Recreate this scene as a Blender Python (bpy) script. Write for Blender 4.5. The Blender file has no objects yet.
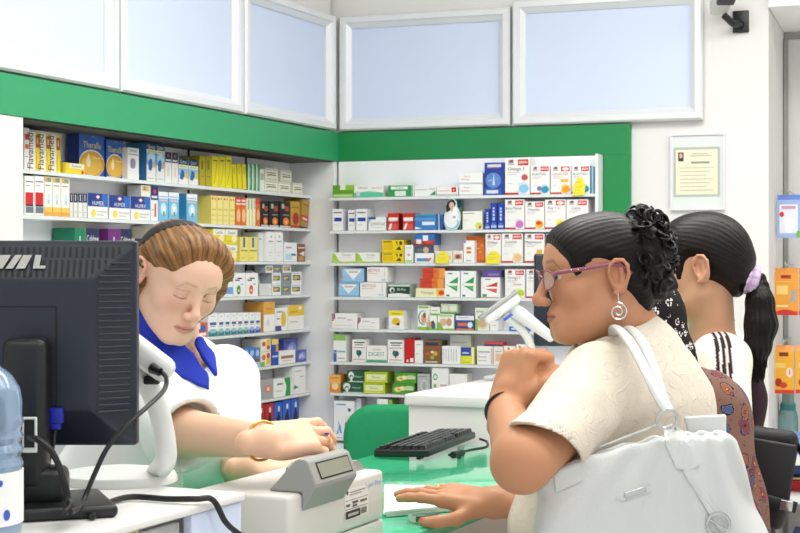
import bpy, bmesh, math, random
import numpy as np
from mathutils import Vector, Matrix, Euler
random.seed(7); rng = np.random.default_rng(7)
scn = bpy.context.scene
COL = scn.collection
PI = math.pi

# ---------------------------------------------------------------- camera: level, eye height 1.45 m, looking along +Y
F = 1500.0; CX = 400.0; CY = 266.5; CZ = 1.45
def W(px, py, d):
    """the point seen at (px, py) of the 800x533 frame at depth d metres"""
    return Vector(((px - CX) / F * d, d, CZ - (py - CY) / F * d))
def WZ(px, py, z):
    """the point at height z seen at (px, py)"""
    return W(px, py, (CZ - z) * F / (py - CY))
cam_data = bpy.data.cameras.new('camera'); cam = bpy.data.objects.new('camera', cam_data); COL.objects.link(cam)
cam.location = (0, 0, CZ); cam.rotation_euler = (PI / 2, 0, 0)
cam_data.sensor_width = 36; cam_data.lens = F / 800 * 36; cam_data.clip_end = 60; cam_data.clip_start = 0.05
cam_data.dof.use_dof = True; cam_data.dof.focus_distance = 2.75; cam_data.dof.aperture_fstop = 20
scn.camera = cam

# ---------------------------------------------------------------- colour + materials
def lin(c):
    return c / 12.92 if c <= 0.04045 else ((c + 0.055) / 1.055) ** 2.4
def hx(h):
    h = h.lstrip('#')
    if len(h) == 3: h = ''.join(c * 2 for c in h)
    return tuple(lin(int(h[i:i + 2], 16) / 255) for i in (0, 2, 4))
def mat(name, color, rough=0.5, metal=0.0, spec=0.5, noise=0.0, nscale=30, bump=0.0, bscale=200, trans=0.0, alpha=1.0, emit=None, coat=0.0, stretch=None):
    m = bpy.data.materials.new(name); m.use_nodes = True
    nt = m.node_tree; b = nt.nodes['Principled BSDF']
    c = hx(color) if isinstance(color, str) else color
    b.inputs['Base Color'].default_value = (*c, 1)
    b.inputs['Roughness'].default_value = rough; b.inputs['Metallic'].default_value = metal
    b.inputs['Specular IOR Level'].default_value = spec
    b.inputs['Transmission Weight'].default_value = trans; b.inputs['Alpha'].default_value = alpha
    b.inputs['Coat Weight'].default_value = coat
    if emit: b.inputs['Emission Color'].default_value = (*hx(emit[0]), 1); b.inputs['Emission Strength'].default_value = emit[1]
    tc = None
    def coords(scale):
        nonlocal tc
        if tc is None: tc = nt.nodes.new('ShaderNodeTexCoord')
        mp = nt.nodes.new('ShaderNodeMapping'); mp.inputs['Scale'].default_value = stretch or (1, 1, 1)
        nt.links.new(tc.outputs['Object'], mp.inputs['Vector'])
        n = nt.nodes.new('ShaderNodeTexNoise'); n.inputs['Scale'].default_value = scale; n.inputs['Detail'].default_value = 4
        nt.links.new(mp.outputs['Vector'], n.inputs['Vector']); return n
    if noise:
        n = coords(nscale); mx = nt.nodes.new('ShaderNodeMix'); mx.data_type = 'RGBA'
        mx.inputs['A'].default_value = (*[v * (1 - noise) for v in c], 1); mx.inputs['B'].default_value = (*[min(1, v * (1 + noise)) for v in c], 1)
        nt.links.new(n.outputs['Fac'], mx.inputs['Factor']); nt.links.new(mx.outputs['Result'], b.inputs['Base Color'])
    if bump:
        n = coords(bscale); bp = nt.nodes.new('ShaderNodeBump'); bp.inputs['Strength'].default_value = bump; bp.inputs['Distance'].default_value = 0.002
        nt.links.new(n.outputs['Fac'], bp.inputs['Height']); nt.links.new(bp.outputs['Normal'], b.inputs['Normal'])
    return m
def vcol_mat(name, rough=0.5, spec=0.4, sss=0.0, bump=0.0, bscale=400, sheen=0.0, coat=0.0):
    """a material whose base colour is the mesh's own printed / pigment colour attribute"""
    m = mat(name, '#ffffff', rough, spec=spec, bump=bump, bscale=bscale, coat=coat)
    nt = m.node_tree; b = nt.nodes['Principled BSDF']
    a = nt.nodes.new('ShaderNodeAttribute'); a.attribute_name = 'Col'
    nt.links.new(a.outputs['Color'], b.inputs['Base Color'])
    if sss:
        b.inputs['Subsurface Weight'].default_value = sss; b.inputs['Subsurface Radius'].default_value = (1, .35, .2); b.inputs['Subsurface Scale'].default_value = 0.006
    return m
M = dict(
    wall=mat('wall_paint', '#e6e4e1', .7, noise=.012, nscale=3, bump=.05, bscale=90),
    floor=mat('floor_tile', '#e2e1de', .35, noise=.03, nscale=4),
    ceil=mat('ceiling_paint', '#f6f6f5', .8, noise=.01, nscale=3),
    white=mat('white_laminate', '#ecece9', .35, noise=.01, nscale=8),
    shelfw=mat('white_shelf_enamel', '#f4f5f6', .4, noise=.012, nscale=9),
    backp=mat('pale_back_panel', '#f1f2f7', .5, noise=.015, nscale=5),
    glass_edge=mat('frosted_shelf_edge', '#e4e9e9', .25, noise=.02, nscale=9),
    lip=mat('clear_acrylic', '#f4f8f8', .08, alpha=.28),
    band_l=mat('green_band_lit', '#2f9b66', .45, noise=.015, nscale=6),  # side band: the same green in its more lit tone
    band_r=mat('green_band_shaded', '#0b8445', .45, noise=.015, nscale=6),  # rear band: same green, with its wall's shade put into the colour
    panel=mat('pale_blue_panel', '#d3def6', .5, noise=.006, nscale=3),
    alu=mat('white_aluminium', '#e6e7e9', .3, metal=0.15, noise=.01, nscale=20),
    chair=mat('green_upholstery', '#0c8a57', .8, noise=.08, nscale=60, bump=.25, bscale=500),
    counter=mat('green_glass_top', '#4fc492', .05, noise=.03, nscale=3, spec=.55),
    counter_dark=mat('green_glass_edge', '#1f8a5a', .1, noise=.03, nscale=5),
    black=mat('black_plastic', '#101214', .38, noise=.08, nscale=40, bump=.05, bscale=600),
    mon=mat('navy_black_monitor_shell', '#1d2430', .36, noise=.05, nscale=12, bump=.06, bscale=900),
    mondark=mat('vent_slot_black', '#06070a', .6, noise=.05, nscale=40),
    key=mat('black_key_cap', '#121416', .4, noise=.05, nscale=40),
    legend=mat('pale_key_legend', '#aab0b4', .5, noise=.02, nscale=40),
    rubber=mat('cable_rubber', '#101113', .45, noise=.05, nscale=60),
    beige=mat('warm_grey_printer_shell', '#d9d7d1', .45, noise=.015, nscale=30, bump=.04, bscale=900),
    grey=mat('grey_display_shell', '#9d9d99', .45, noise=.02, nscale=30, bump=.04, bscale=900),
    lcd=mat('lcd_glass', '#8d9080', .18, noise=.03, nscale=30),
    pale=mat('pale_grey_plastic', '#dfe1de', .35, noise=.012, nscale=20),
    steel=mat('polished_steel', '#c9cacb', .18, metal=1, noise=.02, nscale=40),
    gold=mat('gold', '#d8b25c', .22, metal=1, noise=.04, nscale=80),
    silver=mat('silver', '#dcdcda', .2, metal=1, noise=.03, nscale=80),
    blue=mat('blue_plug_plastic', '#1c2fb0', .4, noise=.04, nscale=40),
    winblue=mat('scanner_window_blue', '#3a5fc0', .2, noise=.03, nscale=40),
    water=mat('pale_blue_bottle_plastic', '#a4bedb', .12, trans=.6, noise=.03, nscale=14),
    paper=mat('white_paper', '#f4f4f3', .7, noise=.015, nscale=12),
    leather=mat('white_leather', '#d0d2d0', .38, noise=.012, nscale=8, bump=.22, bscale=260),
    strap=mat('white_strap_leather', '#cfd2d0', .35, noise=.012, nscale=8, bump=.15, bscale=300),
    blackbag=mat('black_nylon', '#1b1b1e', .55, noise=.1, nscale=25, bump=.3, bscale=500),
    lens=mat('spectacle_lens', '#f2f6f8', .03, alpha=.22),
    frame_mauve=mat('mauve_spectacle_frame', '#8c4a5c', .3, noise=.06, nscale=60),
    scrunchie=mat('lilac_cloth', '#cdb6d6', .8, noise=.06, nscale=60, bump=.4, bscale=300),
    headband=mat('black_headband_cloth', '#141114', .7, noise=.1, nscale=60, bump=.3, bscale=400),
    trouser=mat('dark_trouser_cloth', '#2c2f38', .85, noise=.1, nscale=60, bump=.3, bscale=500),
    skirt=mat('cream_skirt_cloth', '#e6ddc9', .85, noise=.05, nscale=60, bump=.3, bscale=400),
    shoe=mat('shoe_leather', '#1a1817', .4, noise=.1, nscale=50),
    coat=mat('white_coat_cloth', '#e7ebea', .85, noise=.012, nscale=20, bump=.12, bscale=500),
    collar=mat('royal_blue_cloth', '#1a34b8', .8, noise=.05, nscale=50, bump=.2, bscale=500),
    carton=vcol_mat('printed_carton', .42, .4),
    print_=vcol_mat('printed_plastic', .3, .5),
    skin=vcol_mat('skin', .48, .35, sss=.12, bump=.05, bscale=900),
    hair=vcol_mat('hair', .42, .22),
)
def node_cloth(name, build, rough=.85, bump=.25, bscale=420):
    m = mat(name, '#ffffff', rough, bump=bump, bscale=bscale, spec=.25)
    nt = m.node_tree; b = nt.nodes['Principled BSDF']
    tc = nt.nodes.new('ShaderNodeTexCoord')
    out = build(nt, tc.outputs['Object']); nt.links.new(out, b.inputs['Base Color'])
    return m
def ramp(nt, fac, stops, interp='CONSTANT'):
    r = nt.nodes.new('ShaderNodeValToRGB'); r.color_ramp.interpolation = interp
    el = r.color_ramp.elements
    while len(el) < len(stops): el.new(0.5)
    for e, (p, c) in zip(el, stops): e.position = p; e.color = (*hx(c), 1)
    nt.links.new(fac, r.inputs['Fac']); return r.outputs['Color']
def vor(nt, vec, scale, feature='F1', rnd=1.0):
    v = nt.nodes.new('ShaderNodeTexVoronoi'); v.inputs['Scale'].default_value = scale; v.feature = feature; v.inputs['Randomness'].default_value = rnd
    nt.links.new(vec, v.inputs['Vector']); return v
def mixc(nt, fac, a, b):
    mx = nt.nodes.new('ShaderNodeMix'); mx.data_type = 'RGBA'
    nt.links.new(fac, mx.inputs['Factor'])
    for s, v in (('A', a), ('B', b)):
        if isinstance(v, str): mx.inputs[s].default_value = (*hx(v), 1)
        else: nt.links.new(v, mx.inputs[s])
    return mx.outputs['Result']
def lt(nt, val, thr, op='LESS_THAN'):
    n = nt.nodes.new('ShaderNodeMath'); n.operation = op; nt.links.new(val, n.inputs[0]); n.inputs[1].default_value = thr; return n.outputs[0]
def floral(nt, vec):
    nz = nt.nodes.new('ShaderNodeTexNoise'); nz.inputs['Scale'].default_value = 45; nt.links.new(vec, nz.inputs['Vector'])
    ad = nt.nodes.new('ShaderNodeVectorMath'); ad.operation = 'MULTIPLY_ADD'; ad.inputs[1].default_value = (.02, .02, .02)
    nt.links.new(nz.outputs['Color'], ad.inputs[0]); nt.links.new(vec, ad.inputs[2]); w = ad.outputs[0]
    big = vor(nt, w, 29, rnd=.8)
    cols = ramp(nt, big.outputs['Color'], [(0, '#7a3c44'), (.35, '#4a5684'), (.5, '#8f5840'), (.7, '#5c4a72')])
    rings = ramp(nt, big.outputs['Distance'], [(0, '#e3a24a'), (.11, '#3a2026'), (.17, '#ffffff'), (.40, '#22263c'), (.46, '#7d5c50')])
    m1 = lt(nt, big.outputs['Distance'], .17); m1b = lt(nt, big.outputs['Distance'], .40)
    base = mixc(nt, m1b, rings, cols); base = mixc(nt, m1, base, rings)
    sm = vor(nt, w, 110); return mixc(nt, lt(nt, sm.outputs['Distance'], .16), base, '#4a2c30')
def scarfpat(nt, vec):
    big = vor(nt, vec, 48, rnd=.7)
    small = vor(nt, vec, 190, rnd=.6)
    a = lt(nt, big.outputs['Distance'], .40); b_ = lt(nt, small.outputs['Distance'], .46)
    mu = nt.nodes.new('ShaderNodeMath'); mu.operation = 'MULTIPLY'; nt.links.new(a, mu.inputs[0]); nt.links.new(b_, mu.inputs[1])
    return mixc(nt, mu.outputs[0], '#1d1718', '#e4dcdc')
M['floral'] = node_cloth('brown_floral_cloth', floral)
M['scarf'] = node_cloth('black_scarf_with_white_print', scarfpat)
def blouse_mat():
    m = mat('cream_embroidered_cloth', '#e1d6c6', .85, noise=.03, nscale=25, spec=.2)
    nt = m.node_tree; b = nt.nodes['Principled BSDF']; tc = nt.nodes.new('ShaderNodeTexCoord')
    nz = nt.nodes.new('ShaderNodeTexNoise'); nz.inputs['Scale'].default_value = 16; nz.inputs['Detail'].default_value = 1.0
    nz.inputs['Distortion'].default_value = 1.6
    nt.links.new(tc.outputs['Object'], nz.inputs['Vector'])
    # thin raised stems: where the noise crosses one of a few levels
    s = nt.nodes.new('ShaderNodeMath'); s.operation = 'SINE'; k = nt.nodes.new('ShaderNodeMath'); k.operation = 'MULTIPLY'; k.inputs[1].default_value = 52
    nt.links.new(nz.outputs['Fac'], k.inputs[0]); nt.links.new(k.outputs[0], s.inputs[0])
    p = nt.nodes.new('ShaderNodeMapRange'); p.inputs['From Min'].default_value = .72; p.inputs['From Max'].default_value = 1.0
    nt.links.new(s.outputs[0], p.inputs['Value'])
    bp = nt.nodes.new('ShaderNodeBump'); bp.inputs['Strength'].default_value = .55; bp.inputs['Distance'].default_value = .002
    nt.links.new(p.outputs['Result'], bp.inputs['Height']); nt.links.new(bp.outputs['Normal'], b.inputs['Normal'])
    return m
M['blouse'] = blouse_mat()

# ---------------------------------------------------------------- objects
def tag(o, label=None, cat=None, group=None, kind=None):
    for k, v in (('label', label), ('category', cat), ('group', group), ('kind', kind)):
        if v: o[k] = v
    return o
def empty(name, loc, label, cat, group=None, rz=0):
    o = bpy.data.objects.new(name, None); COL.objects.link(o); o.location = loc; o.rotation_euler = (0, 0, rz); o.empty_display_size = .05
    return tag(o, label, cat, group)
def link(name, me, m, parent=None, loc=None):
    o = bpy.data.objects.new(name, me); COL.objects.link(o)
    for x in (m if isinstance(m, (list, tuple)) else [m]): me.materials.append(x)
    if loc is not None: o.location = loc
    if parent is not None: o.parent = parent
    return o
class MB:
    """collects shapes; build() links them as ONE mesh object.  World coordinates unless a frame is set."""
    def __init__(s): s.v = []; s.f = []; s.mi = []; s.sm = []
    def add(s, vs, fs, mi=0, smooth=False):
        b = len(s.v); s.v.extend([tuple(v) for v in vs]); s.f.extend([tuple(b + i for i in f) for f in fs])
        s.mi.extend([mi] * len(fs)); s.sm.extend([smooth] * len(fs)); return s
    def box(s, c, size, R=None, mi=0, bev=0.0):
        bm = bmesh.new(); bmesh.ops.create_cube(bm, size=1)
        for v in bm.verts: v.co = Vector((v.co.x * size[0], v.co.y * size[1], v.co.z * size[2]))
        if bev: bmesh.ops.bevel(bm, geom=bm.edges[:], offset=min(bev, min(size) * .45), segments=3, affect='EDGES', profile=.5)
        return s.bm(bm, (R.to_4x4() if R is not None else Matrix()), c, mi, bool(bev))
    def bm(s, bm, Mx=None, c=(0, 0, 0), mi=0, smooth=False):
        T = Matrix.Translation(Vector(c)) @ (Mx or Matrix())
        bm.verts.index_update()
        vs = [T @ v.co for v in bm.verts]; fs = [[v.index for v in f.verts] for f in bm.faces]
        bm.free(); return s.add(vs, fs, mi, smooth)
    def tube(s, pts, r, n=10, mi=0, closed=False, cap=True, flat=None):
        pts = [Vector(p) for p in pts]; k = len(pts); rr = r if isinstance(r, (list, tuple)) else [r] * k
        vs, fs = [], []; prev = None
        for i, p in enumerate(pts):
            a = pts[(i - 1) % k] if (closed or i > 0) else p; b = pts[(i + 1) % k] if (closed or i < k - 1) else p
            t = (b - a).normalized() if (b - a).length > 1e-9 else Vector((0, 0, 1))
            if prev is None:
                ref = Vector((0, 0, 1)) if abs(t.z) < .9 else Vector((1, 0, 0)); x = t.cross(ref).normalized()
            else: x = (prev - t * prev.dot(t)).normalized()
            prev = x; y = t.cross(x)
            for j in range(n):
                an = 2 * PI * j / n; fx, fy = flat or (1, 1)
                vs.append(p + (x * math.cos(an) * fx + y * math.sin(an) * fy) * rr[i])
        m = k if closed else k - 1
        for i in range(m):
            for j in range(n):
                fs.append((i * n + j, i * n + (j + 1) % n, ((i + 1) % k) * n + (j + 1) % n, ((i + 1) % k) * n + j))
        if cap and not closed: fs.append(tuple(range(n - 1, -1, -1))); fs.append(tuple((k - 1) * n + j for j in range(n)))
        return s.add(vs, fs, mi, True)
    def lathe(s, prof, c=(0, 0, 0), n=40, R=None, mi=0):
        vs, fs = [], []
        for (r, z) in prof:
            for j in range(n):
                a = 2 * PI * j / n; v = Vector((r * math.cos(a), r * math.sin(a), z)); vs.append((R @ v if R is not None else v) + Vector(c))
        for i in range(len(prof) - 1):
            for j in range(n): fs.append((i * n + j, i * n + (j + 1) % n, (i + 1) * n + (j + 1) % n, (i + 1) * n + j))
        fs.append(tuple(range(n - 1, -1, -1))); fs.append(tuple((len(prof) - 1) * n + j for j in range(n)))
        return s.add(vs, fs, mi, True)
    def prism(s, poly, z0, z1, Mx, mi=0):
        """polygon in the local xy plane of Mx, extruded z0..z1"""
        n = len(poly); vs = [Mx @ Vector((x, y, z0)) for x, y in poly] + [Mx @ Vector((x, y, z1)) for x, y in poly]
        fs = [tuple(range(n - 1, -1, -1)), tuple(range(n, 2 * n))] + [(i, (i + 1) % n, n + (i + 1) % n, n + i) for i in range(n)]
        return s.add(vs, fs, mi, False)
    def text(s, t, size, Mx, mi=0, align=0.5):
        vs, fs, w = text_mesh(t)
        return s.add([Mx @ Vector(((x - align * w) * size, y * size, 0)) for x, y in vs], fs, mi)
    def build(s, name, m, parent=None, origin=None, bevel=0):
        o0 = Vector(origin) if origin is not None else Vector((0, 0, 0))
        if parent is not None and origin is None: o0 = Vector((0, 0, 0))
        me = bpy.data.meshes.new(name); me.from_pydata([tuple(Vector(v) - o0) for v in s.v], [], s.f)
        me.polygons.foreach_set('material_index', s.mi); me.polygons.foreach_set('use_smooth', s.sm); me.update()
        ob = link(name, me, m, None)
        ob.location = o0
        if parent is not None:
            ob.parent = parent; ob.matrix_parent_inverse = parent_inv(parent)
        if any(s.sm):
            try: me.set_sharp_from_angle(angle=math.radians(40))
            except Exception: pass
        if bevel:
            b = ob.modifiers.new('bevel', 'BEVEL'); b.width = bevel; b.segments = 2; b.limit_method = 'ANGLE'
        return ob
def parent_inv(p):
    Mx = Matrix()
    chain = []
    while p is not None: chain.append(p); p = p.parent
    for q in reversed(chain): Mx = Mx @ q.matrix_parent_inverse @ q.matrix_basis
    return Mx.inverted()
_tc = {}
def text_mesh(t):
    if t not in _tc:
        cu = bpy.data.curves.new('lettering', 'FONT'); cu.body = t; cu.size = 1; cu.resolution_u = 3
        ob = bpy.data.objects.new('lettering', cu); COL.objects.link(ob)
        dg = bpy.context.evaluated_depsgraph_get(); ev = ob.evaluated_get(dg); me = ev.to_mesh()
        vs = [(v.co.x, v.co.y) for v in me.vertices]; fs = [tuple(p.vertices) for p in me.polygons]; ev.to_mesh_clear()
        bpy.data.objects.remove(ob); bpy.data.curves.remove(cu)
        x0 = min(v[0] for v in vs); x1 = max(v[0] for v in vs)
        _tc[t] = ([(x - x0, y) for x, y in vs], fs, x1 - x0)
    return _tc[t]
def basis(x, y, z, o=(0, 0, 0)):
    Mx = Matrix((x, y, z)).transposed().to_4x4(); Mx.translation = Vector(o); return Mx
def axes(fwd, up=(0, 0, 1)):
    """rotation matrix (3x3) whose y axis is fwd and z axis close to up"""
    y = Vector(fwd).normalized(); x = y.cross(Vector(up)).normalized(); z = x.cross(y)
    return Matrix((x, y, z)).transposed()
def bez(pts, n=8):
    """smooth Catmull-Rom through pts"""
    P = [Vector(p) for p in pts]; P = [P[0] * 2 - P[1]] + P + [P[-1] * 2 - P[-2]]; out = []
    for i in range(1, len(P) - 2):
        for k in range(n):
            t = k / n; a, b, c, d = P[i - 1], P[i], P[i + 1], P[i + 2]
            out.append(.5 * ((2 * b) + (c - a) * t + (2 * a - 5 * b + 4 * c - d) * t * t + (3 * b - a - 3 * c + d) * t ** 3))
    out.append(P[-2]); return out
# ================================================================ THE SETTING
UL = Vector((.4129, .9108, 0)).normalized(); NL = Vector((UL.y, -UL.x, 0))     # side wall: runs away to the right; normal into the shop
UR = Vector((.944, -.330, 0)).normalized(); NR = Vector((UR.y, -UR.x, 0))      # rear wall: runs to the right, slightly nearer
CO = Vector((-.2315, 5.6, 0)); ZU = Vector((0, 0, 1))
def PL(s, off, z): return CO + UL * s + NL * off + ZU * z
def PR(s, off, z): return CO + UR * s + NR * off + ZU * z
def hit(px, n, off, py=None):
    """where the sight line through px meets the vertical plane CO + n*off: (point, depth)"""
    q = Vector(((px - CX) / F, 1, 0)); t = (CO + n * off).dot(n) / q.dot(n); return q * t, t
def sL(px, off=0): p, t = hit(px, NL, off); return (p - CO).dot(UL), t
def sR(px, off=0): p, t = hit(px, NR, off); return (p - CO).dot(UR), t
def zz(py, t): return CZ - (py - CY) / F * t
def slab(P, s0, s1, o0, o1, z0, z1, mi=0, mb=None):
    mb = mb or MB()
    vs = [P(s, o, z) for z in (z0, z1) for o in (o0, o1) for s in (s0, s1)]
    mb.add(vs, [(0, 2, 3, 1), (4, 5, 7, 6), (0, 1, 5, 4), (2, 6, 7, 3), (0, 4, 6, 2), (1, 3, 7, 5)], mi); return mb
def struct(name, mb, m, **k):
    o = mb.build(name, m, **k); o['kind'] = 'structure'; return o
H = 2.95
struct('floor', MB().box((.4, 2.9, -.05), (7.4, 9.2, .1)), M['floor'])
struct('ceiling', MB().box((.4, 3.3, H + .05), (7.4, 8.4, .1)), M['ceil'])
SL0 = sL(23, 0)[0]                                   # near end of the side shelving niche
TB = None
SEND = sR(603.5, 0)[0]; SG = sR(630.5, 0)[0]; SW = sR(768, 0)[0]
BZ0 = CZ + 105.0 / F * 5.6; BZ1 = CZ + 133.5 / F * 5.6      # green band bottom / top
struct('wall_left', slab(PL, -5.6, .0, -.40, -.20, 0, H), M['wall'])
struct('wall_left_pier', slab(PL, -4.9, SL0, -.199, 0, 0, BZ0 - .001), M['wall'])
struct('trim_1', slab(PL, -4.9, 0, -.199, .004, BZ0, BZ1), M['band_l'])
struct('trim_2', slab(PL, -4.9, -.003, -.199, -.03, BZ1 + .001, H), M['wall'])
struct('wall_back', slab(PR, -.3, SW, -.25, -.02, 0, H), M['wall'])
gb = slab(PR, .004, SG, -.0195, .006, BZ0, BZ1); slab(PR, SEND, SG, -.0195, .006, 0, BZ0 - .0005, mb=gb)
struct('trim_3', gb, M['band_r'])
# alcove at the right: return wall, deeper back wall, soffit
struct('wall_alcove_side', slab(PR, SW - .06, SW + .001, -.80, -.2505, 0, H), M['wall'])
struct('wall_alcove_back', slab(PR, SW + .0015, SW + 1.9, -.80, -.62, 0, H), M['wall'])
struct('trim_4', slab(PR, SW + .002, SW + 1.9, -.60, .0, 2.33, H), M['ceil'])
struct('wall_right', MB().box((3.2, 2.2, H / 2), (.15, 6.2, H)), M['wall'])

# ceiling light fittings (out of frame, they light the shop)
def ceiling_light(x, y, rz, w=1.3, d=.5, power=60):
    t = empty('ceiling_light', (x, y, H), 'flush white ceiling light panel over the shop', 'ceiling light', 'ceiling light panels', rz)
    f = MB().box((0, 0, -.02), (w + .06, d + .06, .035)); o = f.build('frame', M['alu']); o.parent = t
    g = MB().box((0, 0, -.039), (w, d, .004)); o = g.build('diffuser', mat('lit_diffuser', '#ffffff', .5, emit=('#fffdf8', 2.5))); o.parent = t
    l = bpy.data.lights.new('light', 'AREA'); l.shape = 'RECTANGLE'; l.size = w; l.size_y = d; l.energy = power; l.color = (1, .985, .96)
    lo = bpy.data.objects.new('light', l); COL.objects.link(lo); lo.location = (0, 0, -.06); lo.parent = t
LIGHT_POWER = 13
for (x, y, pw) in ((-.8, .9, .2), (1.0, .9, .8), (.3, 2.3, .55), (1.5, 2.5, .7), (.45, 3.6, 1.9), (1.75, 3.6, 1.0), (-.2, 3.0, .3)):  # last panel is added to brighten the lower shelves behind the pharmacist
    ceiling_light(x, y, 0, power=LIGHT_POWER * pw)

# ---------------------------------------------------------------- blank panels above the shelving
def light_panel(P, s0, s1, z0, z1, label):
    t = empty('advertising_board', P((s0 + s1) / 2, .03, z0), label, 'panel', 'blank pale blue panels above the shelving')
    fw = .045; fr = MB()
    # mitred frame with a sloping inner face
    def ring(a, oa, b, ob):
        A = [P(s, oa, z) for s, z in ((s0 + a, z0 + a), (s1 - a, z0 + a), (s1 - a, z1 - a), (s0 + a, z1 - a))]
        B = [P(s, ob, z) for s, z in ((s0 + b, z0 + b), (s1 - b, z0 + b), (s1 - b, z1 - b), (s0 + b, z1 - b))]
        fr.add(A + B, [(i, (i + 1) % 4, 4 + (i + 1) % 4, 4 + i) for i in range(4)])
    ring(0, 0.004, 0, .036); ring(0, .036, .006, .044); ring(.006, .044, fw * .55, .044); ring(fw * .55, .044, fw * .62, .036); ring(fw * .62, .036, fw, .022); ring(fw, .022, fw, .004)
    fr.build('frame', M['alu'], t)
    slab(P, s0 + fw - .002, s1 - fw + .002, .008, .016, z0 + fw - .002, z1 - fw + .002).build('sheet', M['panel'], t)
PZ0 = BZ1 + .006; PZ1 = PZ0 + .425
e = [sL(p)[0] for p in (119, 241, 243, 333.5)]
for s0, s1, lb in ((e[0] - .70, e[0] - .012, 'blank pale blue panel over the green fascia, nearest the camera of the side three'),
               (e[0], e[1], 'blank pale blue panel over the green fascia, middle of the side three'),
               (e[2], e[3], 'blank pale blue panel over the green fascia, at the corner on the side wall')):
    light_panel(lambda s, o, z: PL(s, o - .03, z), s0, s1, PZ0, PZ1, lb)
e = [sR(p)[0] for p in (340.5, 511, 513.5, 703)]
for s0, s1, lb in ((e[0], e[1], 'blank pale blue panel on the rear wall beside the corner'),
               (e[2], e[3], 'blank pale blue panel on the rear wall above the green upright')):
    light_panel(lambda s, o, z: PR(s, o - .02, z), s0, s1, PZ0, PZ1 + (.02 if s0 > .3 else 0), lb)

# ---------------------------------------------------------------- shelving units
LB, LF, LBOX = -.188, -.098, -.104        # side unit: back, shelf front, carton fronts (offset from the band plane)
RB, RF, RBOX = .008, .098, .092
LREF = [(312, 196), (312, 229), (308, 262), (308, 294.5), (308, 329), (306, 361.7), (307, 393), (300, 430)]
RREF = [(340, 197.8), (340, 231), (340, 263.2), (340, 297), (340, 329), (340, 362), (340, 393), (340, 438)]
LZ = [zz(py, sL(px, LF)[1]) for px, py in LREF]; RZ = [zz(py, sR(px, RF)[1]) for px, py in RREF]
ORD = ['top', 'second', 'third', 'fourth', 'fifth', 'sixth', 'seventh', 'bottom']
def shelving(P, s0, s1, ob, of, zs, ztop, label, end_near, end_far, ups):
    t = empty('shelving_unit', P((s0 + s1) / 2, ob, 0), label, 'shelving')
    slab(P, s0, s1, ob - .01, ob, .02, ztop).build('back_panel', M['backp'], t)
    for a, b, o1 in end_near + end_far:
        slab(P, a, b, ob, o1, .0, ztop).build('side_panel', M['shelfw'], t)
    for z in zs:
        sh = slab(P, s0, s1, ob + .001, of - .004, z - .009, z).build('shelf', M['shelfw'], t)
        ed = slab(P, s0, s1, of - .004, of, z - .0095, z + .0005); ed.build('edge_strip', M['glass_edge'], sh)
    if P is PL: slab(P, s0, s1, ob + .001, -.012, ztop - .0015, ztop + .0005).build('shade_board', mat('shade_board_grey', '#4a4a46', .7, noise=.05), t)  # dark board added for the shade under the overhanging green band
    for u in ups: slab(P, u - .004, u + .004, ob, ob + .004, .3, ztop).build('upright', M['mondark'], t, )
    slab(P, s0, s1, ob + .001, of - .012, .0, zs[-1] - .02 if P is PR else .62).build('plinth', M['shelfw'], t)
    return t
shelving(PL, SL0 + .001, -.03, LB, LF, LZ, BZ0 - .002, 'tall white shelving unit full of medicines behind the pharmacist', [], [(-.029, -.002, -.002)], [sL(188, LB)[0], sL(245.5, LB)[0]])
shelving(PR, .006, SEND - .012, RB, RF, RZ, BZ0 - .002, 'wide white shelving unit facing the counter under the green band', [], [(SEND - .011, SEND - .001, RF - .01)], [])
# ================================================================ CARTONS
def R(x0, y0, x1, y1, c): return ('p', [(x0, y0), (x1, y0), (x1, y1), (x0, y1)], c)
def P(pts, c): return ('p', pts, c)
def E(cx, cy, rx, ry, c, n=20): return ('p', [(cx + rx * math.cos(2 * PI * k / n), cy + ry * math.sin(2 * PI * k / n)) for k in range(n)], c)
def T(s, x, y, h, c, rot=0, mw=.88): return ('t', s, x, y, h, c, rot, mw)
def lines(x0, x1, y0, y1, n, c, t=.35):
    return [R(x0, y0 + (y1 - y0) * k / n, x1 - (.12 * (k % 3) * (x1 - x0)), y0 + (y1 - y0) * (k + t) / n, c) for k in range(n)]
class CB:
    def __init__(s): s.v = []; s.f = []; s.c = []
    def face(s, vs, fs, c):
        b = len(s.v); s.v += [tuple(v) for v in vs]; s.f += [tuple(b + i for i in f) for f in fs]; s.c += [hx(c)] * len(fs)
    def art(s, ops, w, h, y):
        """printed shapes on the front face (local x -w/2..w/2, z 0..h), each layer a hair in front of the last"""
        for k, o in enumerate(ops):
            yy = y - .00012 * (k + 1)
            if o[0] == 'p':
                pts = [(min(1, max(0, a)), min(1, max(0, b))) for a, b in o[1]]
                s.face([((a - .5) * w, yy, b * h) for a, b in pts], [tuple(range(len(pts)))], o[2])
            else:
                _, t, x, yv, hh, c, rot, mw = o
                vs, fs, tw = text_mesh(t); sz = hh * h * 1.35
                room = (w if rot == 0 else h) * mw; cond = 1.0
                if tw * sz > room: cond = max(.62, room / (tw * sz)); sz *= min(1, room / (tw * sz * cond))
                q = []
                for (a, b) in vs:
                    a = (a - tw / 2) * sz * cond; b = b * sz
                    if rot: a, b = -b, a
                    q.append(((x - .5) * w + a, yy, yv * h + b))
                s.face(q, fs, c)
    def build(s, name, m):
        me = bpy.data.meshes.new(name); me.from_pydata(s.v, [], s.f)
        at = me.color_attributes.new('Col', 'FLOAT_COLOR', 'CORNER')
        arr = np.array([c + (1.0,) for f, c in zip(s.f, s.c) for _ in f], dtype=np.float32).ravel(); at.data.foreach_set('color', arr)
        me.materials.append(m); return me
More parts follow.
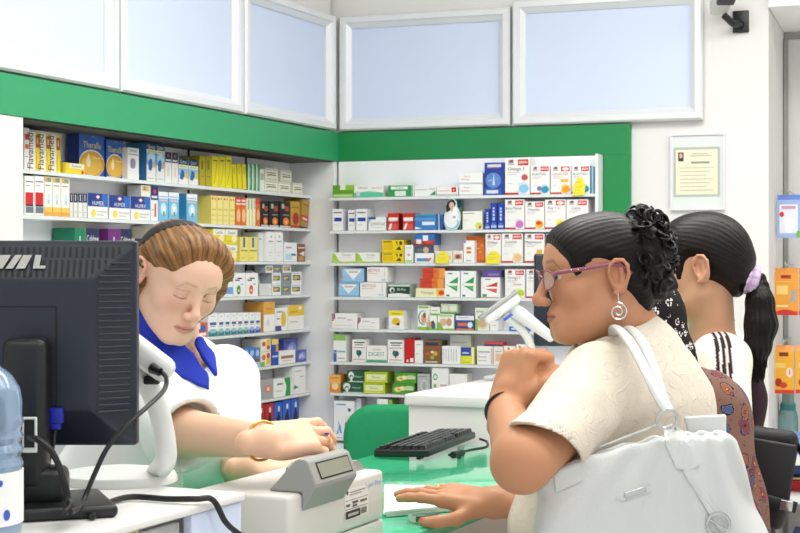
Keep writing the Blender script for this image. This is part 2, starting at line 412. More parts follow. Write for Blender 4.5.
def box_mesh(name, w, d, h, base, art, side=None, top=None, sideart=None):
    b = CB(); x, y = w / 2, d / 2
    V = [(-x, -y, 0), (x, -y, 0), (x, y, 0), (-x, y, 0), (-x, -y, h), (x, -y, h), (x, y, h), (-x, y, h)]
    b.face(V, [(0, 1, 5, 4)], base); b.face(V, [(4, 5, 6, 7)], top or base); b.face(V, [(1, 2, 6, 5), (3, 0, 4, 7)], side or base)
    b.face(V, [(2, 3, 7, 6), (3, 2, 1, 0)], base)
    # tuck flap seam on the top, as cartons have
    e = .0003; b.face([(-x * .92, -y * .72, h + e), (x * .92, -y * .72, h + e), (x * .92, -y * .66, h + e), (-x * .92, -y * .66, h + e)], [(0, 1, 2, 3)], '#b9bab8')
    b.art(art, w, h, -y)
    return b.build(name, M['carton'])
CART = []      # rows: unit, shelf, x0, x1, ytop, base colour, art, description, options
def L(sh, x0, x1, yt, base, art, desc, **k): CART.append(('L', sh, x0, x1, yt, base, art, desc, k))
def Rr(sh, x0, x1, yt, base, art, desc, **k): CART.append(('R', sh, x0, x1, yt, base, art, desc, k))
W_ = '#f1f1ef'
# ---- side unit, top shelf
L(0, 24.3, 29.3, 128, W_, [R(.1, .72, 1, .86, '#c9302c'), R(.1, .5, .9, .61, '#d9683a'), R(.1, .3, .7, .32, '#888')], 'white carton with small red and orange squares')
for a, b, t in ((29.8, 40, 132), (40.3, 50.5, 133.5), (50.8, 60.5, 135)):
    L(0, a, b, t, '#f3eee4', [R(.55, 0, 1, 1, '#f0d52a'), R(.57, .6, .98, .93, '#a8591c'), R(.66, .7, .84, .86, '#e6b04a'), R(.62, .06, .68, .5, '#d9b81c'), T('Flavamed', .3, .5, .26, '#5a2a1c', 1, .92)], 'narrow cream and yellow carton with upright brown lettering')
TH = [E(.5, .31, .5, .33, '#eef0f6', 36), E(.5, .30, .49, .31, '#d99f2e', 36), E(.5, .27, .4, .24, '#e6b648', 30), E(.36, .33, .09, .12, '#f4e6bc'), P([(.29, .38), (.43, .38), (.37, .56)], '#f4e6bc'), R(.55, .44, .92, .46, '#f3dca0'), P([(.4, .92), (.55, .95), (.75, .9), (.55, .99)], '#5f8fd6'), T('Theraflu', .5, .68, .16, '#ecdf8a'), R(0, 0, .55, .035, '#cfd8ea')]
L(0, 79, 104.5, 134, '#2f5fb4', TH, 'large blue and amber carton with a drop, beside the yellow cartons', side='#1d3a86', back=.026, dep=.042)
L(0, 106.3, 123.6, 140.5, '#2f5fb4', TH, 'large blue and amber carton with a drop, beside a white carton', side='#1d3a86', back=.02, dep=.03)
L(0, 63, 84.6, 163.3, '#f2d838', [R(0, 0, .12, 1, '#d8b71e'), R(.3, .52, .97, .97, '#f4efe0'), T('Flavamed', .62, .62, .3, '#6a4a34'), E(.9, .2, .06, .18, '#c94f2a')], 'small yellow carton lying in front of a blue one', dep=.022)
L(0, 127.6, 139, 148, W_, [T('FERVEX', .5, .86, .09, '#2c3350'), R(.06, .78, .94, .8, '#38406a'), E(.45, .5, .27, .17, '#b9c4da'), R(.3, .36, .38, .64, '#28448c'), R(.42, .34, .5, .66, '#c23a34'), R(.56, .36, .62, .64, '#28448c')], 'white carton with a red and blue striped oval', dep=.04)
QX = [R(0, .83, 1, 1, '#122a4a'), T('Quixx', .5, .86, .1, '#e8eef6'), R(.1, .76, .9, .8, '#d7d435'), R(0, .42, 1, .74, '#7fb7e0'), E(.5, .62, .42, .12, '#bfe0f2'), P([(.2, .3), (.45, .26), (.62, .36), (.6, .55), (.42, .6), (.18, .5)], '#2d62b4'), R(.66, .36, .95, .5, '#e2b45c'), R(.1, .06, .8, .08, '#b8b8b8')]
for a, b, t in ((146.5, 155.8, 143), (156.2, 164.5, 144.5)):
    L(0, a, b, t, W_, QX, 'tall white carton with navy top and blue figure', side='#3f7fb4')
for a, b, t in ((165, 171.3, 152), (171.8, 178, 152.8)):
    L(0, a, b, t, W_, [R(0, .66, 1, 1, '#1c2c50'), R(.1, .7, .9, .76, '#d8dce6'), E(.5, .88, .18, .05, '#c84a40'), R(.35, .2, .65, .5, '#e8dccb')], 'slim white carton with navy top and red dot')
for a, b, t in ((178.5, 188.2, 158), (188.6, 198.3, 159.5)):
    L(0, a, b, t, W_, [R(0, .74, 1, 1, '#122a4a'), T('Quixx', .5, .8, .13, '#e8eef6'), R(.1, .64, .9, .69, '#d7d435'), R(0, .3, 1, .6, '#9cc8e6'), P([(.1, .2), (.4, .15), (.6, .3), (.55, .5), (.3, .56)], '#2d62b4'), R(.66, .22, .98, .46, '#e6cf5c')], 'short white carton with navy top and blue figure', side='#d9e4ee')
for a, b in ((199.5, 205.3), (205.7, 211.3)):
    L(0, a, b, 156, '#b9a81e', [R(.3, .55, .6, .85, '#7d6a1c'), R(.2, .3, .8, .33, '#8c7c20')], 'olive yellow carton seen edge on')
for a, b in ((212, 218.8), (219.2, 225.2), (225.6, 231.8)):
    L(0, a, b, 156.5, '#f3e21f', [R(.2, .84, .8, .88, '#6a5a20'), P([(.25, .1), (.38, .1), (.8, .78), (.68, .78)], '#ccb91a')], 'tall bright yellow carton')
for a, b in ((233.2, 237.2), (238.0, 242.0), (242.8, 246.8)):
    L(0, a, b, 162.5, '#efdf22', [R(.2, .6, .75, .9, '#d9c71c')], 'short yellow carton leaning', tilt=-5)
for a, b in ((247.8, 251.4), (251.8, 255.4), (255.8, 259.3)):
    L(0, a, b, 164, '#3f9a5a', [R(0, 0, .45, 1, '#cfe8d4'), R(.5, .1, .62, .86, '#d7efd9'), R(.7, .5, .9, .9, '#2a7d48')], 'slim green and white striped carton')
GB = [R(.05, .86, .95, .9, '#8c8660'), R(.12, .6, .85, .66, '#55503c'), R(.14, .3, .3, .5, '#c9b878'), R(.25, .4, .86, .5, '#6a6450'), R(.1, .08, .9, .12, '#a09868')]
for a, b, t in ((264.5, 277.6, 180.5), (278.4, 290.3, 182.2), (293, 302.4, 183.2)):
    L(0, a, b, t, '#f0eedf', GB, 'small ivory carton with dark lettering, lower row', dep=.05)
for a, b, yt, yb in ((265, 277.8, 168.5, 180.2), (280.6, 291.6, 170.7, 182)):
    L(0, a, b, yt, '#ecead8', GB, 'small ivory carton with dark lettering, stacked on another', yb=yb, dep=.048)
L(0, 260, 264, 169, '#efeee4', [R(.1, .5, .9, .8, '#b8b49a')], 'narrow ivory carton beside the green striped ones')
# ---- side unit, second shelf
for a, b in ((24.6, 34), (34.5, 44)):
    L(1, a, b, 176, W_, [R(.08, .27, .92, .58, '#d2232b'), R(.08, .22, .92, .27, '#2b2b38'), R(.1, .05, .94, .21, '#6f7883'), R(.1, .84, .9, .87, '#777'), R(.1, .74, .6, .76, '#aaa')], 'tall white carton with a red block')
for a, b in ((44.5, 52), (52.4, 60.8), (61.2, 69.5)):
    L(1, a, b, 176.5, '#f3efe6', [R(.05, .86, .35, .98, '#e6a23a'), R(.36, .86, .9, .98, '#8c9a78'), R(.1, .76, .8, .79, '#999'), E(.55, .45, .2, .13, '#cfe4ee'), R(0, 0, 1, .22, '#f0c25a'), R(0, 0, 1, .1, '#e5a63c'), R(.45, .3, .65, .4, '#a8cfe2')], 'tall white carton with orange foot and blue drop')
for a, b in ((69.8, 73), (73.5, 77.6), (78.2, 82.6), (83, 87)):
    L(1, a, b, 193.5, '#e4e3de', [R(0, .62, 1, 1, '#171f42'), R(.35, .68, .6, .95, '#c2c6d6'), R(.2, .2, .8, .22, '#aaa')], 'white carton edge with navy top')
HM = [R(0, .47, 1, 1, '#1b3a8c'), R(.7, .48, 1, .99, '#2f6cc0'), E(.5, .86, .09, .1, '#c8434a'), R(.47, .8, .53, .92, '#fff'), R(.41, .84, .59, .88, '#fff'), T('HUMEX', .5, .53, .17, '#f4f5fa'), E(.28, .2, .12, .16, '#eedc6a'), R(.45, .25, .95, .28, '#a8b8a0'), R(.45, .12, .8, .15, '#bbb')]
for a, b, t in ((87.7, 107.8, 193.5), (109, 130, 195.5), (130.6, 150.2, 197)):
    L(1, a, b, t, W_, HM, 'wide white carton with blue top and white lettering', side='#d4d8e4')
L(1, 141, 150, 185.5, '#efece2', [R(.1, .5, .9, .95, '#cbb07a'), R(.3, .55, .5, .9, '#8f8468')], 'small white and tan carton lying on a wide blue topped one', yb=196.6, side='#b5b7b8', dep=.05)
L(1, 150.8, 158, 186, W_, [R(0, .6, 1, 1, '#1c2c66'), E(.55, .84, .22, .07, '#c9404a'), R(.1, .65, .9, .72, '#d9def0'), R(.5, .12, .75, .5, '#d8603c'), R(.1, .3, .4, .33, '#aaa')], 'tall narrow carton with navy top and red mark')
LB_ = [R(0, .78, 1, 1, '#eef4f8'), R(.05, .82, .95, .86, '#a6b4d8'), R(.1, .68, .9, .74, '#e3c3c6'), E(.5, .42, .3, .22, '#cfe9f5'), R(.4, .3, .62, .52, '#f4f8fa'), P([(.42, .2), (.62, .2), (.6, .34), (.46, .34)], '#5f9a4a')]
for a, b, t in ((158.4, 168.3, 192), (168.7, 179, 192.5), (186.5, 197.3, 194)):
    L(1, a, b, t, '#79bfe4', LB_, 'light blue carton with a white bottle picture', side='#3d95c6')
YL = [R(.15, .86, .4, .93, '#d9432c'), R(.6, .86, .8, .93, '#d9432c'), R(.1, .5, .9, .54, '#d8c25a'), R(.1, .3, .8, .32, '#c9b45a'), R(.1, .12, .9, .16, '#e6d684')]
for a, b, t in ((211, 216.8, 195.6), (217.2, 222.8, 196), (223.2, 229, 196.4), (229.4, 235, 196.8)):
    L(1, a, b, t, '#f2e48e', YL, 'pale yellow carton with red dots', side='#e3d26a')
OR_ = [R(0, .8, 1, 1, '#d5402c'), R(.1, .85, .9, .92, '#f4e3d8'), R(.0, .74, 1, .8, '#f4eee4'), E(.5, .35, .4, .24, '#f7c48c')]
for a, b in ((236, 240.8), (241.2, 246)):
    L(1, a, b, 197.6, '#e8762c', OR_, 'orange carton with red top beside yellow ones')
for a, b in ((246.6, 249.4), (249.8, 252.6), (253, 255.6)):
    L(1, a, b, 198.5, '#f0e9a8', [R(.1, .0, .35, 1, '#f4f6ef'), R(.5, .6, .8, .95, '#5f8fc4')], 'thin pale yellow carton edge with blue mark')
L(1, 256, 260.2, 198.5, '#e06c30', [R(0, .8, 1, 1, '#d5402c'), E(.5, .4, .4, .2, '#f0b080')], 'orange carton with a red top beside black ones')
for a, b in ((260.8, 268.4), (269.2, 278.6), (279.6, 290)):
    L(1, a, b, 201.5, '#17161a', [R(.2, .72, .45, .9, '#bdb8ae'), R(.5, .62, .9, .82, '#a8442c'), R(.3, .45, .9, .5, '#8a8a88'), E(.6, .22, .3, .16, '#e3752a'), E(.62, .2, .14, .08, '#f0b06a'), R(0, 0, 1, .06, '#d0cfc8')], 'black carton with orange disc')
L(1, 291, 299.6, 201.5, '#c49a36', [E(.55, .35, .38, .24, '#a8231f'), R(.1, .75, .9, .8, '#8a6a20'), R(0, 0, 1, .1, '#b8322a')], 'gold carton with a red disc')
L(1, 300.4, 308, 199, '#b58d3c', [R(0, .2, 1, .42, '#c5302c'), R(.15, .26, .85, .34, '#eadfd8'), R(.1, .8, .9, .84, '#7a5c24'), R(0, 0, 1, .14, '#9c8c60')], 'gold carton with a red band leaning at the shelf end', tilt=9)
# ---- side unit, third shelf
L(2, 74.5, 85.4, 228, '#157a5c', [R(.35, .1, .7, .6, '#7fbfa6'), R(.45, .15, .55, .75, '#d0e8dc')], 'dark green carton edge just above the monitor')
L(2, 85.8, 99.4, 228.5, '#d8e64a', [R(0, .45, 1, 1, '#20284e'), T('Coldrex', .5, .58, .24, '#f0f2f4'), R(.1, .1, .8, .18, '#8aa83a')], 'lime carton with a navy label just above the monitor')
L(2, 108, 119.8, 229, '#6a2a78', [R(.35, .1, .7, .6, '#a878b0'), R(.45, .15, .55, .75, '#e0cfe4')], 'purple carton edge just above the monitor')
L(2, 120.2, 131, 229, '#c878b8', [R(0, .45, 1, 1, '#20284e'), T('Coldrex', .5, .58, .24, '#f0f2f4')], 'pink carton with a navy label just above the monitor')
L(2, 134.5, 147, 238.5, W_, [R(0, .6, 1, 1, '#22283c'), R(.1, .7, .9, .8, '#dfe3ea')], 'white carton with a dark label beside the pharmacist\'s hair')
L(2, 153, 166, 226.5, '#e3decb', [R(.1, .7, .9, .8, '#8c8468'), R(.2, .5, .6, .6, '#b0a888')], 'ivory carton showing over the pharmacist\'s hair')
CT = [R(0, .62, 1, 1, '#f1f2e8'), T('Cetebe', .5, .68, .24, '#5c6668'), R(0, 0, 1, .62, '#f0da38'), E(.72, .4, .2, .26, '#f6efc0'), R(.1, .2, .5, .24, '#c9a81c')]
for a, b, yt, yb in ((213, 225, 244.3, None), (225.4, 237.4, 245, None)):
    L(2, a, b, yt, '#f0da38', CT, 'yellow and white carton in the lower row')
for a, b, yt, yb in ((213, 225, 229, 244), (225.4, 237.4, 229.5, 244.7)):
    L(2, a, b, yt, '#f0da38', CT, 'yellow and white carton stacked on another', yb=yb)
for a, b in ((240, 248.6), (249, 257.4)):
    L(2, a, b, 237, '#f2e272', [R(.35, .55, .6, .97, '#3f6cae'), R(.25, .52, .75, .56, '#f4f4ea'), R(.1, .42, .9, .46, '#8c8a60'), R(.1, .12, .6, .15, '#c8b848')], 'yellow carton with a blue upright bar')
L(2, 258.4, 263.4, 232.5, '#e3e4e0', [R(.15, .75, .6, .8, '#9a9c9c')], 'tall greyish white carton', back=.012)
for a, b in ((267, 274.8), (275.2, 283)):
    L(2, a, b, 232, '#f2f2f1', [E(.55, .84, .14, .04, '#b8bcc8'), R(.2, .66, .8, .7, '#9498a6'), R(.2, .3, .7, .32, '#ccc'), R(.2, .2, .6, .22, '#ccc')], 'tall plain white carton with grey lettering')
L(2, 284, 297, 242.5, '#edf2f3', [R(.15, .7, .6, .78, '#d69aa6'), R(.1, .1, .6, .4, '#bfe2e4'), R(.55, .3, .9, .42, '#4a7ea6')], 'white carton with pale teal patch')
L(2, 297.6, 305, 244, '#8a5638', [R(.1, .74, .9, .82, '#e6d8c8'), P([(.2, .45), (.9, .3), (.9, .6)], '#eee2d4'), R(.1, .05, .8, .3, '#c98f4a')], 'small brown carton at the shelf end')
# ---- side unit, fourth shelf
L(3, 223.6, 233, 274, W_, [R(0, .12, 1, .42, '#6fa6de'), R(.1, .7, .7, .76, '#aaa')], 'white carton with a light blue band beside the pharmacist\'s face')
for a, b, c, ds in ((233.6, 245.4, '#3a9a4c', 'green'), (246, 258, '#e2572c', 'orange')):
    L(3, a, b, 273, '#f4f4f3', [R(.12, .66, .5, .72, '#5a6070'), R(.3, .74, .7, .8, '#384050'), E(.42, .28, .17, .2, c), R(.34, .2, .5, .3, '#f0d2a0'), R(.6, .5, .8, .54, '#49c')], f'wide white carton with a small {ds} picture', dep=.045)
L(3, 252, 266.3, 271, '#edeeea', [R(.3, .8, .9, .86, '#b4b6b4')], 'white carton standing behind the one with an orange picture', back=.05, dep=.03)
L(3, 268.9, 271.6, 283.7, '#efefec', [R(.2, .5, .8, .56, '#aaa'), R(.2, .25, .7, .3, '#bbb')], 'small white carton beside the grey pictured ones', dep=.04)
CARP = [R(.12, .3, .88, .75, '#6d737a'), E(.45, .5, .28, .14, '#d9c63c'), R(.5, .35, .8, .45, '#3c4046'), R(.1, .85, .9, .9, '#aaa')]
for a, b, yt, yb, c, ds in ((272, 281, 284, None, '#f2f2f0', 'white carton with a yellow car picture, in the lower row'), (282, 290.4, 284, None, '#8f98a2', 'grey carton with a yellow car picture, in the lower row'), (291, 301, 284.2, None, '#f2f2f0', 'white carton with a yellow car picture, lower at the row end'),
        (272, 281, 273, 283.8, '#f2f2f0', 'white carton with a yellow car picture, in the middle row'), (282, 290.4, 273, 283.8, '#8f98a2', 'grey carton with a yellow car picture, in the middle row'), (291.4, 301.6, 271.8, 284, '#f2f2f0', 'white carton with a yellow car picture, upper at the row end'),
        (265.5, 273, 264, 272.8, '#dfe1e2', 'pale carton with a yellow car picture, in the topmost row'), (274, 281.8, 264, 272.8, '#868f99', 'grey carton with a yellow car picture, in the topmost row'), (282.6, 291, 264, 272.8, '#e6e7e7', 'pale carton with a yellow car picture, topmost above a grey one')):
    L(3, a, b, yt, c, CARP, ds, yb=yb, dep=.045, side='#9aa2aa')
# ---- side unit, fifth shelf
L(4, 193, 207.4, 323, '#e06a34', [R(0, .4, .5, 1, '#f0e6da'), E(.7, .6, .2, .26, '#3c5fb0'), R(.1, .1, .9, .3, '#f2f2f2'), E(.4, .4, .16, .16, '#c33')], 'orange, blue and white carton beside the pharmacist\'s cheek')
for k, (a, b) in enumerate(((208.2, 217.8), (218.2, 224.2), (224.6, 230.4), (230.8, 236.8), (237.2, 242.8), (243.2, 248.8), (249.2, 254.8), (255.2, 260.6))):
    c = '#2f7f86' if k < 6 else '#3458a8'
    L(4, a, b, 313.3 - .12 * k, '#f3f5f6', [R(0, 0, 1, .2, c), E(.5, .22, .4, .1, '#9fc4cc' if k < 6 else '#9fb4dc'), R(.15, .48, .85, .6, '#44608c'), R(.2, .4, .75, .44, '#c58a8a' if k in (3, 4, 5) else '#9ab'), R(.3, .85, .7, .88, '#aab')], 'white packet with a %s foot' % ('teal' if k < 6 else 'blue'), side='#e4e8ea')
L(4, 263.6, 274.6, 302, '#f2f1ee', [R(0, .58, 1, 1, '#e3a948'), R(.2, .74, .8, .8, '#cf8f30'), E(.4, .3, .14, .12, '#dcdcdc')], 'white carton with an orange upper half', side='#d9a04a')
L(4, 275.2, 287.4, 308, '#f3f3f2', [E(.68, .5, .22, .34, '#e8bf3c'), R(0, 0, .5, .22, '#5a4a9c'), R(.1, .8, .6, .86, '#8a92b0'), R(.12, .5, .36, .56, '#889')], 'white carton with a yellow oval and purple foot')
L(4, 288, 304, 305, '#f3f2ef', [R(0, .56, 1, 1, '#ecc43c'), R(.65, .8, .85, .94, '#f8f0d4'), R(.15, .7, .6, .75, '#c99a20'), R(.1, .3, .6, .34, '#bbb')], 'white carton with a yellow upper half')
# ---- side unit, sixth shelf
BP = [E(.45, .35, .3, .3, '#c9d4ea'), E(.5, .34, .18, .22, '#5a4a9a'), P([(.1, .2), (.35, .3), (.3, .6), (.12, .5)], '#3f78c0'), E(.82, .34, .12, .2, '#c4483c'), R(.1, .78, .85, .86, '#8892a8')]
L(5, 193, 202.4, 343.5, '#f4f4f4', BP, 'white carton with blue and purple marks, just above the blue collar', yb=357)
L(5, 193, 203, 357.4, '#f4f4f4', BP, 'white carton with blue and purple marks, under another by the collar', dep=.05)
L(5, 204, 220, 346.5, '#f4f4f4', BP, 'white carton with blue and purple marks, upper of two', yb=358.6)
L(5, 209.6, 220, 358.9, '#f4f4f4', BP, 'white carton with blue and purple marks, lower of two', dep=.05)
L(5, 221, 234, 356.7, '#f4f4f4', BP, 'white carton with blue and purple marks, under flat white packets', dep=.03)
L(5, 222.6, 234.4, 352.3, '#f2f1ea', [R(.05, .45, .95, .55, '#cfcabc')], 'flat white packet lying on a patterned carton', yb=356.5, dep=.03)
L(5, 235, 243.4, 348, '#d06a2a', [E(.5, .5, .34, .3, '#e8b080'), E(.5, .5, .2, .18, '#f0d4bc'), R(0, .85, 1, 1, '#a8501c')], 'orange brown carton with a pale disc', side='#b85a24')
for k, (a, b) in enumerate(((244, 249), (249.4, 254.6), (255, 260))):
    L(5, a, b, 347.6, '#4a7fc8', [E(.5, .72, .36, .16, '#a8c4e8'), R(0, .28, 1, .42, '#8c4a3c'), R(0, 0, 1, .26, '#9cc4e4')], 'blue carton with a brown stripe')
L(5, 260.8, 270.8, 339, '#f0e8cf', [E(.3, .6, .2, .2, '#cc5a3c'), R(.55, .5, .95, .95, '#e6c440'), E(.75, .3, .16, .2, '#c23a2c')], 'cream carton with red and yellow spots, upper of two', yb=351.2)
L(5, 260.6, 270.8, 351.6, '#f0e8cf', [E(.3, .6, .2, .2, '#cc7a3c'), R(.55, .1, .95, .5, '#e6c440'), E(.75, .7, .16, .2, '#c23a2c'), R(0, 0, .4, .3, '#7fae58')], 'cream carton with red and yellow spots, lower of two', dep=.05)
L(5, 271.6, 278.4, 339, '#2a52b0', [R(0, .78, 1, 1, '#e6d070'), R(.6, .5, 1, .75, '#e2a23c'), R(.1, .3, .9, .36, '#dfe6f4')], 'upright blue and yellow carton')
L(5, 279, 295.4, 350.6, '#f4f2ee', [R(.12, .4, .88, .62, '#a8704c'), R(.2, .2, .7, .26, '#c9b8a4')], 'white carton with brown lettering', dep=.028)
LV = [E(.6, .5, .34, .34, '#8d9ad8'), P([(.2, .2), (.5, .4), (.8, .3), (.6, .7), (.3, .6)], '#c2c9ee'), R(.1, .8, .5, .9, '#3c468c')]
L(5, 284, 297.4, 338.5, '#5868b8', LV, 'lavender blue carton standing behind a white one', back=.038, dep=.04)
L(5, 296.4, 306.4, 350, '#5868b8', LV, 'lavender blue carton at the shelf end', dep=.028)
# ---- side unit, seventh shelf
L(6, 223, 231.8, 383, '#e9d88a', [E(.5, .55, .3, .28, '#8aa848'), R(0, .85, 1, 1, '#cf3a2c'), R(.1, .05, .9, .2, '#f4f0e4')], 'cream and green carton with a red top')
L(6, 232.3, 241.6, 382.6, '#d13a2a', [R(.1, .45, .9, .7, '#f4e9e2'), R(0, 0, 1, .36, '#f2f0ec'), R(.2, .52, .8, .6, '#b8322a')], 'red and white carton')
L(6, 242.2, 255.6, 387.6, '#e8862c', [R(.1, .45, .9, .7, '#f6e0c0'), E(.3, .3, .16, .2, '#4a9a4c'), R(.55, .15, .95, .36, '#c9401f')], 'orange carton in front of a grey one', dep=.022)
L(6, 256.4, 273, 379.6, '#a3a5a6', [R(.04, 0, .26, 1, '#dd6a34'), R(.08, .3, .2, .7, '#e8a080'), E(.7, .5, .18, .2, '#dd7a50'), R(.62, .4, .78, .6, '#f0d2c0')], 'grey carton with an orange strip and disc', side='#7c7f82')
L(6, 273.6, 290.2, 378.3, '#f1f2f0', [P([(.68, 0), (1, 0), (1, 1), (.62, 1), (.78, .5)], '#2a9a48'), R(.2, .66, .55, .74, '#556'), R(.15, .3, .5, .34, '#bbb')], 'white carton with a green end', dep=.024)
L(6, 285.2, 287, 367, '#e9ebe8', [R(.2, .8, .7, .84, '#aaa'), R(.2, .3, .8, .33, '#bbb')], 'tall white carton standing behind the green ended one', back=.03, dep=.02)
L(6, 292.6, 305.6, 366, '#f2f3f1', [R(.08, .0, .12, 1, '#c8cac8'), R(.2, .8, .7, .83, '#aab'), R(.55, .6, .9, .63, '#aab'), P([(.1, .18), (.45, .24), (.1, .34)], '#2f8a48')], 'tall white carton at the shelf end with green leaf')
# ---- side unit, bottom shelf
L(7, 236, 244.4, 406.5, '#f0f0f0', [R(0, .45, 1, .7, '#2c3f8c'), R(0, .3, 1, .42, '#c43a34'), R(.1, .85, .9, .98, '#ddd')], 'white carton with blue and red bands')
L(7, 245.4, 256, 406, '#dfe0de', [R(.15, .84, .4, .9, '#5a2a28'), R(.55, .84, .85, .9, '#2a2a30'), R(.1, .6, .9, .62, '#aaa'), R(.1, .4, .8, .42, '#b5b5b5')], 'pale grey carton beside the red ones')
BT = [E(.55, .26, .38, .07, '#111'), P([(.26, .22), (.86, .22), (.8, .5), (.66, .62), (.64, .72), (.48, .72), (.46, .62), (.3, .5)], '#141418'), R(.46, .72, .68, .88, '#e6e7e8'), R(.12, .1, .9, .3, '#eceeee'), E(.5, .2, .14, .05, '#c8302c'), R(0, 0, 1, .08, '#c9d4e4')]
for a, b, c, s in ((256.5, 264.6, '#b5201c', 'red'), (265.2, 273.6, '#b5201c', 'red'), (274.2, 282.2, '#2a5fc4', 'blue'), (282.8, 290.6, '#2a5fc4', 'blue'), (291.2, 299, '#2a5fc4', 'blue')):
    L(7, a, b, {256.5: 404.3, 265.2: 403.6, 274.2: 402.6}.get(a, 400 if a < 290 else 398.3), c, BT, f'tall {s} carton with a dark bottle picture')

# ================================ rear unit
def vit(nm, c1, c2, dark='#3c424a', lab=1):
    return [R(.52, .80, .95, .965, '#d0161f'), (T('aktiv', .735, .845, .115, '#fff', 0, .36) if lab else E(.74, .88, .17, .06, '#f4e4e2')), R(.14, .86, .34, .95, '#8a8c90'), R(.2, .9, .34, .96, '#a41c22'), R(.1, .82, .38, .84, '#999'),
            T(nm, .45, .665, .095, dark, 0, .8), R(.1, .6, .62, .615, '#bbb'), R(.1, .55, .5, .565, '#c5c5c5'), E(.72, .18, .26, .16, c2), E(.76, .16, .2, .12, c1), E(.45, .2, .12, .09, '#f7f4ee'), R(0, 0, .55, .055, '#c4282e'), R(.1, .3, .3, .315, '#ccc')]
GRC = 'standing on the rear unit'
Rr(0, 332.6, 353.4, 185.2, '#8fc63a', [R(0, .62, .4, 1, '#5f9a2c'), R(.36, .62, .62, 1, '#eef2e2'), R(0, .3, 1, .6, '#64a030'), R(.05, .08, .95, .22, '#c9dfae')], 'lime green carton at the corner')
Rr(0, 354, 383.4, 185.2, '#f2f2ee', [R(0, .0, 1, .36, '#5fc4a4'), P([(0, .36), (.5, .5), (1, .36)], '#7fd0b4'), T('Meruxil', .3, .7, .2, '#6a7076', 0, .5), R(.58, .7, .95, .8, '#e6c4c4'), R(.08, .1, .2, .5, '#d8d4cc')], 'white and aqua carton')
Rr(0, 388, 411, 185.4, '#2f9a52', [R(.12, .64, .86, .9, '#f1f4ef'), R(.3, .05, .78, .5, '#e2ebe4'), T('Sinupret', .5, .7, .18, '#4a8a5c')], 'green carton with white labels')
Rr(0, 411.4, 414, 185.6, '#e4ece6', [R(.3, 0, .6, 1, '#2f9a52')], 'thin green edged carton')
Rr(0, 414.4, 436, 186, '#f2f3f1', [P([(.7, .08), (.98, .08), (.98, .55)], '#3f8f68'), R(.68, .6, .95, .8, '#ccd4d0'), R(.06, .6, .6, .68, '#b4bab8')], 'white carton with a green corner')
Rr(0, 436.6, 458, 186.8, '#f2f0ee', [R(.7, .4, .92, .92, '#bf2028'), R(.75, .55, .86, .7, '#e8a0a0'), R(.08, .5, .6, .6, '#d8b0b0'), R(0, 0, 1, .22, '#c9c9c8')], 'white carton with a red square')
for yt, yb, ds in ((184, None, 'lower of two'), (173, 183.6, 'upper of two')):
    Rr(0, 459, 482.6, yt, '#f5f5f4', [R(0, .05, 1, .1, '#9cb8d8'), T('Aspirin', .35, .62, .16, '#7a8088', 0, .5), R(.08, .36, .45, .44, '#e0b0ac')], 'white carton with a thin blue line, ' + ds, yb=yb)
Rr(0, 484.4, 504.2, 162.6, '#22409c', [E(.45, .45, .4, .24, '#5f86cc'), P([(.4, .3), (.48, .68), (.54, .3)], '#c4d4f0'), P([(.2, .46), (.75, .5), (.2, .42)], '#a4bce4'), R(.15, .86, .85, .95, '#cfd6ea'), R(.15, .83, .8, .86, '#c05a50'), R(0, 0, .85, .2, '#3a62b8'), R(.1, .05, .7, .15, '#d4def0')], 'dark blue carton with a starburst')
Rr(0, 505, 529.8, 158.2, '#f4f3f1', vit('Omega 3', '#8fc8ec', '#cfe6f4', '#4a5058') + [E(.8, .47, .13, .085, '#c9545c')], 'tall white carton with a red label and blue foot')
Rr(0, 530.5, 549.8, 165.6, '#f3f2f0', vit('Acid Folic', '#2a98b8', '#bfe0ea', '#46606a') + [E(.46, .2, .12, .08, '#8a6aa8')], 'white carton with a red label and teal foot')
Rr(0, 550.6, 570.8, 165.6, '#f3f2f0', vit('Calcium 500', '#ef9a1f', '#f6cf6a', '#c06a5a', 0) + [R(.5, .42, .9, .52, '#f0bf3c')], 'white carton with a red label and orange foot')
Rr(0, 571.4, 590, 165.6, '#f3f2f0', vit('Acid Folic', '#2a98b8', '#bfe0ea', '#46606a'), 'white carton with a red label behind a yellow price tag', side='#4a98b0')
Rr(0, 591.4, 595, 166.5, '#4f9cb4', [R(0, .0, .5, 1, '#c3d8de')], 'teal carton edge at the shelf end', back=.02)
for a, b, t, bk in ((332.6, 343, 209, 0), (348, 355.6, 210, .012), (356, 367, 209, 0)):
    Rr(1, a, b, t, '#f3f3f2', [R(.15, .43, .88, .6, '#2440a8'), R(.1, .8, .9, .87, '#8a90a0'), R(.1, .25, .6, .28, '#ccc')], 'narrow white carton with a blue block', back=bk, side='#d8dbe2')
Rr(1, 368.4, 386, 217, '#f1f2f0', [R(0, .82, .42, 1, '#2c5f92'), P([(0, .5), (.2, .82), (0, .82)], '#a4c8e6'), T('ZANTAC', .55, .36, .26, '#80888c'), R(.2, .2, .8, .24, '#c9c4b4')], 'white carton with a blue corner')
for a, b in ((387.6, 398.8), (402.6, 414)):
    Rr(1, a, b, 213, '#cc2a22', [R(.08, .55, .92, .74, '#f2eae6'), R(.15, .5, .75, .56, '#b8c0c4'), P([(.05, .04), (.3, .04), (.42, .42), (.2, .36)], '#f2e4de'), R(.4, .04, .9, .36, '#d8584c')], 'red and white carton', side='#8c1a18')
Rr(1, 414.6, 436, 214, '#3a7cc4', [R(0, .92, 1, 1, '#4aa08c'), R(.35, .3, .94, .52, '#dfe8f2'), P([(.02, .05), (.35, .1), (.02, .2)], '#f0f4f8'), R(0, .6, 1, .75, '#5a98d4')], 'blue carton with a white label')
Rr(1, 438, 443, 214.5, '#3f6cb8', [R(0, 0, .3, 1, '#e4ecf2')], 'blue carton edge behind the standing card', back=.03, dep=.03)
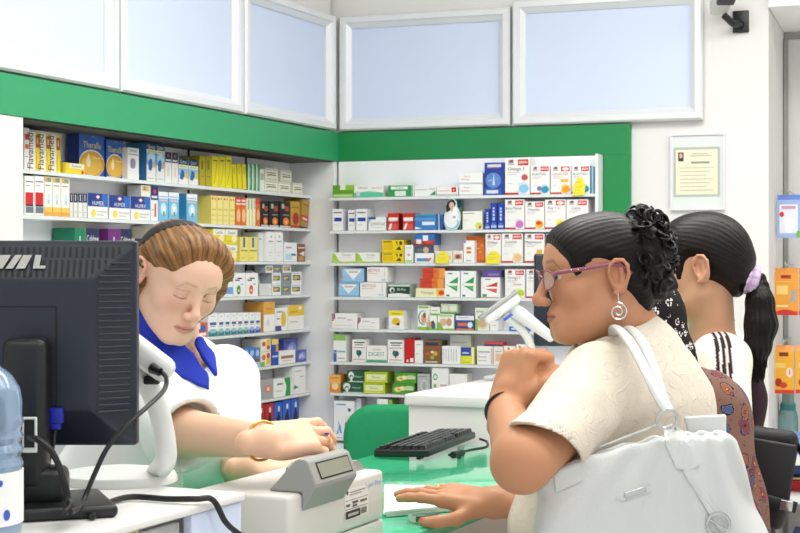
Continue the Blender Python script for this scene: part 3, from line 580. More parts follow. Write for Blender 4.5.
Rr(1, 455, 461.6, 199.5, '#6a9a78', [R(0, .78, 1, 1, '#2f6a86'), R(.1, .3, .9, .6, '#c8d49a'), E(.5, .5, .2, .14, '#e0c060')], 'green and blue carton behind the standing card', back=.05, dep=.03)
Rr(1, 462.6, 482.4, 211.2, '#f4f2ea', [E(.82, .2, .18, .2, '#d4dc5a'), E(.88, .12, .06, .08, '#b0302c'), R(.06, .86, .6, .9, '#999'), R(.06, .5, .3, .54, '#ccc')], 'cream carton with a lime disc')
for a, b, t in ((484.8, 490, 209), (490.4, 497, 203), (497.6, 504, 203.4)):
    Rr(1, a, b, t, '#1f3ea4', [R(.34, .34, .66, .46, '#c8d2f0'), R(.34, .5, .66, .6, '#c8d2f0'), R(.34, .64, .66, .72, '#c8d2f0'), R(.34, .76, .66, .84, '#c8d2f0'), R(.1, .06, .9, .16, '#b9c8ec'), E(.5, .2, .3, .06, '#4a7ad0')], 'upright dark blue carton with pale lettering')
for a, b, t, nm, c1, c2, l_, ds in ((505, 524.4, 199.5, 'Beta Mama', '#c876c0', '#e8c8e4', 1, 'pink'), (525, 544.4, 201.5, 'Vitamina', '#f0b428', '#f6dc8a', 1, 'amber'), (545, 565.8, 199.5, 'Fier + C', '#e8d420', '#f4ec96', 0, 'yellow'), (566.4, 588, 199.5, 'Calciu', '#8a7ac8', '#c9c0ec', 1, 'violet')):
    Rr(1, a, b, t, '#f3f2f0', vit(nm, c1, c2, '#4a4a50', l_) + ([E(.72, .22, .16, .07, '#d2402c')] if ds == 'amber' else []), f'white carton with a red label and {ds} foot')
for a, b in ((332.4, 355.6), (356.2, 379.6)):
    Rr(2, a, b, 252.4, '#f2f3ee', [P([(0, 1), (0, .2), (.3, .08), (.14, .8)], '#a6cf4a'), P([(0, 0), (1, 0), (1, .16), (.5, .1), (0, .3)], '#b4d860'), T('Dulcolax', .62, .66, .2, '#8a9090', 0, .55), R(.4, .46, .8, .5, '#c8c8c4')], 'white carton with a lime swoosh')
for yt, yb, ds in ((252.5, None, 'lower of two'), (240, 252.2, 'upper of two')):
    Rr(2, 382, 404, yt, '#efcf12', [R(.06, .8, .45, .9, '#6a5a18'), R(.06, .2, .5, .7, '#e0bd0c'), P([(.62, .2), (.9, .15), (.8, .5)], '#4a3c14'), P([(.62, .85), (.72, .5), (.7, .9)], '#4a3c14'), R(.8, .6, .92, .88, '#4a3c14')], 'yellow carton with dark marks, ' + ds, yb=yb, side='#d9b80c')
Rr(2, 404.6, 413, 245, '#f1f3ef', [R(.1, .04, .9, .16, '#a8cf6a'), E(.5, .45, .16, .08, '#d8a89c'), R(.2, .82, .8, .86, '#bbb')], 'small white carton with a green foot')
Rr(2, 414.8, 434, 245.2, '#eceff2', [R(0, .55, 1, 1, '#4a5262'), E(.58, .72, .15, .17, '#d6b29a'), R(.1, .62, .4, .8, '#6a7484'), R(.12, .28, .9, .5, '#f3f5f7'), R(.1, .08, .7, .26, '#5f8fc4'), P([(.75, .05), (.9, .3), (.6, .2)], '#cf6a34')], 'carton with a portrait photo', side='#dfe2e6')
Rr(2, 414.5, 434.5, 231.8, '#2f6fb4', [R(0, 0, 1, .4, '#b4302a'), R(.42, .36, .68, .86, '#eef0f2'), R(.08, .1, .34, .5, '#e6e2de'), E(.75, .25, .18, .16, '#cc4a34')], 'blue and red carton on the portrait one', yb=244.9)
Rr(2, 435, 452.6, 251, '#eee6de', [R(.1, .6, .4, .7, '#bbb'), R(.6, .3, .9, .6, '#d8b8a8')], 'low cream carton behind a yellow price tag')
Rr(2, 453, 463, 250.6, '#efe8e0', [R(.12, .28, .9, .72, '#cba294'), E(.5, .5, .24, .16, '#8a4a3c')], 'low cream carton with a brown picture')
Rr(2, 463.6, 474.6, 240.6, '#f3f3f2', [R(.25, .6, .7, .7, '#e2722c'), R(.25, .42, .7, .52, '#e2722c'), R(0, .9, .2, 1, '#8a8ac0'), R(.2, .06, .7, .12, '#aebcd8')], 'tall white carton with two orange marks', dep=.03)
Rr(2, 466, 484.8, 236, '#e8792a', [E(.75, .4, .05, .04, '#f2b07a'), E(.6, .7, .05, .04, '#f2b07a'), E(.85, .65, .05, .04, '#f2b07a'), R(.4, .03, 1, .1, '#d4602c'), R(.6, .52, .7, .56, '#f8e0cc')], 'orange carton standing behind a tall white one', back=.036, dep=.045)
for a, b, t, nm, c1, c2, l_, ds in ((485.4, 501, 234, 'Ginkgo', '#e6d05a', '#f2e6a4', 0, 'pale yellow'), (501.6, 522.8, 233.4, 'Lecithin', '#eabf86', '#f2d8b4', 1, 'tan'), (524.6, 544.4, 233.6, 'Magnesium', '#3a7cc0', '#e0703c', 1, 'blue'), (546.4, 567, 233.6, 'Zinc', '#8ab84a', '#cfe0a0', 1, 'green')):
    Rr(2, a, b, t, '#f3f1ee', vit(nm, c1, c2, '#403c40', l_) + ([R(.62, .3, .9, .45, '#e2b43c')] if ds == 'blue' else []), f'white carton with a red label and {ds} foot')
ENV = [P([(.1, .92), (.9, .92), (.5, .2)], '#f2f5f7'), R(.3, .7, .72, .8, '#d8a094'), R(0, 0, 1, .12, '#7fb4da')]
Rr(3, 338.4, 359, 283.4, '#9cc8ea', ENV, 'light blue carton with a white triangle, lower of two')
Rr(3, 342.4, 364, 268.4, '#9cc8ea', ENV, 'light blue carton with a white triangle, upper of two', yb=283, side='#7fa8cc')
BI = [T('BIOTICS', .35, .68, .2, '#b0524a', 0, .56), R(.06, .55, .5, .6, '#d9b8b0'), R(.7, .1, .92, .18, '#b4c4e0'), R(.85, .2, .88, .9, '#d2d2d0')]
Rr(3, 360, 386, 282.4, '#f3f2f0', BI, 'white carton with faded red lettering, lower of two')
Rr(3, 367, 387.4, 267, '#f3f2f0', BI, 'white carton with faded red lettering, upper of two', yb=282)
Rr(3, 388, 410, 284, '#f0f3ef', [P([(0, .24), (.5, .3), (1, .2), (1, .82), (0, .82)], '#1f4636'), E(.18, .54, .12, .2, '#e6ece6'), E(.2, .5, .07, .13, '#1f4636'), T('Bil Plus', .62, .5, .18, '#dfe8e2', 0, .5), R(0, .9, 1, 1, '#8fbf9a')], 'white carton with a dark green panel', side='#b4c8b8')
Rr(3, 415.6, 445, 288.3, '#f1ebc0', [P([(.74, .1), (.96, .2), (.98, .9), (.7, .9)], '#f0b428'), E(.88, .5, .1, .26, '#d8432c'), T('Flamigel', .4, .36, .34, '#8a9a8c', 0, .58)], 'pale yellow carton under two red orange ones')
RO = [R(.5, 0, 1, 1, '#e6762c'), R(.75, 0, 1, 1, '#eaa050'), T('Venoruton', .36, .52, .24, '#8a3a5c', 0, .55), R(.1, .2, .5, .28, '#c2482c')]
Rr(3, 419.8, 444, 278.2, '#d2401f', RO, 'red and orange carton, lower of two', yb=288, dep=.05)
Rr(3, 422, 445, 268.2, '#d2401f', RO, 'red and orange carton, upper of two', yb=278, dep=.05)
def tri(c, c2): return [P([(.08, .48), (.82, .22), (.88, .78)], c), P([(.2, .48), (.82, .3), (.84, .4)], c2), R(.16, .44, .84, .54, '#f3f6f2'), R(.2, .88, .5, .93, '#6a8a78'), R(.1, .04, .3, .1, '#2a5a3c')]
for a, b in ((444.8, 460), (460.6, 476)):
    Rr(3, a, b, 271, '#f3f5f3', tri('#3a9a4a', '#6abf70'), 'white carton with a green triangle', side='#d4dcd6')
Rr(3, 481, 500, 277.4, '#f4f3f2', tri('#cf3a2a', '#e2705c') + [R(.08, .04, .3, .18, '#4a9a6a'), R(0, 0, 1, .03, '#e2a49c')], 'white carton with a red triangle')
Rr(3, 482.6, 501, 270, '#5f4a94', [R(.3, .2, .9, .5, '#8a78b8')], 'purple carton on the red triangle one', yb=277, dep=.05)
for a, b, nm in ((505, 525, 'Omega 3'), (526.2, 546, 'Omega 3')):
    Rr(3, a, b, 269.4, '#f3f2f0', vit(nm, '#b8d030', '#e4ec9a', '#5a6068') + [R(.4, .45, .85, .5, '#e0c4c0')], 'white carton with a red label and lime foot')
for a, b, t in ((332, 357.4, 313.4), (358, 379.4, 318)):
    Rr(4, a, b, t, '#f3f2f0', [R(0, .5, .06, 1, '#c8463c'), R(.07, .6, .12, 1, '#4a5a9a'), R(.2, .66, .55, .72, '#a8b0bc'), R(.6, .55, .8, .6, '#b4b4c8'), R(.1, .2, .8, .24, '#d0d0d0')], 'low white carton with a red and blue end', side='#d4d4d4')
Rr(4, 388.6, 404, 310.6, '#f3f3f0', [R(0, .72, 1, 1, '#ecdf2c'), R(.2, .8, .8, .86, '#b8a81c'), E(.48, .42, .28, .2, '#e6c428'), E(.62, .28, .1, .08, '#3a3020'), R(.2, .1, .7, .13, '#ccc')], 'white carton with a yellow top and yellow fruit')
BABY = [R(0, 0, 1, .12, '#8cc63f'), E(.45, .5, .4, .3, '#2f7f9a', 28), E(.5, .5, .36, .27, '#f3f1ea', 28), E(.5, .45, .22, .2, '#dba070'), E(.56, .6, .12, .12, '#8a5a3a'), R(.1, .9, .9, .97, '#7fb83c')]
Rr(4, 417.6, 430, 305.6, '#eef3ea', BABY, 'tall white and green carton with a round picture')
Rr(4, 430.4, 440, 307, '#eef3ea', [R(0, 0, 1, .2, '#8cc63f'), R(.15, .5, .8, .6, '#9aa69a')], 'small white and green carton on the picture ones', yb=315, dep=.06)
Rr(4, 426.6, 437, 315.4, '#eef3ea', [R(0, 0, 1, .15, '#8cc63f'), E(.4, .35, .2, .25, '#d8a070'), E(.65, .3, .22, .25, '#3f6a8a'), E(.6, .5, .14, .14, '#6a4a34')], 'short white and green carton with two round pictures', dep=.03)
Rr(4, 437.6, 454, 314, '#eef3ea', [P([(0, 0), (.4, 0), (.2, .4), (0, .5)], '#7fb83c'), R(.4, 0, 1, .1, '#8cc63f'), E(.35, .5, .22, .24, '#d8b896'), E(.7, .5, .16, .26, '#c89a7c'), R(.1, .85, .9, .93, '#9cc860')], 'wide white and green carton with two faces')
Rr(4, 441, 457.4, 304, '#c3d0b4', [R(0, 0, 1, .16, '#6f9f3c'), R(.06, .3, .42, .8, '#dfe6d6'), R(.55, .3, .95, .8, '#dfe6d6')], 'muted green carton on the one with two faces', yb=313.6, dep=.06)
Rr(4, 455.8, 474.2, 315.8, '#2f4f94', [R(0, .7, 1, 1, '#eceef0'), R(.1, .84, .7, .9, '#a8b4c8'), R(.1, .3, .62, .52, '#e0703c'), E(.78, .38, .14, .2, '#dfe6f0'), R(0, 0, 1, .12, '#d8803c')], 'blue and white carton with an orange word')
Rr(4, 475, 489.4, 308, '#e8eee0', [E(.5, .34, .42, .3, '#e0d4bc'), E(.5, .34, .3, .2, '#c8b08c'), R(0, .0, .2, .5, '#8cb850'), R(.1, .8, .9, .88, '#a8bc90')], 'green and white carton with a round cream picture')
Rr(4, 490, 498, 321, '#f2f2f2', [R(.2, .5, .8, .56, '#bbb')], 'small white carton near the scanner')
Rr(4, 509, 531, 319.5, '#f1f3f6', [R(0, 0, 1, .4, '#3f68b8'), R(.1, .55, .6, .66, '#4a78c4'), R(.1, .12, .7, .26, '#dfe6f2')], 'white and blue carton behind the scanner')
Rr(5, 333.4, 346, 334.6, '#eef2ec', [R(0, .78, 1, 1, '#8abf5c'), R(0, 0, .25, .42, '#3a64b4'), T('Bio', .12, .3, .12, '#dfe8f4', 0, .2), R(.3, .34, .95, .4, '#98a8c8'), R(.3, .1, .9, .14, '#c4a8a8')], 'white carton with a green top and blue corner')
LF_ = [R(.15, .84, .9, .9, '#4a5458'), R(.2, .74, .8, .79, '#889'), R(.1, .62, .9, .66, '#d09a90'), E(.5, .4, .2, .13, '#1f5a5c'), E(.4, .46, .1, .08, '#2f7a70'), R(.46, .2, .54, .36, '#3a5a50'), R(.1, .1, .9, .14, '#d8a8a0')]
Rr(5, 352, 366, 339.6, '#efefec', LF_, 'white carton with a dark teal tree, beside the green topped one')
Rr(5, 387.6, 404, 340, '#efefec', LF_, 'white carton with a dark teal tree, beside a red carton', dep=.05)
Rr(5, 366.6, 386.8, 345.8, '#f2f2ee', [R(0, 0, 1, .14, '#4aa078'), R(.06, .16, .94, .2, '#bfe0d0'), T('DIGEST', .5, .38, .26, '#4a9a6c', 0, .8), T('COLIN', .5, .72, .12, '#c0685c', 0, .7)], 'low white carton with green capital lettering')
Rr(5, 404.6, 414, 338.6, '#c81a18', [R(.2, .04, .4, .14, '#f0e0dc'), R(.6, .04, .95, .2, '#f2eeea'), R(0, .94, 1, 1, '#a81414')], 'bright red carton')
Rr(5, 414.6, 423, 340.6, '#f1f1ec', [R(.15, .8, .8, .84, '#bbb'), R(.15, .4, .5, .44, '#ccc')], 'plain white carton beside a brown one')
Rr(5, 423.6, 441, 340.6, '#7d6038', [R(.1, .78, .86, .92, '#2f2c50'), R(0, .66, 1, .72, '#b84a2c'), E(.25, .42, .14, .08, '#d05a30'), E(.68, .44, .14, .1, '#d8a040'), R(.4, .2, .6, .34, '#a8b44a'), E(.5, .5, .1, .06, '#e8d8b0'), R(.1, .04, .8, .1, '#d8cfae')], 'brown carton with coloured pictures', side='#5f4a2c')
Rr(5, 442, 460.6, 346.2, '#f2f2f0', [R(.06 + .14 * k, .15, .1 + .14 * k, .85, '#bcc0c0') for k in range(6)], 'white carton with rows of grey print', dep=.04)
Rr(5, 461, 474, 347.4, '#e4e43c', [R(0, .5, .78, 1, '#2f44a8'), R(.1, .62, .6, .72, '#c4ccec'), R(.1, .1, .7, .14, '#b8b42c'), R(.85, 0, 1, 1, '#f1f1e6')], 'lime carton with a blue square', dep=.04)
Rr(5, 450, 471, 334.8, '#eceeee', [R(.1, .7, .8, .76, '#ccc')], 'white carton standing behind the printed white one', back=.05, dep=.035)
Rr(5, 477, 493, 346.2, '#f1f1ef', [R(.1, .66, .8, .72, '#8a9098'), R(.1, .4, .6, .44, '#aaa'), R(.1, .2, .6, .24, '#bbb'), R(.88, .05, .97, .9, '#e0b8a0')], 'white carton with grey print under a pink one')
Rr(5, 484, 502.6, 342, '#cf4a52', [R(0, 0, 1, .4, '#2f3a6a')], 'flat pink and navy carton on a white one', yb=346, dep=.05)
Rr(5, 493.4, 503.4, 346.4, '#efe6de', [R(.2, .2, .8, .6, '#e8c4a4'), R(.2, .7, .8, .76, '#bbb')], 'cream carton under a pink one')
Rr(5, 504, 515.6, 346, '#e0622a', [R(0, .74, 1, 1, '#f0eeea'), R(.2, .3, .8, .5, '#b84a1c'), R(.3, .8, .5, .92, '#e08a3c')], 'orange carton with a white top')
Rr(5, 516.2, 527.6, 344.4, '#a6cbe6', [R(0, .74, 1, 1, '#eef2f4'), R(.3, .3, .8, .4, '#6a9cc8'), E(.3, .86, .12, .08, '#e0a03c')], 'light blue carton with a white top')
Rr(6, 329.6, 340.6, 375, '#e8902c', [R(0, .5, 1, 1, '#efb45c'), E(.5, .35, .3, .2, '#f4d8a4'), R(.1, .8, .9, .86, '#c86a1c')], 'orange carton at the corner')
DG = [E(.25, .6, .17, .34, '#e4ece4'), E(.25, .48, .1, .16, '#1c5a40'), R(.2, .1, .32, .5, '#e4ece4'), T('Natural', .7, .42, .2, '#cfe0d4', 0, .46), R(.1, 0, 1, .08, '#dfe8e0')]
Rr(6, 341.4, 362.8, 382.4, '#1c5a40', DG, 'dark green carton with a white tree, lower of two')
Rr(6, 347, 363.6, 371, '#1c5a40', DG, 'dark green carton with a white tree, upper of two', yb=382, dep=.06)
LI = [R(.08, .25, .92, .8, '#e8ecb4'), R(.08, .8, .92, .94, '#9cb81c'), T('Slimtea', .5, .42, .22, '#8aa48c', 0, .6), R(.08, .04, .8, .16, '#e4dc6a')]
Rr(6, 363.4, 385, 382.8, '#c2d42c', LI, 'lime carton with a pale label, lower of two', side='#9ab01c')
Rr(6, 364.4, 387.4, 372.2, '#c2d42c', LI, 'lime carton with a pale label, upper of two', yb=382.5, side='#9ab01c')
FL = [E(.25, .45, .18, .24, '#e8d88a'), E(.45, .55, .16, .2, '#f0e6b4'), E(.75, .6, .22, .2, '#c6d8a0'), R(.6, .4, .95, .5, '#d8e4c0'), E(.3, .45, .07, .1, '#d0a02c')]
Rr(6, 392.4, 414.6, 383.6, '#4f9a2c', FL, 'leaf green carton with pale flowers, lower of two')
Rr(6, 394.8, 416.4, 373, '#4f9a2c', FL, 'leaf green carton with pale flowers, upper of two', yb=383.3)
Rr(6, 417.4, 430, 374, '#b5b7b8', [E(.55, .45, .3, .3, '#c9cbcb'), E(.55, .45, .2, .2, '#a8aaab'), R(.1, .85, .8, .9, '#8c8e90')], 'grey carton with a pale ring')
Rr(6, 431.6, 448.6, 367, '#eff1ee', [E(.22, .66, .13, .12, '#4aa04a'), E(.22, .66, .08, .07, '#eff1ee'), E(.2, .34, .1, .08, '#8cc46a'), R(.5, .32, .9, .4, '#d8b0a8')], 'white carton with green rings')
Rr(6, 449.2, 467, 374, '#f2f1ef', [R(.1, .1, .5, .3, '#cf4a40'), R(.55, .45, .9, .55, '#b8bcc4'), R(.6, .1, .9, .2, '#d89a90')], 'low white carton with a red mark', side='#d4d2ce')
Rr(7, 334, 354, 401, '#eef1f2', [R(.1, .88, .6, .92, '#7aa4d0'), P([(.1, .08), (.25, .3), (.2, .45), (.34, .3), (.4, .1), (.32, .12), (.26, .24), (.2, .1)], '#4f9ad0'), E(.78, .3, .24, .24, '#7a5238'), E(.7, .5, .14, .1, '#e4e2dc'), R(.7, .72, .84, .8, '#444a68')], 'tall white carton with a blue figure and brown picture')
Rr(7, 356.4, 361, 398.4, '#dfe4ec', [R(.1, .6, .9, .7, '#7a90b8')], 'narrow pale blue carton beside the tall figure one', back=.02)
Rr(7, 366, 376, 411, '#39484c', [R(.2, .4, .8, .6, '#6f8286'), R(0, 0, 1, .2, '#2c5a6a')], 'dark grey carton just above the chair back')
Rr(7, 376.8, 388, 399, '#f1f2f0', [R(0, 0, .12, 1, '#d8dad8'), R(.3, .6, .8, .66, '#aaa')], 'white carton just above the chair back')
Rr(7, 388.6, 392, 400, '#8fb84a', [R(.2, .3, .8, .6, '#c4d89a')], 'narrow green carton just above the chair back')
Rr(7, 396, 403, 410, '#cf8a4a', [R(.2, .3, .8, .6, '#e8c49a')], 'small orange carton by the white counter')
Rr(7, 404.4, 412, 399, '#f1f1ee', [R(.2, .6, .8, .66, '#bbb')], 'small white carton by the white counter')

ordn = {2: ['left', 'right'], 3: ['leftmost', 'middle', 'rightmost']}
NUM = ['first', 'second', 'third', 'fourth', 'fifth', 'sixth', 'seventh', 'eighth']
CNT = {2: 'two', 3: 'three', 4: 'four', 5: 'five', 6: 'six', 7: 'seven', 8: 'eight'}
same = {}
for r in CART: same.setdefault((r[0], r[1], r[7]), []).append(r)
tops = {}
for r in CART:
    u, sh, x0, x1, yt, base, art, desc, k = r
    S, Pf, zs, bo, bb = (sL, PL, LZ, LBOX, LB) if u == 'L' else (sR, PR, RZ, RBOX, RB)
    off = bo - k.get('back', 0)
    (a, ta), (b, tb) = S(x0, off), S(x1, off)
    tm = (ta + tb) / 2
    z0 = zs[sh] + .0015 if k.get('yb') is None else zz(k['yb'], tm)
    h = zz(yt, tm) - z0
    ceil_ = (zs[sh - 1] - .0125) if sh else BZ0 - .004
    h = min(h, ceil_ - z0)
    dep = min(k.get('dep', .2), off - bb - .007)
    w = (b - a) - .0008
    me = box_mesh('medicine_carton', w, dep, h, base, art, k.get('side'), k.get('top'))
    o = bpy.data.objects.new('medicine_carton', me); COL.objects.link(o)
    c = Pf((a + b) / 2, off - dep / 2, z0); o.location = c
    ud = UL if u == 'L' else UR
    o.rotation_euler = (0, math.radians(k.get('tilt', 0)), math.atan2(ud.y, ud.x))
    if k.get('tilt'):
        h *= .93; o.data = box_mesh('medicine_carton', w * .92, dep, h, base, art, k.get('side'), k.get('top')); o.location.z += abs(math.sin(math.radians(k['tilt']))) * w / 2
    g = same[(u, sh, desc)]; n = len(g)
    where = f"{'side' if u == 'L' else 'rear'} unit {ORD[sh]} shelf"
    pre = ''
    if n > 1:
        i = g.index(r); pre = f", {ordn[n][i]} of {CNT[n]}" if n in ordn else f", {NUM[i]} of {CNT[n]} from the left"
    tag(o, f"{desc}{pre}, {where}", 'carton', f"medicine cartons on the {'side' if u == 'L' else 'rear'} shelving")

# yellow price tags and the standing display card
def price_tag(px0, px1, yt, yb, label, lean=18):
    off = RF + .006; (a, t), (b, _) = sR(px0, off), sR(px1, off); w = b - a; z0 = zz(yb, t) ; h = zz(yt, t) - z0
    pts = [(-.5, 0), (.42, 0), (.5, .62), (.36, .72), (.34, .9), (.2, 1), (-.1, 1), (-.24, .88), (-.26, .72), (-.42, .62)]
    B = CB(); n = len(pts)
    B.face([(x * w, 0, y * h) for x, y in pts] + [(x * w, .0012, y * h) for x, y in pts], [tuple(range(n)), tuple(range(2 * n - 1, n - 1, -1))] + [(i, n + i, n + (i + 1) % n, (i + 1) % n) for i in range(n)], '#f2e23c')
    B.art([R(.3, .74, .66, .77, '#b8a81c'), R(.2, .45, .75, .49, '#cfc02c'), R(.2, .3, .6, .34, '#d9ca38')], w, h, 0)
    o = bpy.data.objects.new('price_tag', B.build('price_tag', M['print_'])); COL.objects.link(o)
    o.location = PR((a + b) / 2, off, z0); o.rotation_euler = (0, 0, math.atan2(UR.y, UR.x)); tag(o, label, 'price tag', 'yellow price tags')
price_tag(572.6, 585.4, 178, 195.5, 'bright yellow price tag on the rear unit top shelf')
price_tag(435, 449.5, 251.4, 263.4, 'bright yellow price tag beside the low cream cartons, rear unit third shelf')
price_tag(485.2, 500.5, 251.2, 263.8, 'bright yellow price tag in front of a red labelled carton, rear unit third shelf')
def display_card():
    off = RF + .004; (a, t), (b, _) = sR(443, off), sR(461, off); w = b - a; z0 = RZ[1] + .0015; h = zz(198.6, t) - z0
    o2 = [(.05, .3), (.1, .12), (.25, 0), (.75, 0), (.92, .15), (.97, .4), (.9, .62), (.78, .72), (.76, .88), (.62, .98), (.42, .99), (.24, .9), (.16, .75), (.2, .6), (.08, .48)]
    pts = [(x - .5, y) for x, y in o2]; B = CB(); n = len(pts)
    B.face([(x * w, 0, y * h) for x, y in pts] + [(x * w, .002, y * h) for x, y in pts], [tuple(range(n)), tuple(range(2 * n - 1, n - 1, -1))] + [(i, n + i, n + (i + 1) % n, (i + 1) % n) for i in range(n)], '#dfe9f2')
    B.art([E(.5, .2, .4, .18, '#8fc0e0'), E(.46, .24, .34, .18, '#eef3f6'), P([(.2, .55), (.17, .75), (.26, .9), (.45, .98), (.62, .95), (.72, .84), (.66, .74), (.5, .7), (.36, .6)], '#1a1716'), E(.48, .78, .14, .11, '#d8b49c'), E(.52, .64, .1, .1, '#cfa890'), P([(.2, .5), (.4, .56), (.5, .6), (.6, .5), (.5, .2), (.22, .24)], '#f2efee'), P([(.46, .25), (.78, .28), (.84, .5), (.76, .72), (.66, .76), (.56, .66), (.48, .45)], '#f7f8fa'), R(.54, .36, .7, .44, '#9cb8e0')], w, h, 0)
    o = bpy.data.objects.new('display_card', B.build('display_card', M['print_'])); COL.objects.link(o)
    o.location = PR((a + b) / 2, off, z0); o.rotation_euler = (0, 0, math.atan2(UR.y, UR.x))
    tag(o, 'cut-out card of a dark-haired woman holding a white bottle, rear unit second shelf', 'display card')
display_card()
# ================================================================ COUNTERS AND WHAT STANDS ON THEM
A0 = Vector((-.1266, 3.453, 0))                       # pharmacist-side edge of the glass counter
def PC(s, n, z): return A0 + UL * s + NL * n + ZU * z  # s along the counter (away), n towards the customers
RC = basis(UL, -NL, ZU)                                # counter frame: x along, y towards the pharmacist
RC3 = RC.to_3x3()
GZ = 1.0; SZ = 1.13
t = empty('counter', PC(-.4, .26, 0), 'green glass topped counter between the pharmacist and the customers', 'counter')
mb = MB(); mb.box(PC(-.375, .26, GZ - .0125), (1.60, .52, .024), RC3, bev=.003); mb.build('top', M['counter'], t)
mb = MB(); mb.box(PC(-.375, .25, .485), (1.58, .44, .97), RC3); mb.build('body', M['white'], t)
mb = MB(); mb.box(PC(-.375, .25, GZ - .0285), (1.60, .48, .008), RC3); mb.build('support_strip', M['steel'], t)
# white raised counter block
t = empty('counter_block', PC(.86, .27, 0), 'white raised counter block carrying the far hand scanner', 'counter')
mb = MB(); mb.box(PC(1.055, .238, .543), (1.08, .615, 1.086), RC3, bev=.002); mb.build('body', M['white'], t)
mb = MB(); mb.box(PC(1.055, .238, 1.100), (1.10, .63, .030), RC3, bev=.004); mb.build('top', M['white'], t)
# showcase with the monitor
t = empty('showcase', PC(-1.95, .2, 0), 'white topped display case carrying the monitor, nearest the camera', 'display case')
s0, s1, n0, n1 = -2.75, -1.245, -.06, .4626
mb = MB(); mb.box(PC((s0 + s1) / 2, (n0 + n1) / 2, SZ - .006), (s1 - s0, n1 - n0, .012), RC3, bev=.003); mb.build('top', M['white'], t)
mb = MB(); mb.box(PC((s0 + s1) / 2, (n0 + n1) / 2 - .02, .42), (s1 - s0 - .03, n1 - n0 - .06, .84), RC3); mb.build('body', M['white'], t)
mb = MB(); mb.box(PC(s1 - .012, (n0 + n1) / 2 - .01, .975), (.018, n1 - n0 - .03, .274), RC3); mb.build('end_panel', M['white'], t)
mb = MB(); mb.box(PC(s1 - .068, n1 - .012, .980), (.13, .014, .274), RC3, bev=.002); mb.build('corner_panel', M['panel'], t)
mb = MB(); mb.box(PC((s0 + s1) / 2 - .07, n1 - .014, .975), (s1 - s0 - .17, .006, .27), RC3); mb.build('front_glass', M['lip'], t)
mb = MB(); mb.box(PC((s0 + s1) / 2, n0 + .012, .975), (s1 - s0 - .03, .018, .264), RC3); mb.build('back_panel', M['white'], t)
mb = MB(); mb.box(PC((s0 + s1) / 2 - .01, .19, 1.062), (s1 - s0 - .06, .42, .008), RC3); mb.build('shelf', M['shelfw'], t)
for i, (s, w, h, c, art, ds) in enumerate(((-1.50, .09, .044, '#e9dfa8', [R(.06 + .15 * k, .1, .12 + .15 * k, .9, '#c9b34a') for k in range(6)], 'pale yellow striped packet lying inside the display case'),
        (-1.63, .10, .042, '#e3c22c', [R(.1, .3, .9, .6, '#c79a1c'), R(.1, .7, .6, .8, '#8a6a1c')], 'yellow packet lying inside the display case under the cable'),
        (-1.745, .09, .044, '#efeeea', [R(.1, .5, .7, .7, '#d9a0a0'), R(.1, .2, .8, .3, '#c8b050')], 'white packet with pink print inside the display case'),
        (-1.86, .1, .045, '#dcc24a', [R(.1, .3, .9, .6, '#b8962c')], 'mustard packet inside the display case, farthest toward the bottle'))):
    o = bpy.data.objects.new('packet', box_mesh('packet', w, .12, h, c, art)); COL.objects.link(o); o.location = PC(s, .365, 1.0667); o.rotation_euler = (0, 0, math.atan2(UL.y, UL.x)); tag(o, ds, 'packet', 'packets in the display case')

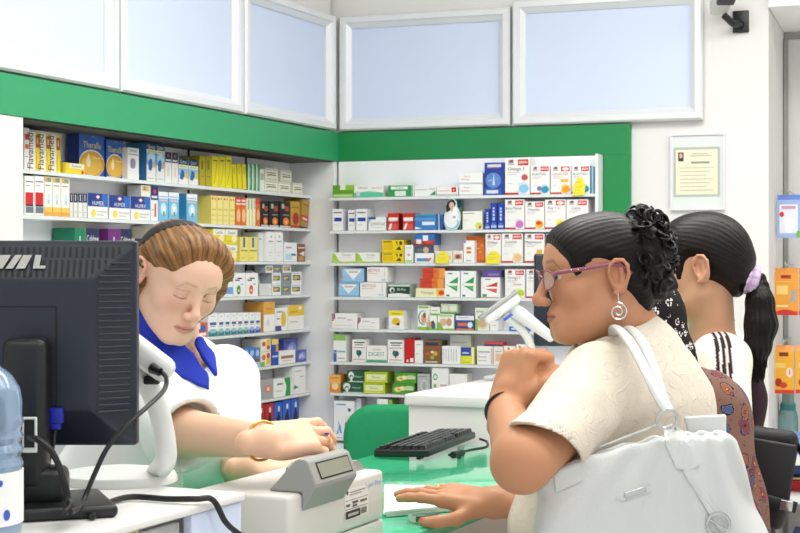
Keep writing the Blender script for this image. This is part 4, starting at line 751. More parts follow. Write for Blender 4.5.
# ---------------------------------------------------------------- monitor seen from behind
def monitor():
    D = 2.0; t = empty('computer_monitor', (-.47, D, SZ), 'dark computer monitor seen from behind on the white display case', 'monitor')
    xr = (136.5 - CX) / F * D; xl = xr - .345; zt = CZ + (CY - 240.5) / F * D; zb = CZ - (445.5 - CY) / F * D
    yb = D; mb = MB()
    mb.box(((xl + xr) / 2, yb + .012, (zt + zb) / 2), (xr - xl, .024, zt - zb), bev=.004)
    # frustum to the raised flat back
    xi0, xi1 = xl + .052, (97 - CX) / F * D; zi1 = CZ + (CY - 279) / F * D; zi0 = CZ - (407 - CY) / F * D; yi = yb - .034
    e = .004; O = [(xl + e, yb, zb + e), (xr - e, yb, zb + e), (xr - e, yb, zt - e), (xl + e, yb, zt - e)]
    I = [(xi0, yi, zi0), (xi1, yi, zi0), (xi1, yi, zi1), (xi0, yi, zi1)]
    bm = bmesh.new(); vs = [bm.verts.new(p) for p in O + I]
    for i in range(4): bm.faces.new((vs[i], vs[(i + 1) % 4], vs[4 + (i + 1) % 4], vs[4 + i]))
    bm.faces.new(vs[4:8]); bmesh.ops.recalc_face_normals(bm, faces=bm.faces[:])
    bmesh.ops.bevel(bm, geom=[ed for ed in bm.edges if not ed.is_boundary], offset=.006, segments=3, affect='EDGES', profile=.5)
    mb.bm(bm, smooth=True); mb.build('rear_shell', M['mon'], t)
    # vents: upright slots on the sloping top, ribs on the sloping side
    v = MB(); Ou, Iu = Vector(O[3]), Vector(I[3]); 
    def top_pt(x, k, lift=.0012):  # k 0 outer .. 1 inner
        z = zt - e + (zi1 - zt + e) * k; y = yb + (yi - yb) * k; nrm = Vector((0, -(zt - zi1), .034)).normalized(); return Vector((x, y, z)) + nrm * lift
    nv = 40
    for i in range(nv):
        x = xl + .016 + (xr - xl - .03) * i / (nv - 1)
        lim = .93 if x < xi1 - .006 else max(.2, .93 * (xr - .006 - x) / (xr - xi1))
        if lim < .25: continue
        for (ka, kb) in ((.12, min(.40, lim)), (.48, lim)):
            if kb - ka < .08: continue
            a, b = top_pt(x, ka), top_pt(x + .0015, kb); w = .0017
            v.add([a + Vector((-w, 0, 0)), a + Vector((w, 0, 0)), b + Vector((w, 0, 0)), b + Vector((-w, 0, 0))], [(0, 1, 2, 3)])
    v.build('top_vent', M['mondark'], t)
    v = MB(); zz0 = zb + .04
    for i in range(26):
        z = zt - .03 - i * .0085; k0 = .12; k1 = .86
        if z > zi1: k1 = min(k1, max(.2, (zt - z) / (zt - zi1)) * .92)
        if z < zi0: k1 = min(k1, max(.2, (z - zb) / (zi0 - zb)) * .92)
        if z < zz0 or k1 < .25: continue
        pts = []
        for k in (k0, k1):
            nrm = Vector((.034, -(xr - xi1), 0)).normalized(); pts.append(Vector((xr - e + (xi1 - xr + e) * k, yb + (yi - yb) * k, z)) + nrm * .0014)
        v.tube(pts, .0013, 6)
    v.build('side_rib', M['mon'], t)
    # seam of the mounting cover
    v = MB(); xs = (62 - CX) / F * D; zc = CZ - (306 - CY) / F * D
    v.box(((xi0 + xs) / 2, yi - .0003, zc), (xs - xi0, .001, .002)); v.box((xs, yi - .0003, (zc + zi0) / 2), (.002, .001, zc - zi0)); v.build('cover_seam', M['mondark'], t)
    # cut-off silver lettering on the top slope
    v = MB()
    for x0, x1, sl in ((-5, 8, 6), (11, 18, 7), (21, 30, 5), (38, 44, 0), (44, 50, 0)):
        xa, xb, sh = (x0 - CX) / F * D, (x1 - CX) / F * D, sl / F * D
        ka, kb = .36, (.74 if x0 != 44 else .5); kk = .66 if x0 == 44 else ka
        v.add([top_pt(xa, kb if x0 != 44 else .74, .003), top_pt(xb, kb if x0 != 44 else .74, .003), top_pt(xb + sh, kk, .003), top_pt(xa + sh, kk, .003)], [(0, 1, 2, 3)])
    v.build('lettering', M['silver'], t)
    # neck and foot
    nx0, nx1 = (2 - CX) / F * 1.93, (46 - CX) / F * 1.93; zt_ = CZ - (338 - CY) / F * 1.93
    v = MB(); v.box(((nx0 + nx1) / 2, yi - .022, (zt_ + SZ + .03) / 2), (nx1 - nx0, .042, zt_ - SZ - .03), bev=.012)
    v.box(((nx0 + nx1) / 2 + .006, yi - .012, SZ + .035), (nx1 - nx0 + .03, .06, .05), bev=.012); v.build('neck', M['black'], t)
    v = MB(); v.box(((nx0 + nx1) / 2 + .01, yb - .05, SZ + .0085), (.19, .155, .017), Euler((0, 0, .35)).to_matrix(), bev=.007); v.build('foot', M['black'], t)
    v = MB(); sx0, sx1 = (22 - CX) / F * 1.92, (37 - CX) / F * 1.92; z1_, z0_ = CZ - (417 - CY) / F * 1.92, CZ - (453 - CY) / F * 1.92
    v.box(((sx0 + sx1) / 2, yi - .0445, (z0_ + z1_) / 2), (sx1 - sx0, .004, z1_ - z0_), bev=.002); sp = v.build('socket_plate', M['pale'], t)
    v = MB(); v.box(((sx0 + sx1) / 2, yi - .0468, (z0_ + z1_) / 2 + .002), (sx1 - sx0 - .006, .002, z1_ - z0_ - .01)); v.build('socket', M['mondark'], sp)
    bx = (55 - CX) / F * 1.96; v = MB(); z1_, z0_ = CZ - (408 - CY) / F * 1.96, CZ - (430 - CY) / F * 1.96
    v.box((bx, yb - .034, (z0_ + z1_) / 2 + .004), (.019, .014, z1_ - z0_ - .008), bev=.002); v.box((bx, yb - .034, z0_ + .006), (.013, .011, .012), bev=.002); v.build('video_plug', M['blue'], t)
    return t
monitor()
def cable(name, pts, r, label, n=8):
    v = MB(); v.tube(bez(pts, n), r, 8); return tag(v.build(name, M['rubber'], None, origin=Vector(pts[0])), label, 'cable')
SZc = SZ + .004
cable('video_cable', [W(55, 430, 1.966), W(53, 445, 1.966), W(49, 462, 1.99), WZ(48, 478, SZc), WZ(30, 481, SZc)], .0028, 'thin black cable hanging from the blue plug behind the monitor')
cable('power_cable', [W(29, 437, 1.87), W(38, 440, 1.86), W(52, 452, 1.86), W(62, 474, 1.865), W(68, 497, 1.87), WZ(69, 507, SZ + .0225), WZ(64, 513, SZ + .0225)], .0042, 'black power cable arching from the monitor neck to the white desk')
c1 = cable('scanner_cable', [W(158, 370, 2.10), W(166, 377, 2.08), W(164, 390, 2.06), W(148, 406, 1.99), W(128, 424, 1.95), W(108, 447, 1.93), W(95, 473, 1.92), W(84, 499, 1.91), WZ(78, 508, SZ + .0225), WZ(71, 512, SZ + .0225)], .0034, 'black cable looping from the pale scanner stand down past the monitor')
cable('desk_cable', [WZ(92, 517, SZ + .0052), WZ(104, 505, SZ + .0056), WZ(130, 497, SZ + .0056), WZ(168, 499, SZ + .0056), PC(-1.37, .459, SZ + .0075), PC(-1.345, .4700, SZ + .0035), PC(-1.32, .475, SZ - .03), PC(-1.285, .476, SZ - .052), PC(-1.25, .476, SZ - .066)], .0042, 'thick black cable lying across the white desk and over its edge')

# ---------------------------------------------------------------- scanner stands
def stand(base, tube_pts, rs, label, head=None, br=.088, plug=None):
    t = empty('scanner_stand', base, label, 'scanner stand')
    v = MB(); v.lathe([(.001, 0), (br, 0), (br, .006), (br * .96, .013), (br * .6, .018), (.03, .021), (.001, .021)], base, 48); v.build('base', M['pale'], t)
    v = MB(); v.tube(tube_pts, rs, 20); v.build('curved_stem', M['pale'], t)
    return t
bc = WZ(118, 481, SZ)
st = stand(bc, bez([bc + Vector((.060, -.012, .014)), W(166, 458, 2.17), W(163, 428, 2.16), W(156, 402, 2.15), W(146, 382, 2.14), W(134, 366, 2.13), W(120, 352, 2.12)], 6), [.0155] * 37, 'pale scanner stand with a curved stem behind the monitor edge')
v = MB(); Rh = Euler((0, math.radians(38), .1)).to_matrix()
v.box(W(142, 353, 2.12), (.105, .05, .036), Rh, bev=.014); v.build('head', M['pale'], st)
v = MB(); v.tube([W(152, 368, 2.098), W(160, 372, 2.09)], [.008, .006], 12); v.box(W(152, 380, 2.115), (.022, .02, .012), bev=.003); v.build('plug', M['rubber'], st)
# far hand scanner on the white block
B1 = 1.1155
bc2 = WZ(506, 379.5, B1)
t = empty('scanner_stand', bc2, 'pale scanner stand with a bent stem on the white counter block', 'scanner stand')
v = MB(); v.box(bc2 + Vector((.015, 0, .006)), (.12, .13, .012), RC3, bev=.005); v.build('base', M['pale'], t)
v = MB(); v.tube(bez([bc2 + Vector((.052, .0, .01)), W(530, 362, 4.36), W(531, 348, 4.35), W(526, 335, 4.34), W(516, 324, 4.33), W(504, 315, 4.32)], 6), .0125, 14); v.build('curved_stem', M['pale'], t)
t = empty('hand_scanner', W(510, 310, 4.32), 'pale hand scanner with a dark window, resting in the bent stand', 'scanner')
dv = (W(548, 333, 4.36) - W(504, 303, 4.30)); 
v = MB(); v.tube([W(507, 306, 4.30), W(520, 314, 4.31), W(536, 326, 4.33), W(552, 338, 4.35)], [.026, .026, .022, .018], 16, flat=(1, .8)); v.build('handle', M['pale'], t)
hd = W(497, 311, 4.29); ax = (W(518, 291, 4.29) - W(481, 318, 4.29)).normalized()
Rm = basis(ax, Vector((0, 1, 0)) - ax * ax.y, ax.cross((Vector((0, 1, 0)) - ax * ax.y)).normalized()).to_3x3()
v = MB(); v.box(W(501, 308, 4.29), (.122, .07, .036), Rm, bev=.013); v.build('head', M['pale'], t)
v = MB(); v.box(W(498, 304.6, 4.29), (.135, .078, .010), Rm, bev=.004); v.build('window_rim', M['grey'], t)
v = MB(); v.box(W(508, 317, 4.27), (.03, .02, .008), Rm, bev=.002); v.build('trigger', M['winblue'], t)
v = MB(); v.box(WZ(521, 371, B1) + Vector((0, 0, .011)), (.05, .07, .02), RC3, bev=.004); o = v.build('card_reader', M['black'], None, origin=WZ(521, 371, B1)); tag(o, 'small dark device behind the far scanner stand on the white block', 'device')

def far_monitor():
    x0, x1, d = (534 - CX) / F * 4.42, (534 - CX) / F * 4.42 + .33, 4.42; zt, zb = CZ + (CY - 254) / F * d, CZ - (346 - CY) / F * d
    c = Vector(((x0 + x1) / 2, d, B1)); t = empty('computer_monitor', c, 'dark flat monitor on the white counter block behind the bloused person\'s face', 'monitor')
    mb = MB(); mb.box((c.x, d, (zt + zb) / 2), (x1 - x0, .03, zt - zb), bev=.006); mb.box((c.x, d - .018, (zt + zb) / 2), (x1 - x0 - .08, .03, zt - zb - .07), bev=.01); mb.build('casing', M['mon'], t)
    mb = MB(); mb.box((c.x, d + .0155, (zt + zb) / 2), (x1 - x0 - .03, .002, zt - zb - .03)); mb.build('screen', M['mondark'], t)
    mb = MB(); mb.box((c.x, d - .02, (zb + B1) / 2 + .03), (.05, .03, zb - B1 + .06), bev=.006); mb.build('neck', M['black'], t)
    mb = MB(); mb.box((c.x, d - .01, B1 + .0085), (.16, .13, .014), bev=.005); mb.build('foot', M['black'], t)
far_monitor()
# ---------------------------------------------------------------- receipt printer
def printer():
    s0, s1, n1 = -1.156, -.826, .484; n0 = n1 - .17; zt = 1.112
    t = empty('receipt_printer', PC((s0 + s1) / 2, n1 - .08, GZ), 'pale grey receipt printer with a tilted display under the pharmacist\'s hand', 'printer')
    mb = MB(); mb.box(PC((s0 + s1) / 2, (n0 + n1) / 2, GZ + .071), (s1 - s0, n1 - n0, .082), RC3, bev=.008); mb.build('housing', M['beige'], t)
    mb = MB(); mb.box(PC((s0 + s1) / 2 + .004, (n0 + n1) / 2, GZ + .0145), (s1 - s0 - .002, n1 - n0 - .004, .029), RC3, bev=.004); mb.build('lower_housing', M['beige'], t)
    # paper cover at the far end
    poly = [(-.055, 0), (-.05, .012), (-.03, .019), (.03, .019), (.052, .008), (.055, 0)]
    mb = MB(); Mx = basis(UL, ZU, NL, PC(-.895, n1 - .03, zt - .001)); mb.prism(poly, -.09, 0, Mx); cv = mb.build('paper_cover', M['grey'], t)
    mb = MB(); mb.box(PC(-.90, n1 - .055, zt + .0185), (.022, .008, .002), RC3); mb.build('catch', M['mondark'], cv)
    # display head: prism along the counter
    pol = [(.4845, 1.084), (.510, 1.125), (.494, 1.161), (.480, 1.163), (.470, 1.159), (.425, 1.1125), (.425, 1.1125 - .006), (.4845, 1.104 - .02)]
    pol = [(.4846, 1.084), (.5085, 1.1215), (.5090, 1.1265), (.4955, 1.159), (.4905, 1.1625), (.481, 1.1632), (.473, 1.160), (.428, 1.1125), (.428, 1.1125)]
    pol = pol[:-1] + [(.4846, 1.1125)]
    Mx = basis(NL, ZU, UL * -1 if False else NL.cross(ZU), PC(0, 0, 0))
    mb = MB(); L0, L1 = -1.118, -.978
    sgn = NL.cross(ZU).dot(UL); mb.prism(pol, L0 * sgn, L1 * sgn, Mx); o = mb.build('display_head', M['grey'], t, bevel=.003)
    # lcd on the upper front slope
    a, b = Vector((.5090, 1.1265)), Vector((.4955, 1.159)); dn = (b - a); nr = Vector((dn.y, -dn.x)).normalized()
    def lp(s, k, o_): p = a + dn * k + nr * o_; return PC(s, p.x, p.y)
    mb = MB(); s_a, s_b = L0 + .02, L1 - .012
    mb.add([lp(s_a, .14, .0006), lp(s_b, .14, .0006), lp(s_b, .9, .0006), lp(s_a, .9, .0006)], [(0, 1, 2, 3)]); mb.build('display_bezel', M['mondark'], t)
    mb = MB(); s_a += .003; s_b -= .003
    mb.add([lp(s_a, .2, .001), lp(s_b, .2, .001), lp(s_b, .84, .001), lp(s_a, .84, .001)], [(0, 1, 2, 3)]); mb.build('display_window', M['lcd'], t)
    # rating label and lettering on the long side
    def side(s, z, o_=.0006): return PC(s, n1 + o_, z)
    FM = lambda s, z, o_: basis(UL, ZU, NL, side(s, z, o_))
    cb = CB(); w_, h_ = .085, .05
    cb.face([(-w_ / 2, 0, 0), (w_ / 2, 0, 0), (w_ / 2, 0, h_), (-w_ / 2, 0, h_)], [(0, 1, 2, 3)], '#eceae6')
    cb.art([R(.02, .62, .98, .64, '#777'), R(.02, .34, .98, .36, '#777'), P([(.03, .94), (.14, .94), (.12, .82), (.06, .82)], '#444'), R(.2, .86, .86, .89, '#888'), R(.2, .78, .7, .81, '#999'), R(.04, .44, .2, .52, '#555'), R(.3, .5, .54, .57, '#555'), R(.3, .4, .5, .46, '#555'), R(.62, .48, .92, .55, '#666'), R(.02, .06, .62, .3, '#26262a'), R(.1, .13, .54, .22, '#b8b8b8'), R(.66, .1, .9, .28, '#777')], w_, h_, 0)
    me = cb.build('rating_label', M['print_']); o = bpy.data.objects.new('rating_label', me); COL.objects.link(o); o.parent = t; o.matrix_parent_inverse = parent_inv(t)
    o.location = side(-.93, GZ + .047); o.rotation_euler = (0, 0, math.atan2(UL.y, UL.x))
    mb = MB(); mb.text('Super Shop', .013, FM(-.868, zt - .022, .0006)); mb.build('lettering', mat('pale_blue_lettering', '#7fb4e2', .5), t)
printer()
v = MB(); v.box(PC(-1.10, .20, 1.06), (.2, .006, .11), RC3, bev=.002); v.box(PC(-1.1, .20, 1.117), (.21, .012, .008), RC3, bev=.002)
v.box(PC(-1.1, .20, GZ + .0035), (.21, .05, .006), RC3, bev=.002)
tag(v.build('glass_screen', M['lip'], None, origin=PC(-1.1, .2, GZ)), 'low clear glass strip standing behind the receipt printer', 'glass strip')

# ---------------------------------------------------------------- keyboard
def keyboard():
    ex = Vector((.3175, .948, 0)).normalized(); ey = Vector((-ex.y, ex.x, 0)); c = Vector((.066, 3.680, GZ))
    Lk, Wk = .405, .135
    t = empty('computer_keyboard', c, 'black computer keyboard lying on the green glass counter', 'keyboard')
    tilt = Matrix.Rotation(math.radians(-2.2), 3, 'X')
    Rk = basis(ex, ey, ZU).to_3x3() @ tilt
    # x along, y towards the pharmacist (near row), z up ; back edge raised on the customer side
    o_ = c + Vector((0, 0, .0150))
    mb = MB(); mb.box(o_, (Lk, Wk, .017), Rk, bev=.004); mb.build('case', M['black'], t)
    kb = MB(); lg = MB()
    rows = [(.048, .017, 'f'), (.022, .018, 'n'), (.004, .018, 'n'), (-.014, .018, 'n'), (-.032, .018, 'n'), (-.05, .018, 's')]
    for y, h, ty in rows:
        segs = []
        x = -.195
        if ty == 's': ws = [.024, .018, .022, .105, .022, .018, .018, .024]
        elif ty == 'f': ws = [.018, .008] + [.018] * 4 + [.006] + [.018] * 4 + [.006] + [.018] * 4
        else: ws = [.022] + [.0185] * 12 + [.026]
        for i, w in enumerate(ws):
            if w > .012: segs.append((x + w / 2, w - .0025))
            x += w
        x = .074
        for i in range(3): segs.append((x + .009, .0158)); x += .0185
        x = .131
        if ty != 'f':
            for i in range(4): segs.append((x + .009, .0158)); x += .0178
        for (cx, w) in segs:
            bm = bmesh.new(); bmesh.ops.create_cube(bm, size=1)
            for q in bm.verts:
                k = .82 if q.co.z > 0 else 1; q.co = Vector((q.co.x * w * k, q.co.y * (h - .0025) * k, q.co.z * .009))
            kb.bm(bm, Rk.to_4x4(), o_ + Rk @ Vector((cx, y, .0128)))
            lg.add([o_ + Rk @ Vector((cx + a * .0025 - w * .16, y + b * .003 + .001, .0176)) for a, b in ((-1, -1), (1, -1), (1, 1), (-1, 1))], [(0, 1, 2, 3)])
    kb.build('keys', M['key'], t); lg.build('key_legends', M['legend'], t)
    mb = MB(); mb.box(o_ + Rk @ Vector((0, Wk / 2 - .006, .009)), (Lk - .02, .008, .004), Rk, bev=.0015); mb.build('rear_ridge', M['black'], t)
    for s in (-1, 1):
        mb = MB(); mb.box(c + ex * (s * .17) - ey * (Wk / 2 - .03) + Vector((0, 0, .0035)), (.03, .010, .006), basis(ex, ey, ZU).to_3x3()); mb.build('foot', M['black'], t)
keyboard()
cable('keyboard_cable', [WZ(480, 439, GZ + .010), WZ(487, 442, GZ + .008), WZ(486, 447, GZ + .004), WZ(470, 450, GZ + .004), WZ(455, 454, GZ + .005), WZ(449, 455, GZ + .006)], .0032, 'black keyboard cable with a lump curling on the green glass')
v = MB(); v.tube([WZ(462, 453, GZ + .010), WZ(453, 455, GZ + .010)], .0085, 12); o = v.build('ferrite_lump', M['rubber'], None); o.parent = bpy.data.objects['keyboard_cable']; o.matrix_parent_inverse = parent_inv(o.parent)

# papers and a packet on the glass
v = MB()
q = [WZ(386, 490, GZ), WZ(488, 493, GZ), WZ(506, 507, GZ), WZ(386, 518, GZ)]
for k in range(5):
    j = [p + Vector((rng.normal(0, .003), rng.normal(0, .003), 0)) for p in q]
    v.add([p + ZU * (.001 + .0022 * k) for p in j] + [p + ZU * (.0028 + .0022 * k) for p in j], [(0, 3, 2, 1), (4, 5, 6, 7), (0, 1, 5, 4), (1, 2, 6, 5), (2, 3, 7, 6), (3, 0, 4, 7)])
tag(v.build('paper_stack', M['paper'], None, origin=q[0]), 'stack of white papers under the customer\'s outstretched hand', 'papers')
o = bpy.data.objects.new('packet', box_mesh('packet', .05, .03, .012, '#e6efe8', [R(.1, .1, .7, .9, '#2f8a5c'), R(.75, .2, .95, .8, '#d8dc8a')], top='#7fb89c')); COL.objects.link(o)
o.location = WZ(424, 521, GZ) + ZU * .0005; o.rotation_euler = (0, 0, .3); tag(o, 'small green and white packet on the glass in front of the hand', 'packet')

# ---------------------------------------------------------------- green chair behind the counter
def chair():
    c = Vector((.007, 4.30, 0)); t = empty('office_chair', c, 'green upholstered office chair behind the glass counter', 'chair')
    w, zt, zb = .34, CZ - (405.5 - CY) / F * 4.3, .60
    pts = []
    for a in range(0, 91, 10): pts.append((w / 2 - .09 + .09 * math.sin(math.radians(a)), zt - .09 + .09 * math.cos(math.radians(a))))
    pts += [(w / 2, zb + .08), (w / 2 - .06, zb), (-w / 2 + .06, zb), (-w / 2, zb + .08)]
    for a in range(0, 91, 10): pts.append((-w / 2 + .09 - .09 * math.cos(math.radians(a)), zt - .09 + .09 * math.sin(math.radians(a))))
    bm = bmesh.new(); n = len(pts); v0 = [bm.verts.new((x, 0, z)) for x, z in pts]; f = bm.faces.new(v0)
    r = bmesh.ops.extrude_face_region(bm, geom=[f]); 
    for q in r['geom']:
        if isinstance(q, bmesh.types.BMVert): q.co.y += .06
    bmesh.ops.recalc_face_normals(bm, faces=bm.faces[:]); bmesh.ops.bevel(bm, geom=[e for e in bm.edges if abs(e.verts[0].co.y - e.verts[1].co.y) < 1e-5], offset=.022, segments=4, affect='EDGES', profile=.5)
    mb = MB(); mb.bm(bm, c=c, smooth=True); mb.build('backrest', M['chair'], t)
    mb = MB(); mb.box(c + Vector((-.03, .25, .60)), (.38, .40, .07), bev=.03); mb.build('seat', M['chair'], t)
    mb = MB(); mb.tube([c + Vector((0, .03, .75)), c + Vector((0, .05, .58)), c + Vector((0, .2, .555))], .018, 10); mb.build('back_bracket', M['black'], t)
    mb = MB(); mb.tube([c + Vector((-.03, .24, .08)), c + Vector((-.03, .24, .57))], .025, 14); mb.build('column', M['black'], t)
    for k in range(5):
        a = 2 * PI * k / 5 + .3; mb = MB(); e_ = c + Vector((.21 * math.cos(a) - .03, .24 + .21 * math.sin(a), .06))
        mb.tube([c + Vector((-.03, .24, .1)), e_], [.022, .015], 8); lg = mb.build('leg', M['black'], t)
        mb = MB(); mb.tube([e_ + Vector((-.01, 0, -.032)), e_ + Vector((.01, 0, -.032))], .027, 14); mb.build('castor', M['black'], lg)
chair()

# ---------------------------------------------------------------- bottle
b0 = Vector((-.497, 1.75, SZ)); t = empty('drink_bottle', b0, 'pale blue plastic bottle with a white label beside the monitor', 'bottle')
v = MB(); v.lathe([(.001, .002), (.045, 0), (.053, .006), (.055, .02), (.055, .085), (.0565, .09), (.0525, .098), (.0565, .106), (.0525, .114), (.0565, .122), (.0530, .130), (.0568, .138), (.0545, .147), (.055, .162), (.052, .178), (.043, .193), (.029, .204), (.017, .212), (.0145, .225), (.0145, .24), (.001, .24)], b0, 56); v.build('body', M['water'], t)
v = MB(); v.lathe([(.0556, .022), (.0562, .0222), (.0562, .083), (.0556, .0832)], b0, 56); lb = v.build('label', M['paper'], t)
v = MB()
for k, (a, z, r) in enumerate(((-.85, .060, .004), (-1.0, .045, .006), (-.6, .035, .005), (-.75, .072, .003), (-1.25, .065, .005), (-1.5, .04, .006))):
    Mx = basis((-math.sin(a), math.cos(a), 0), (0, 0, 1), (math.cos(a), math.sin(a), 0), b0 + Vector((.0566 * math.cos(a), .0566 * math.sin(a), z)))
    v.add([Mx @ Vector((r * math.cos(q * .524), r * 1.3 * math.sin(q * .524), 0)) for q in range(12)], [tuple(range(12))])
v.build('label_dots', M['winblue'], lb)
v = MB(); v.lathe([(.001, .226), (.0165, .226), (.0165, .246), (.001, .247)], b0, 30); v.build('cap', M['winblue'], t)

# ---------------------------------------------------------------- certificate, camera
def certificate():
    (a, ta), (b, tb) = sR(671, -.02), sR(725.5, -.02); z0, z1 = zz(210.5, ta), zz(134.5, ta)
    t = empty('framed_certificate', PR((a + b) / 2, -.01, z0), 'framed yellowish certificate with a small portrait on the white wall', 'certificate')
    fr = MB(); f = .006
    for s0, s1, y0, y1 in ((a, b, z0, z0 + f), (a, b, z1 - f, z1), (a, a + f, z0 + f, z1 - f), (b - f, b, z0 + f, z1 - f)): slab(PR, s0, s1, -.0195, -.002, y0, y1, mb=fr)
    fr.build('frame', M['alu'], t)
    slab(PR, a + f, b - f, -.0195, -.009, z0 + f, z1 - f).build('mount', mat('pale_grey_mount', '#dfe4e2', .25, noise=.01), t)
    (p, _), (q, _) = sR(673.5, -.009), sR(720, -.009); y0, y1 = zz(197.5, ta), zz(148, ta); w, h = q - p, y1 - y0
    B = CB(); B.face([(-w / 2, 0, 0), (w / 2, 0, 0), (w / 2, 0, h), (-w / 2, 0, h)], [(0, 1, 2, 3)], '#b4bab0')
    B.art([R(.05, .05, .95, .95, '#e9e7cc'), R(.1, .72, .22, .9, '#5a3844'), E(.16, .83, .035, .05, '#d8b49c'), P([(.11, .73), (.21, .73), (.18, .78), (.14, .78)], '#2c3450'), R(.4, .86, .75, .87, '#8a8a78'), R(.36, .82, .82, .83, '#8a8a78'), R(.38, .67, .78, .71, '#9a9a86')] + [R(.14, .58 - .075 * k, .86 - .07 * (k % 3), .59 - .075 * k, '#b4b29a') for k in range(7)], w, h, 0)
    o = bpy.data.objects.new('certificate_sheet', B.build('certificate_sheet', M['print_'])); COL.objects.link(o); o.parent = t; o.matrix_parent_inverse = parent_inv(t)
    o.location = PR((p + q) / 2, -.0085, y0); o.rotation_euler = (0, 0, math.atan2(UR.y, UR.x))
certificate()
(a, ta) = sR(741, -.02); zc = zz(22, ta)
t = empty('security_camera', PR(a, -.01, zc), 'black and pale security camera high on the white wall', 'camera')
RR3 = basis(UR, -NR, ZU).to_3x3()
v = MB(); v.box(PR(a, -.014, zc), (.054, .012, .075), RR3, bev=.003); v.build('wall_plate', M['black'], t)
v = MB(); v.tube([PR(a, -.01, zc - .01), PR(a - .02, .05, zc - .015), PR(a - .045, .075, zc + .01)], [.014, .012, .012], 12); v.build('arm', M['black'], t)
v = MB(); Rq = RR3 @ Euler((0, 0, math.radians(20))).to_matrix() @ Euler((math.radians(-20), 0, 0)).to_matrix()
v.box(PR(a - .05, .09, zc + .062), (.055, .13, .05), Rq, bev=.004); v.build('housing', M['beige'], t)
v = MB(); v.box(PR(a - .05, .09, zc + .062) + Rq @ Vector((0, -.062, -.028)), (.058, .06, .03), Rq, bev=.004); v.build('lens_hood', M['black'], t)

# ---------------------------------------------------------------- alcove display at the right
SAl = SW + .003
(ax0, at0) = sR(768.5, .0)
Z1 = zz(457.5, at0); Z2 = zz(496, at0)
t = empty('alcove_shelving', PR(SAl + .5, -.3, 0), 'white shelving in the alcove at the right with baby goods', 'shelving')
slab(PR, SAl + .002, SAl + 1.0, -.600, -.585, .02, 2.3).build('back_panel', mat('slatwall_panel', '#e4e4e2', .5, noise=.02, nscale=6), t)
slab(PR, SAl + .0005, SAl + .016, -.585, -.56, .02, 2.3).build('upright', M['grey'], t)
for z in (Z1, Z2, .38): 
    sh = slab(PR, SAl + .002, SAl + 1.0, -.584, -.02, z - .018, z).build('shelf', M['shelfw'], t)
    slab(PR, SAl + .002, SAl + 1.0, -.02, -.012, z - .024, z + .002).build('edge_strip', M['white'], sh)
def hung_pack(px0, px1, yt, yb, off, base, art, label, name='baby_pack', side=None):
    (a, ta), (b, tb) = sR(px0, off), sR(px1, off); z0, z1 = zz(yb, ta), zz(yt, ta)
    w, h = b - a, z1 - z0
    B = CB(); d = .012; x = w / 2
    V = [(-x, -d, 0), (x, -d, 0), (x, 0, 0), (-x, 0, 0), (-x, -d, h * .88), (x, -d, h * .88), (x, 0, h), (-x, 0, h), (-x, -.002, h), (x, -.002, h)]
    B.face(V, [(0, 1, 5, 4), (4, 5, 9, 8), (8, 9, 6, 7), (1, 2, 6, 9, 5), (3, 0, 4, 8, 7), (2, 3, 7, 6), (3, 2, 1, 0)], side or base); B.c[0] = hx(base)
    B.art(art, w, h * .88, -d)
    o = bpy.data.objects.new(name, B.build(name, M['print_'])); COL.objects.link(o); o.location = PR((a + b) / 2, off, z0); o.rotation_euler = (0, 0, math.atan2(UR.y, UR.x)); tag(o, label, 'pack', 'packs hanging in the alcove')
    r = MB(); cx = (a + b) / 2
    r.tube([PR(cx, -.578, z1 + .012), PR(cx, off + .03, z1 + .012), PR(cx, off + .035, z1 + .022)], .003, 8); r.tube([PR(cx - .0, off - .0, z1 + .012), PR(cx, off, z1 + .003)], .002, 6)
    k = r.build('hook', M['steel'], t)
OFP = -.26
hung_pack(777.5, 800.5, 195, 238, OFP, '#a4b8e6', [R(.1, .12, .9, .88, '#e8edf6'), R(.2, .76, .8, .84, '#d0a0b0'), E(.2, .62, .1, .07, '#d2303a'), E(.42, .44, .16, .12, '#f6f8fa'), E(.66, .4, .15, .12, '#f2f4f8'), E(.5, .24, .16, .12, '#f6f8fa'), E(.92, .1, .1, .09, '#7ab84a')], 'pale blue blister pack hanging at the top in the alcove', side='#6a8ad4')
OPK = [R(.3, .88, .72, .97, '#c43a2c'), R(.36, .92, .64, .95, '#7a2018'), R(.0, .0, 1, .1, '#d8402c'), E(.5, .07, .34, .07, '#c8302a'), R(.12, .5, .6, .72, '#f3d27a'), P([(.7, .3), (.86, .34), (.88, .6), (.78, .62)], '#7ab0d0'), R(.12, .2, .6, .24, '#f6e4b0'), R(.12, .8, .8, .82, '#f2c060')]
hung_pack(773.8, 798, 268, 315, OFP, '#eda23c', OPK, 'orange baby pack hanging in the middle of the alcove', side='#e2902c')
hung_pack(799, 823, 268, 315, OFP, '#eda23c', OPK, 'orange baby pack at the picture\'s right edge, middle of the alcove', side='#e2902c')
OPL = [R(.3, .88, .72, .97, '#7a3020'), R(.0, .0, 1, .09, '#d8402c'), E(.28, .26, .16, .1, '#a8321c'), E(.5, .2, .18, .07, '#c8442a'), E(.78, .5, .16, .12, '#f2d8c8'), T('1', .78, .45, .14, '#c04a5a', 0, .3), R(.12, .6, .6, .72, '#f0d070'), R(.12, .8, .8, .82, '#f2c060')]
hung_pack(772.8, 794.6, 345, 393, OFP, '#efae34', OPL, 'orange baby pack with a number one hanging low in the alcove', side='#e2902c')
hung_pack(796, 820, 345, 393, OFP, '#efae34', OPL, 'orange baby pack at the picture\'s right edge, low in the alcove', side='#e2902c')
tealm = mat('teal_clear_plastic', '#a9cfcf', .15, trans=.5, noise=.05, nscale=20)
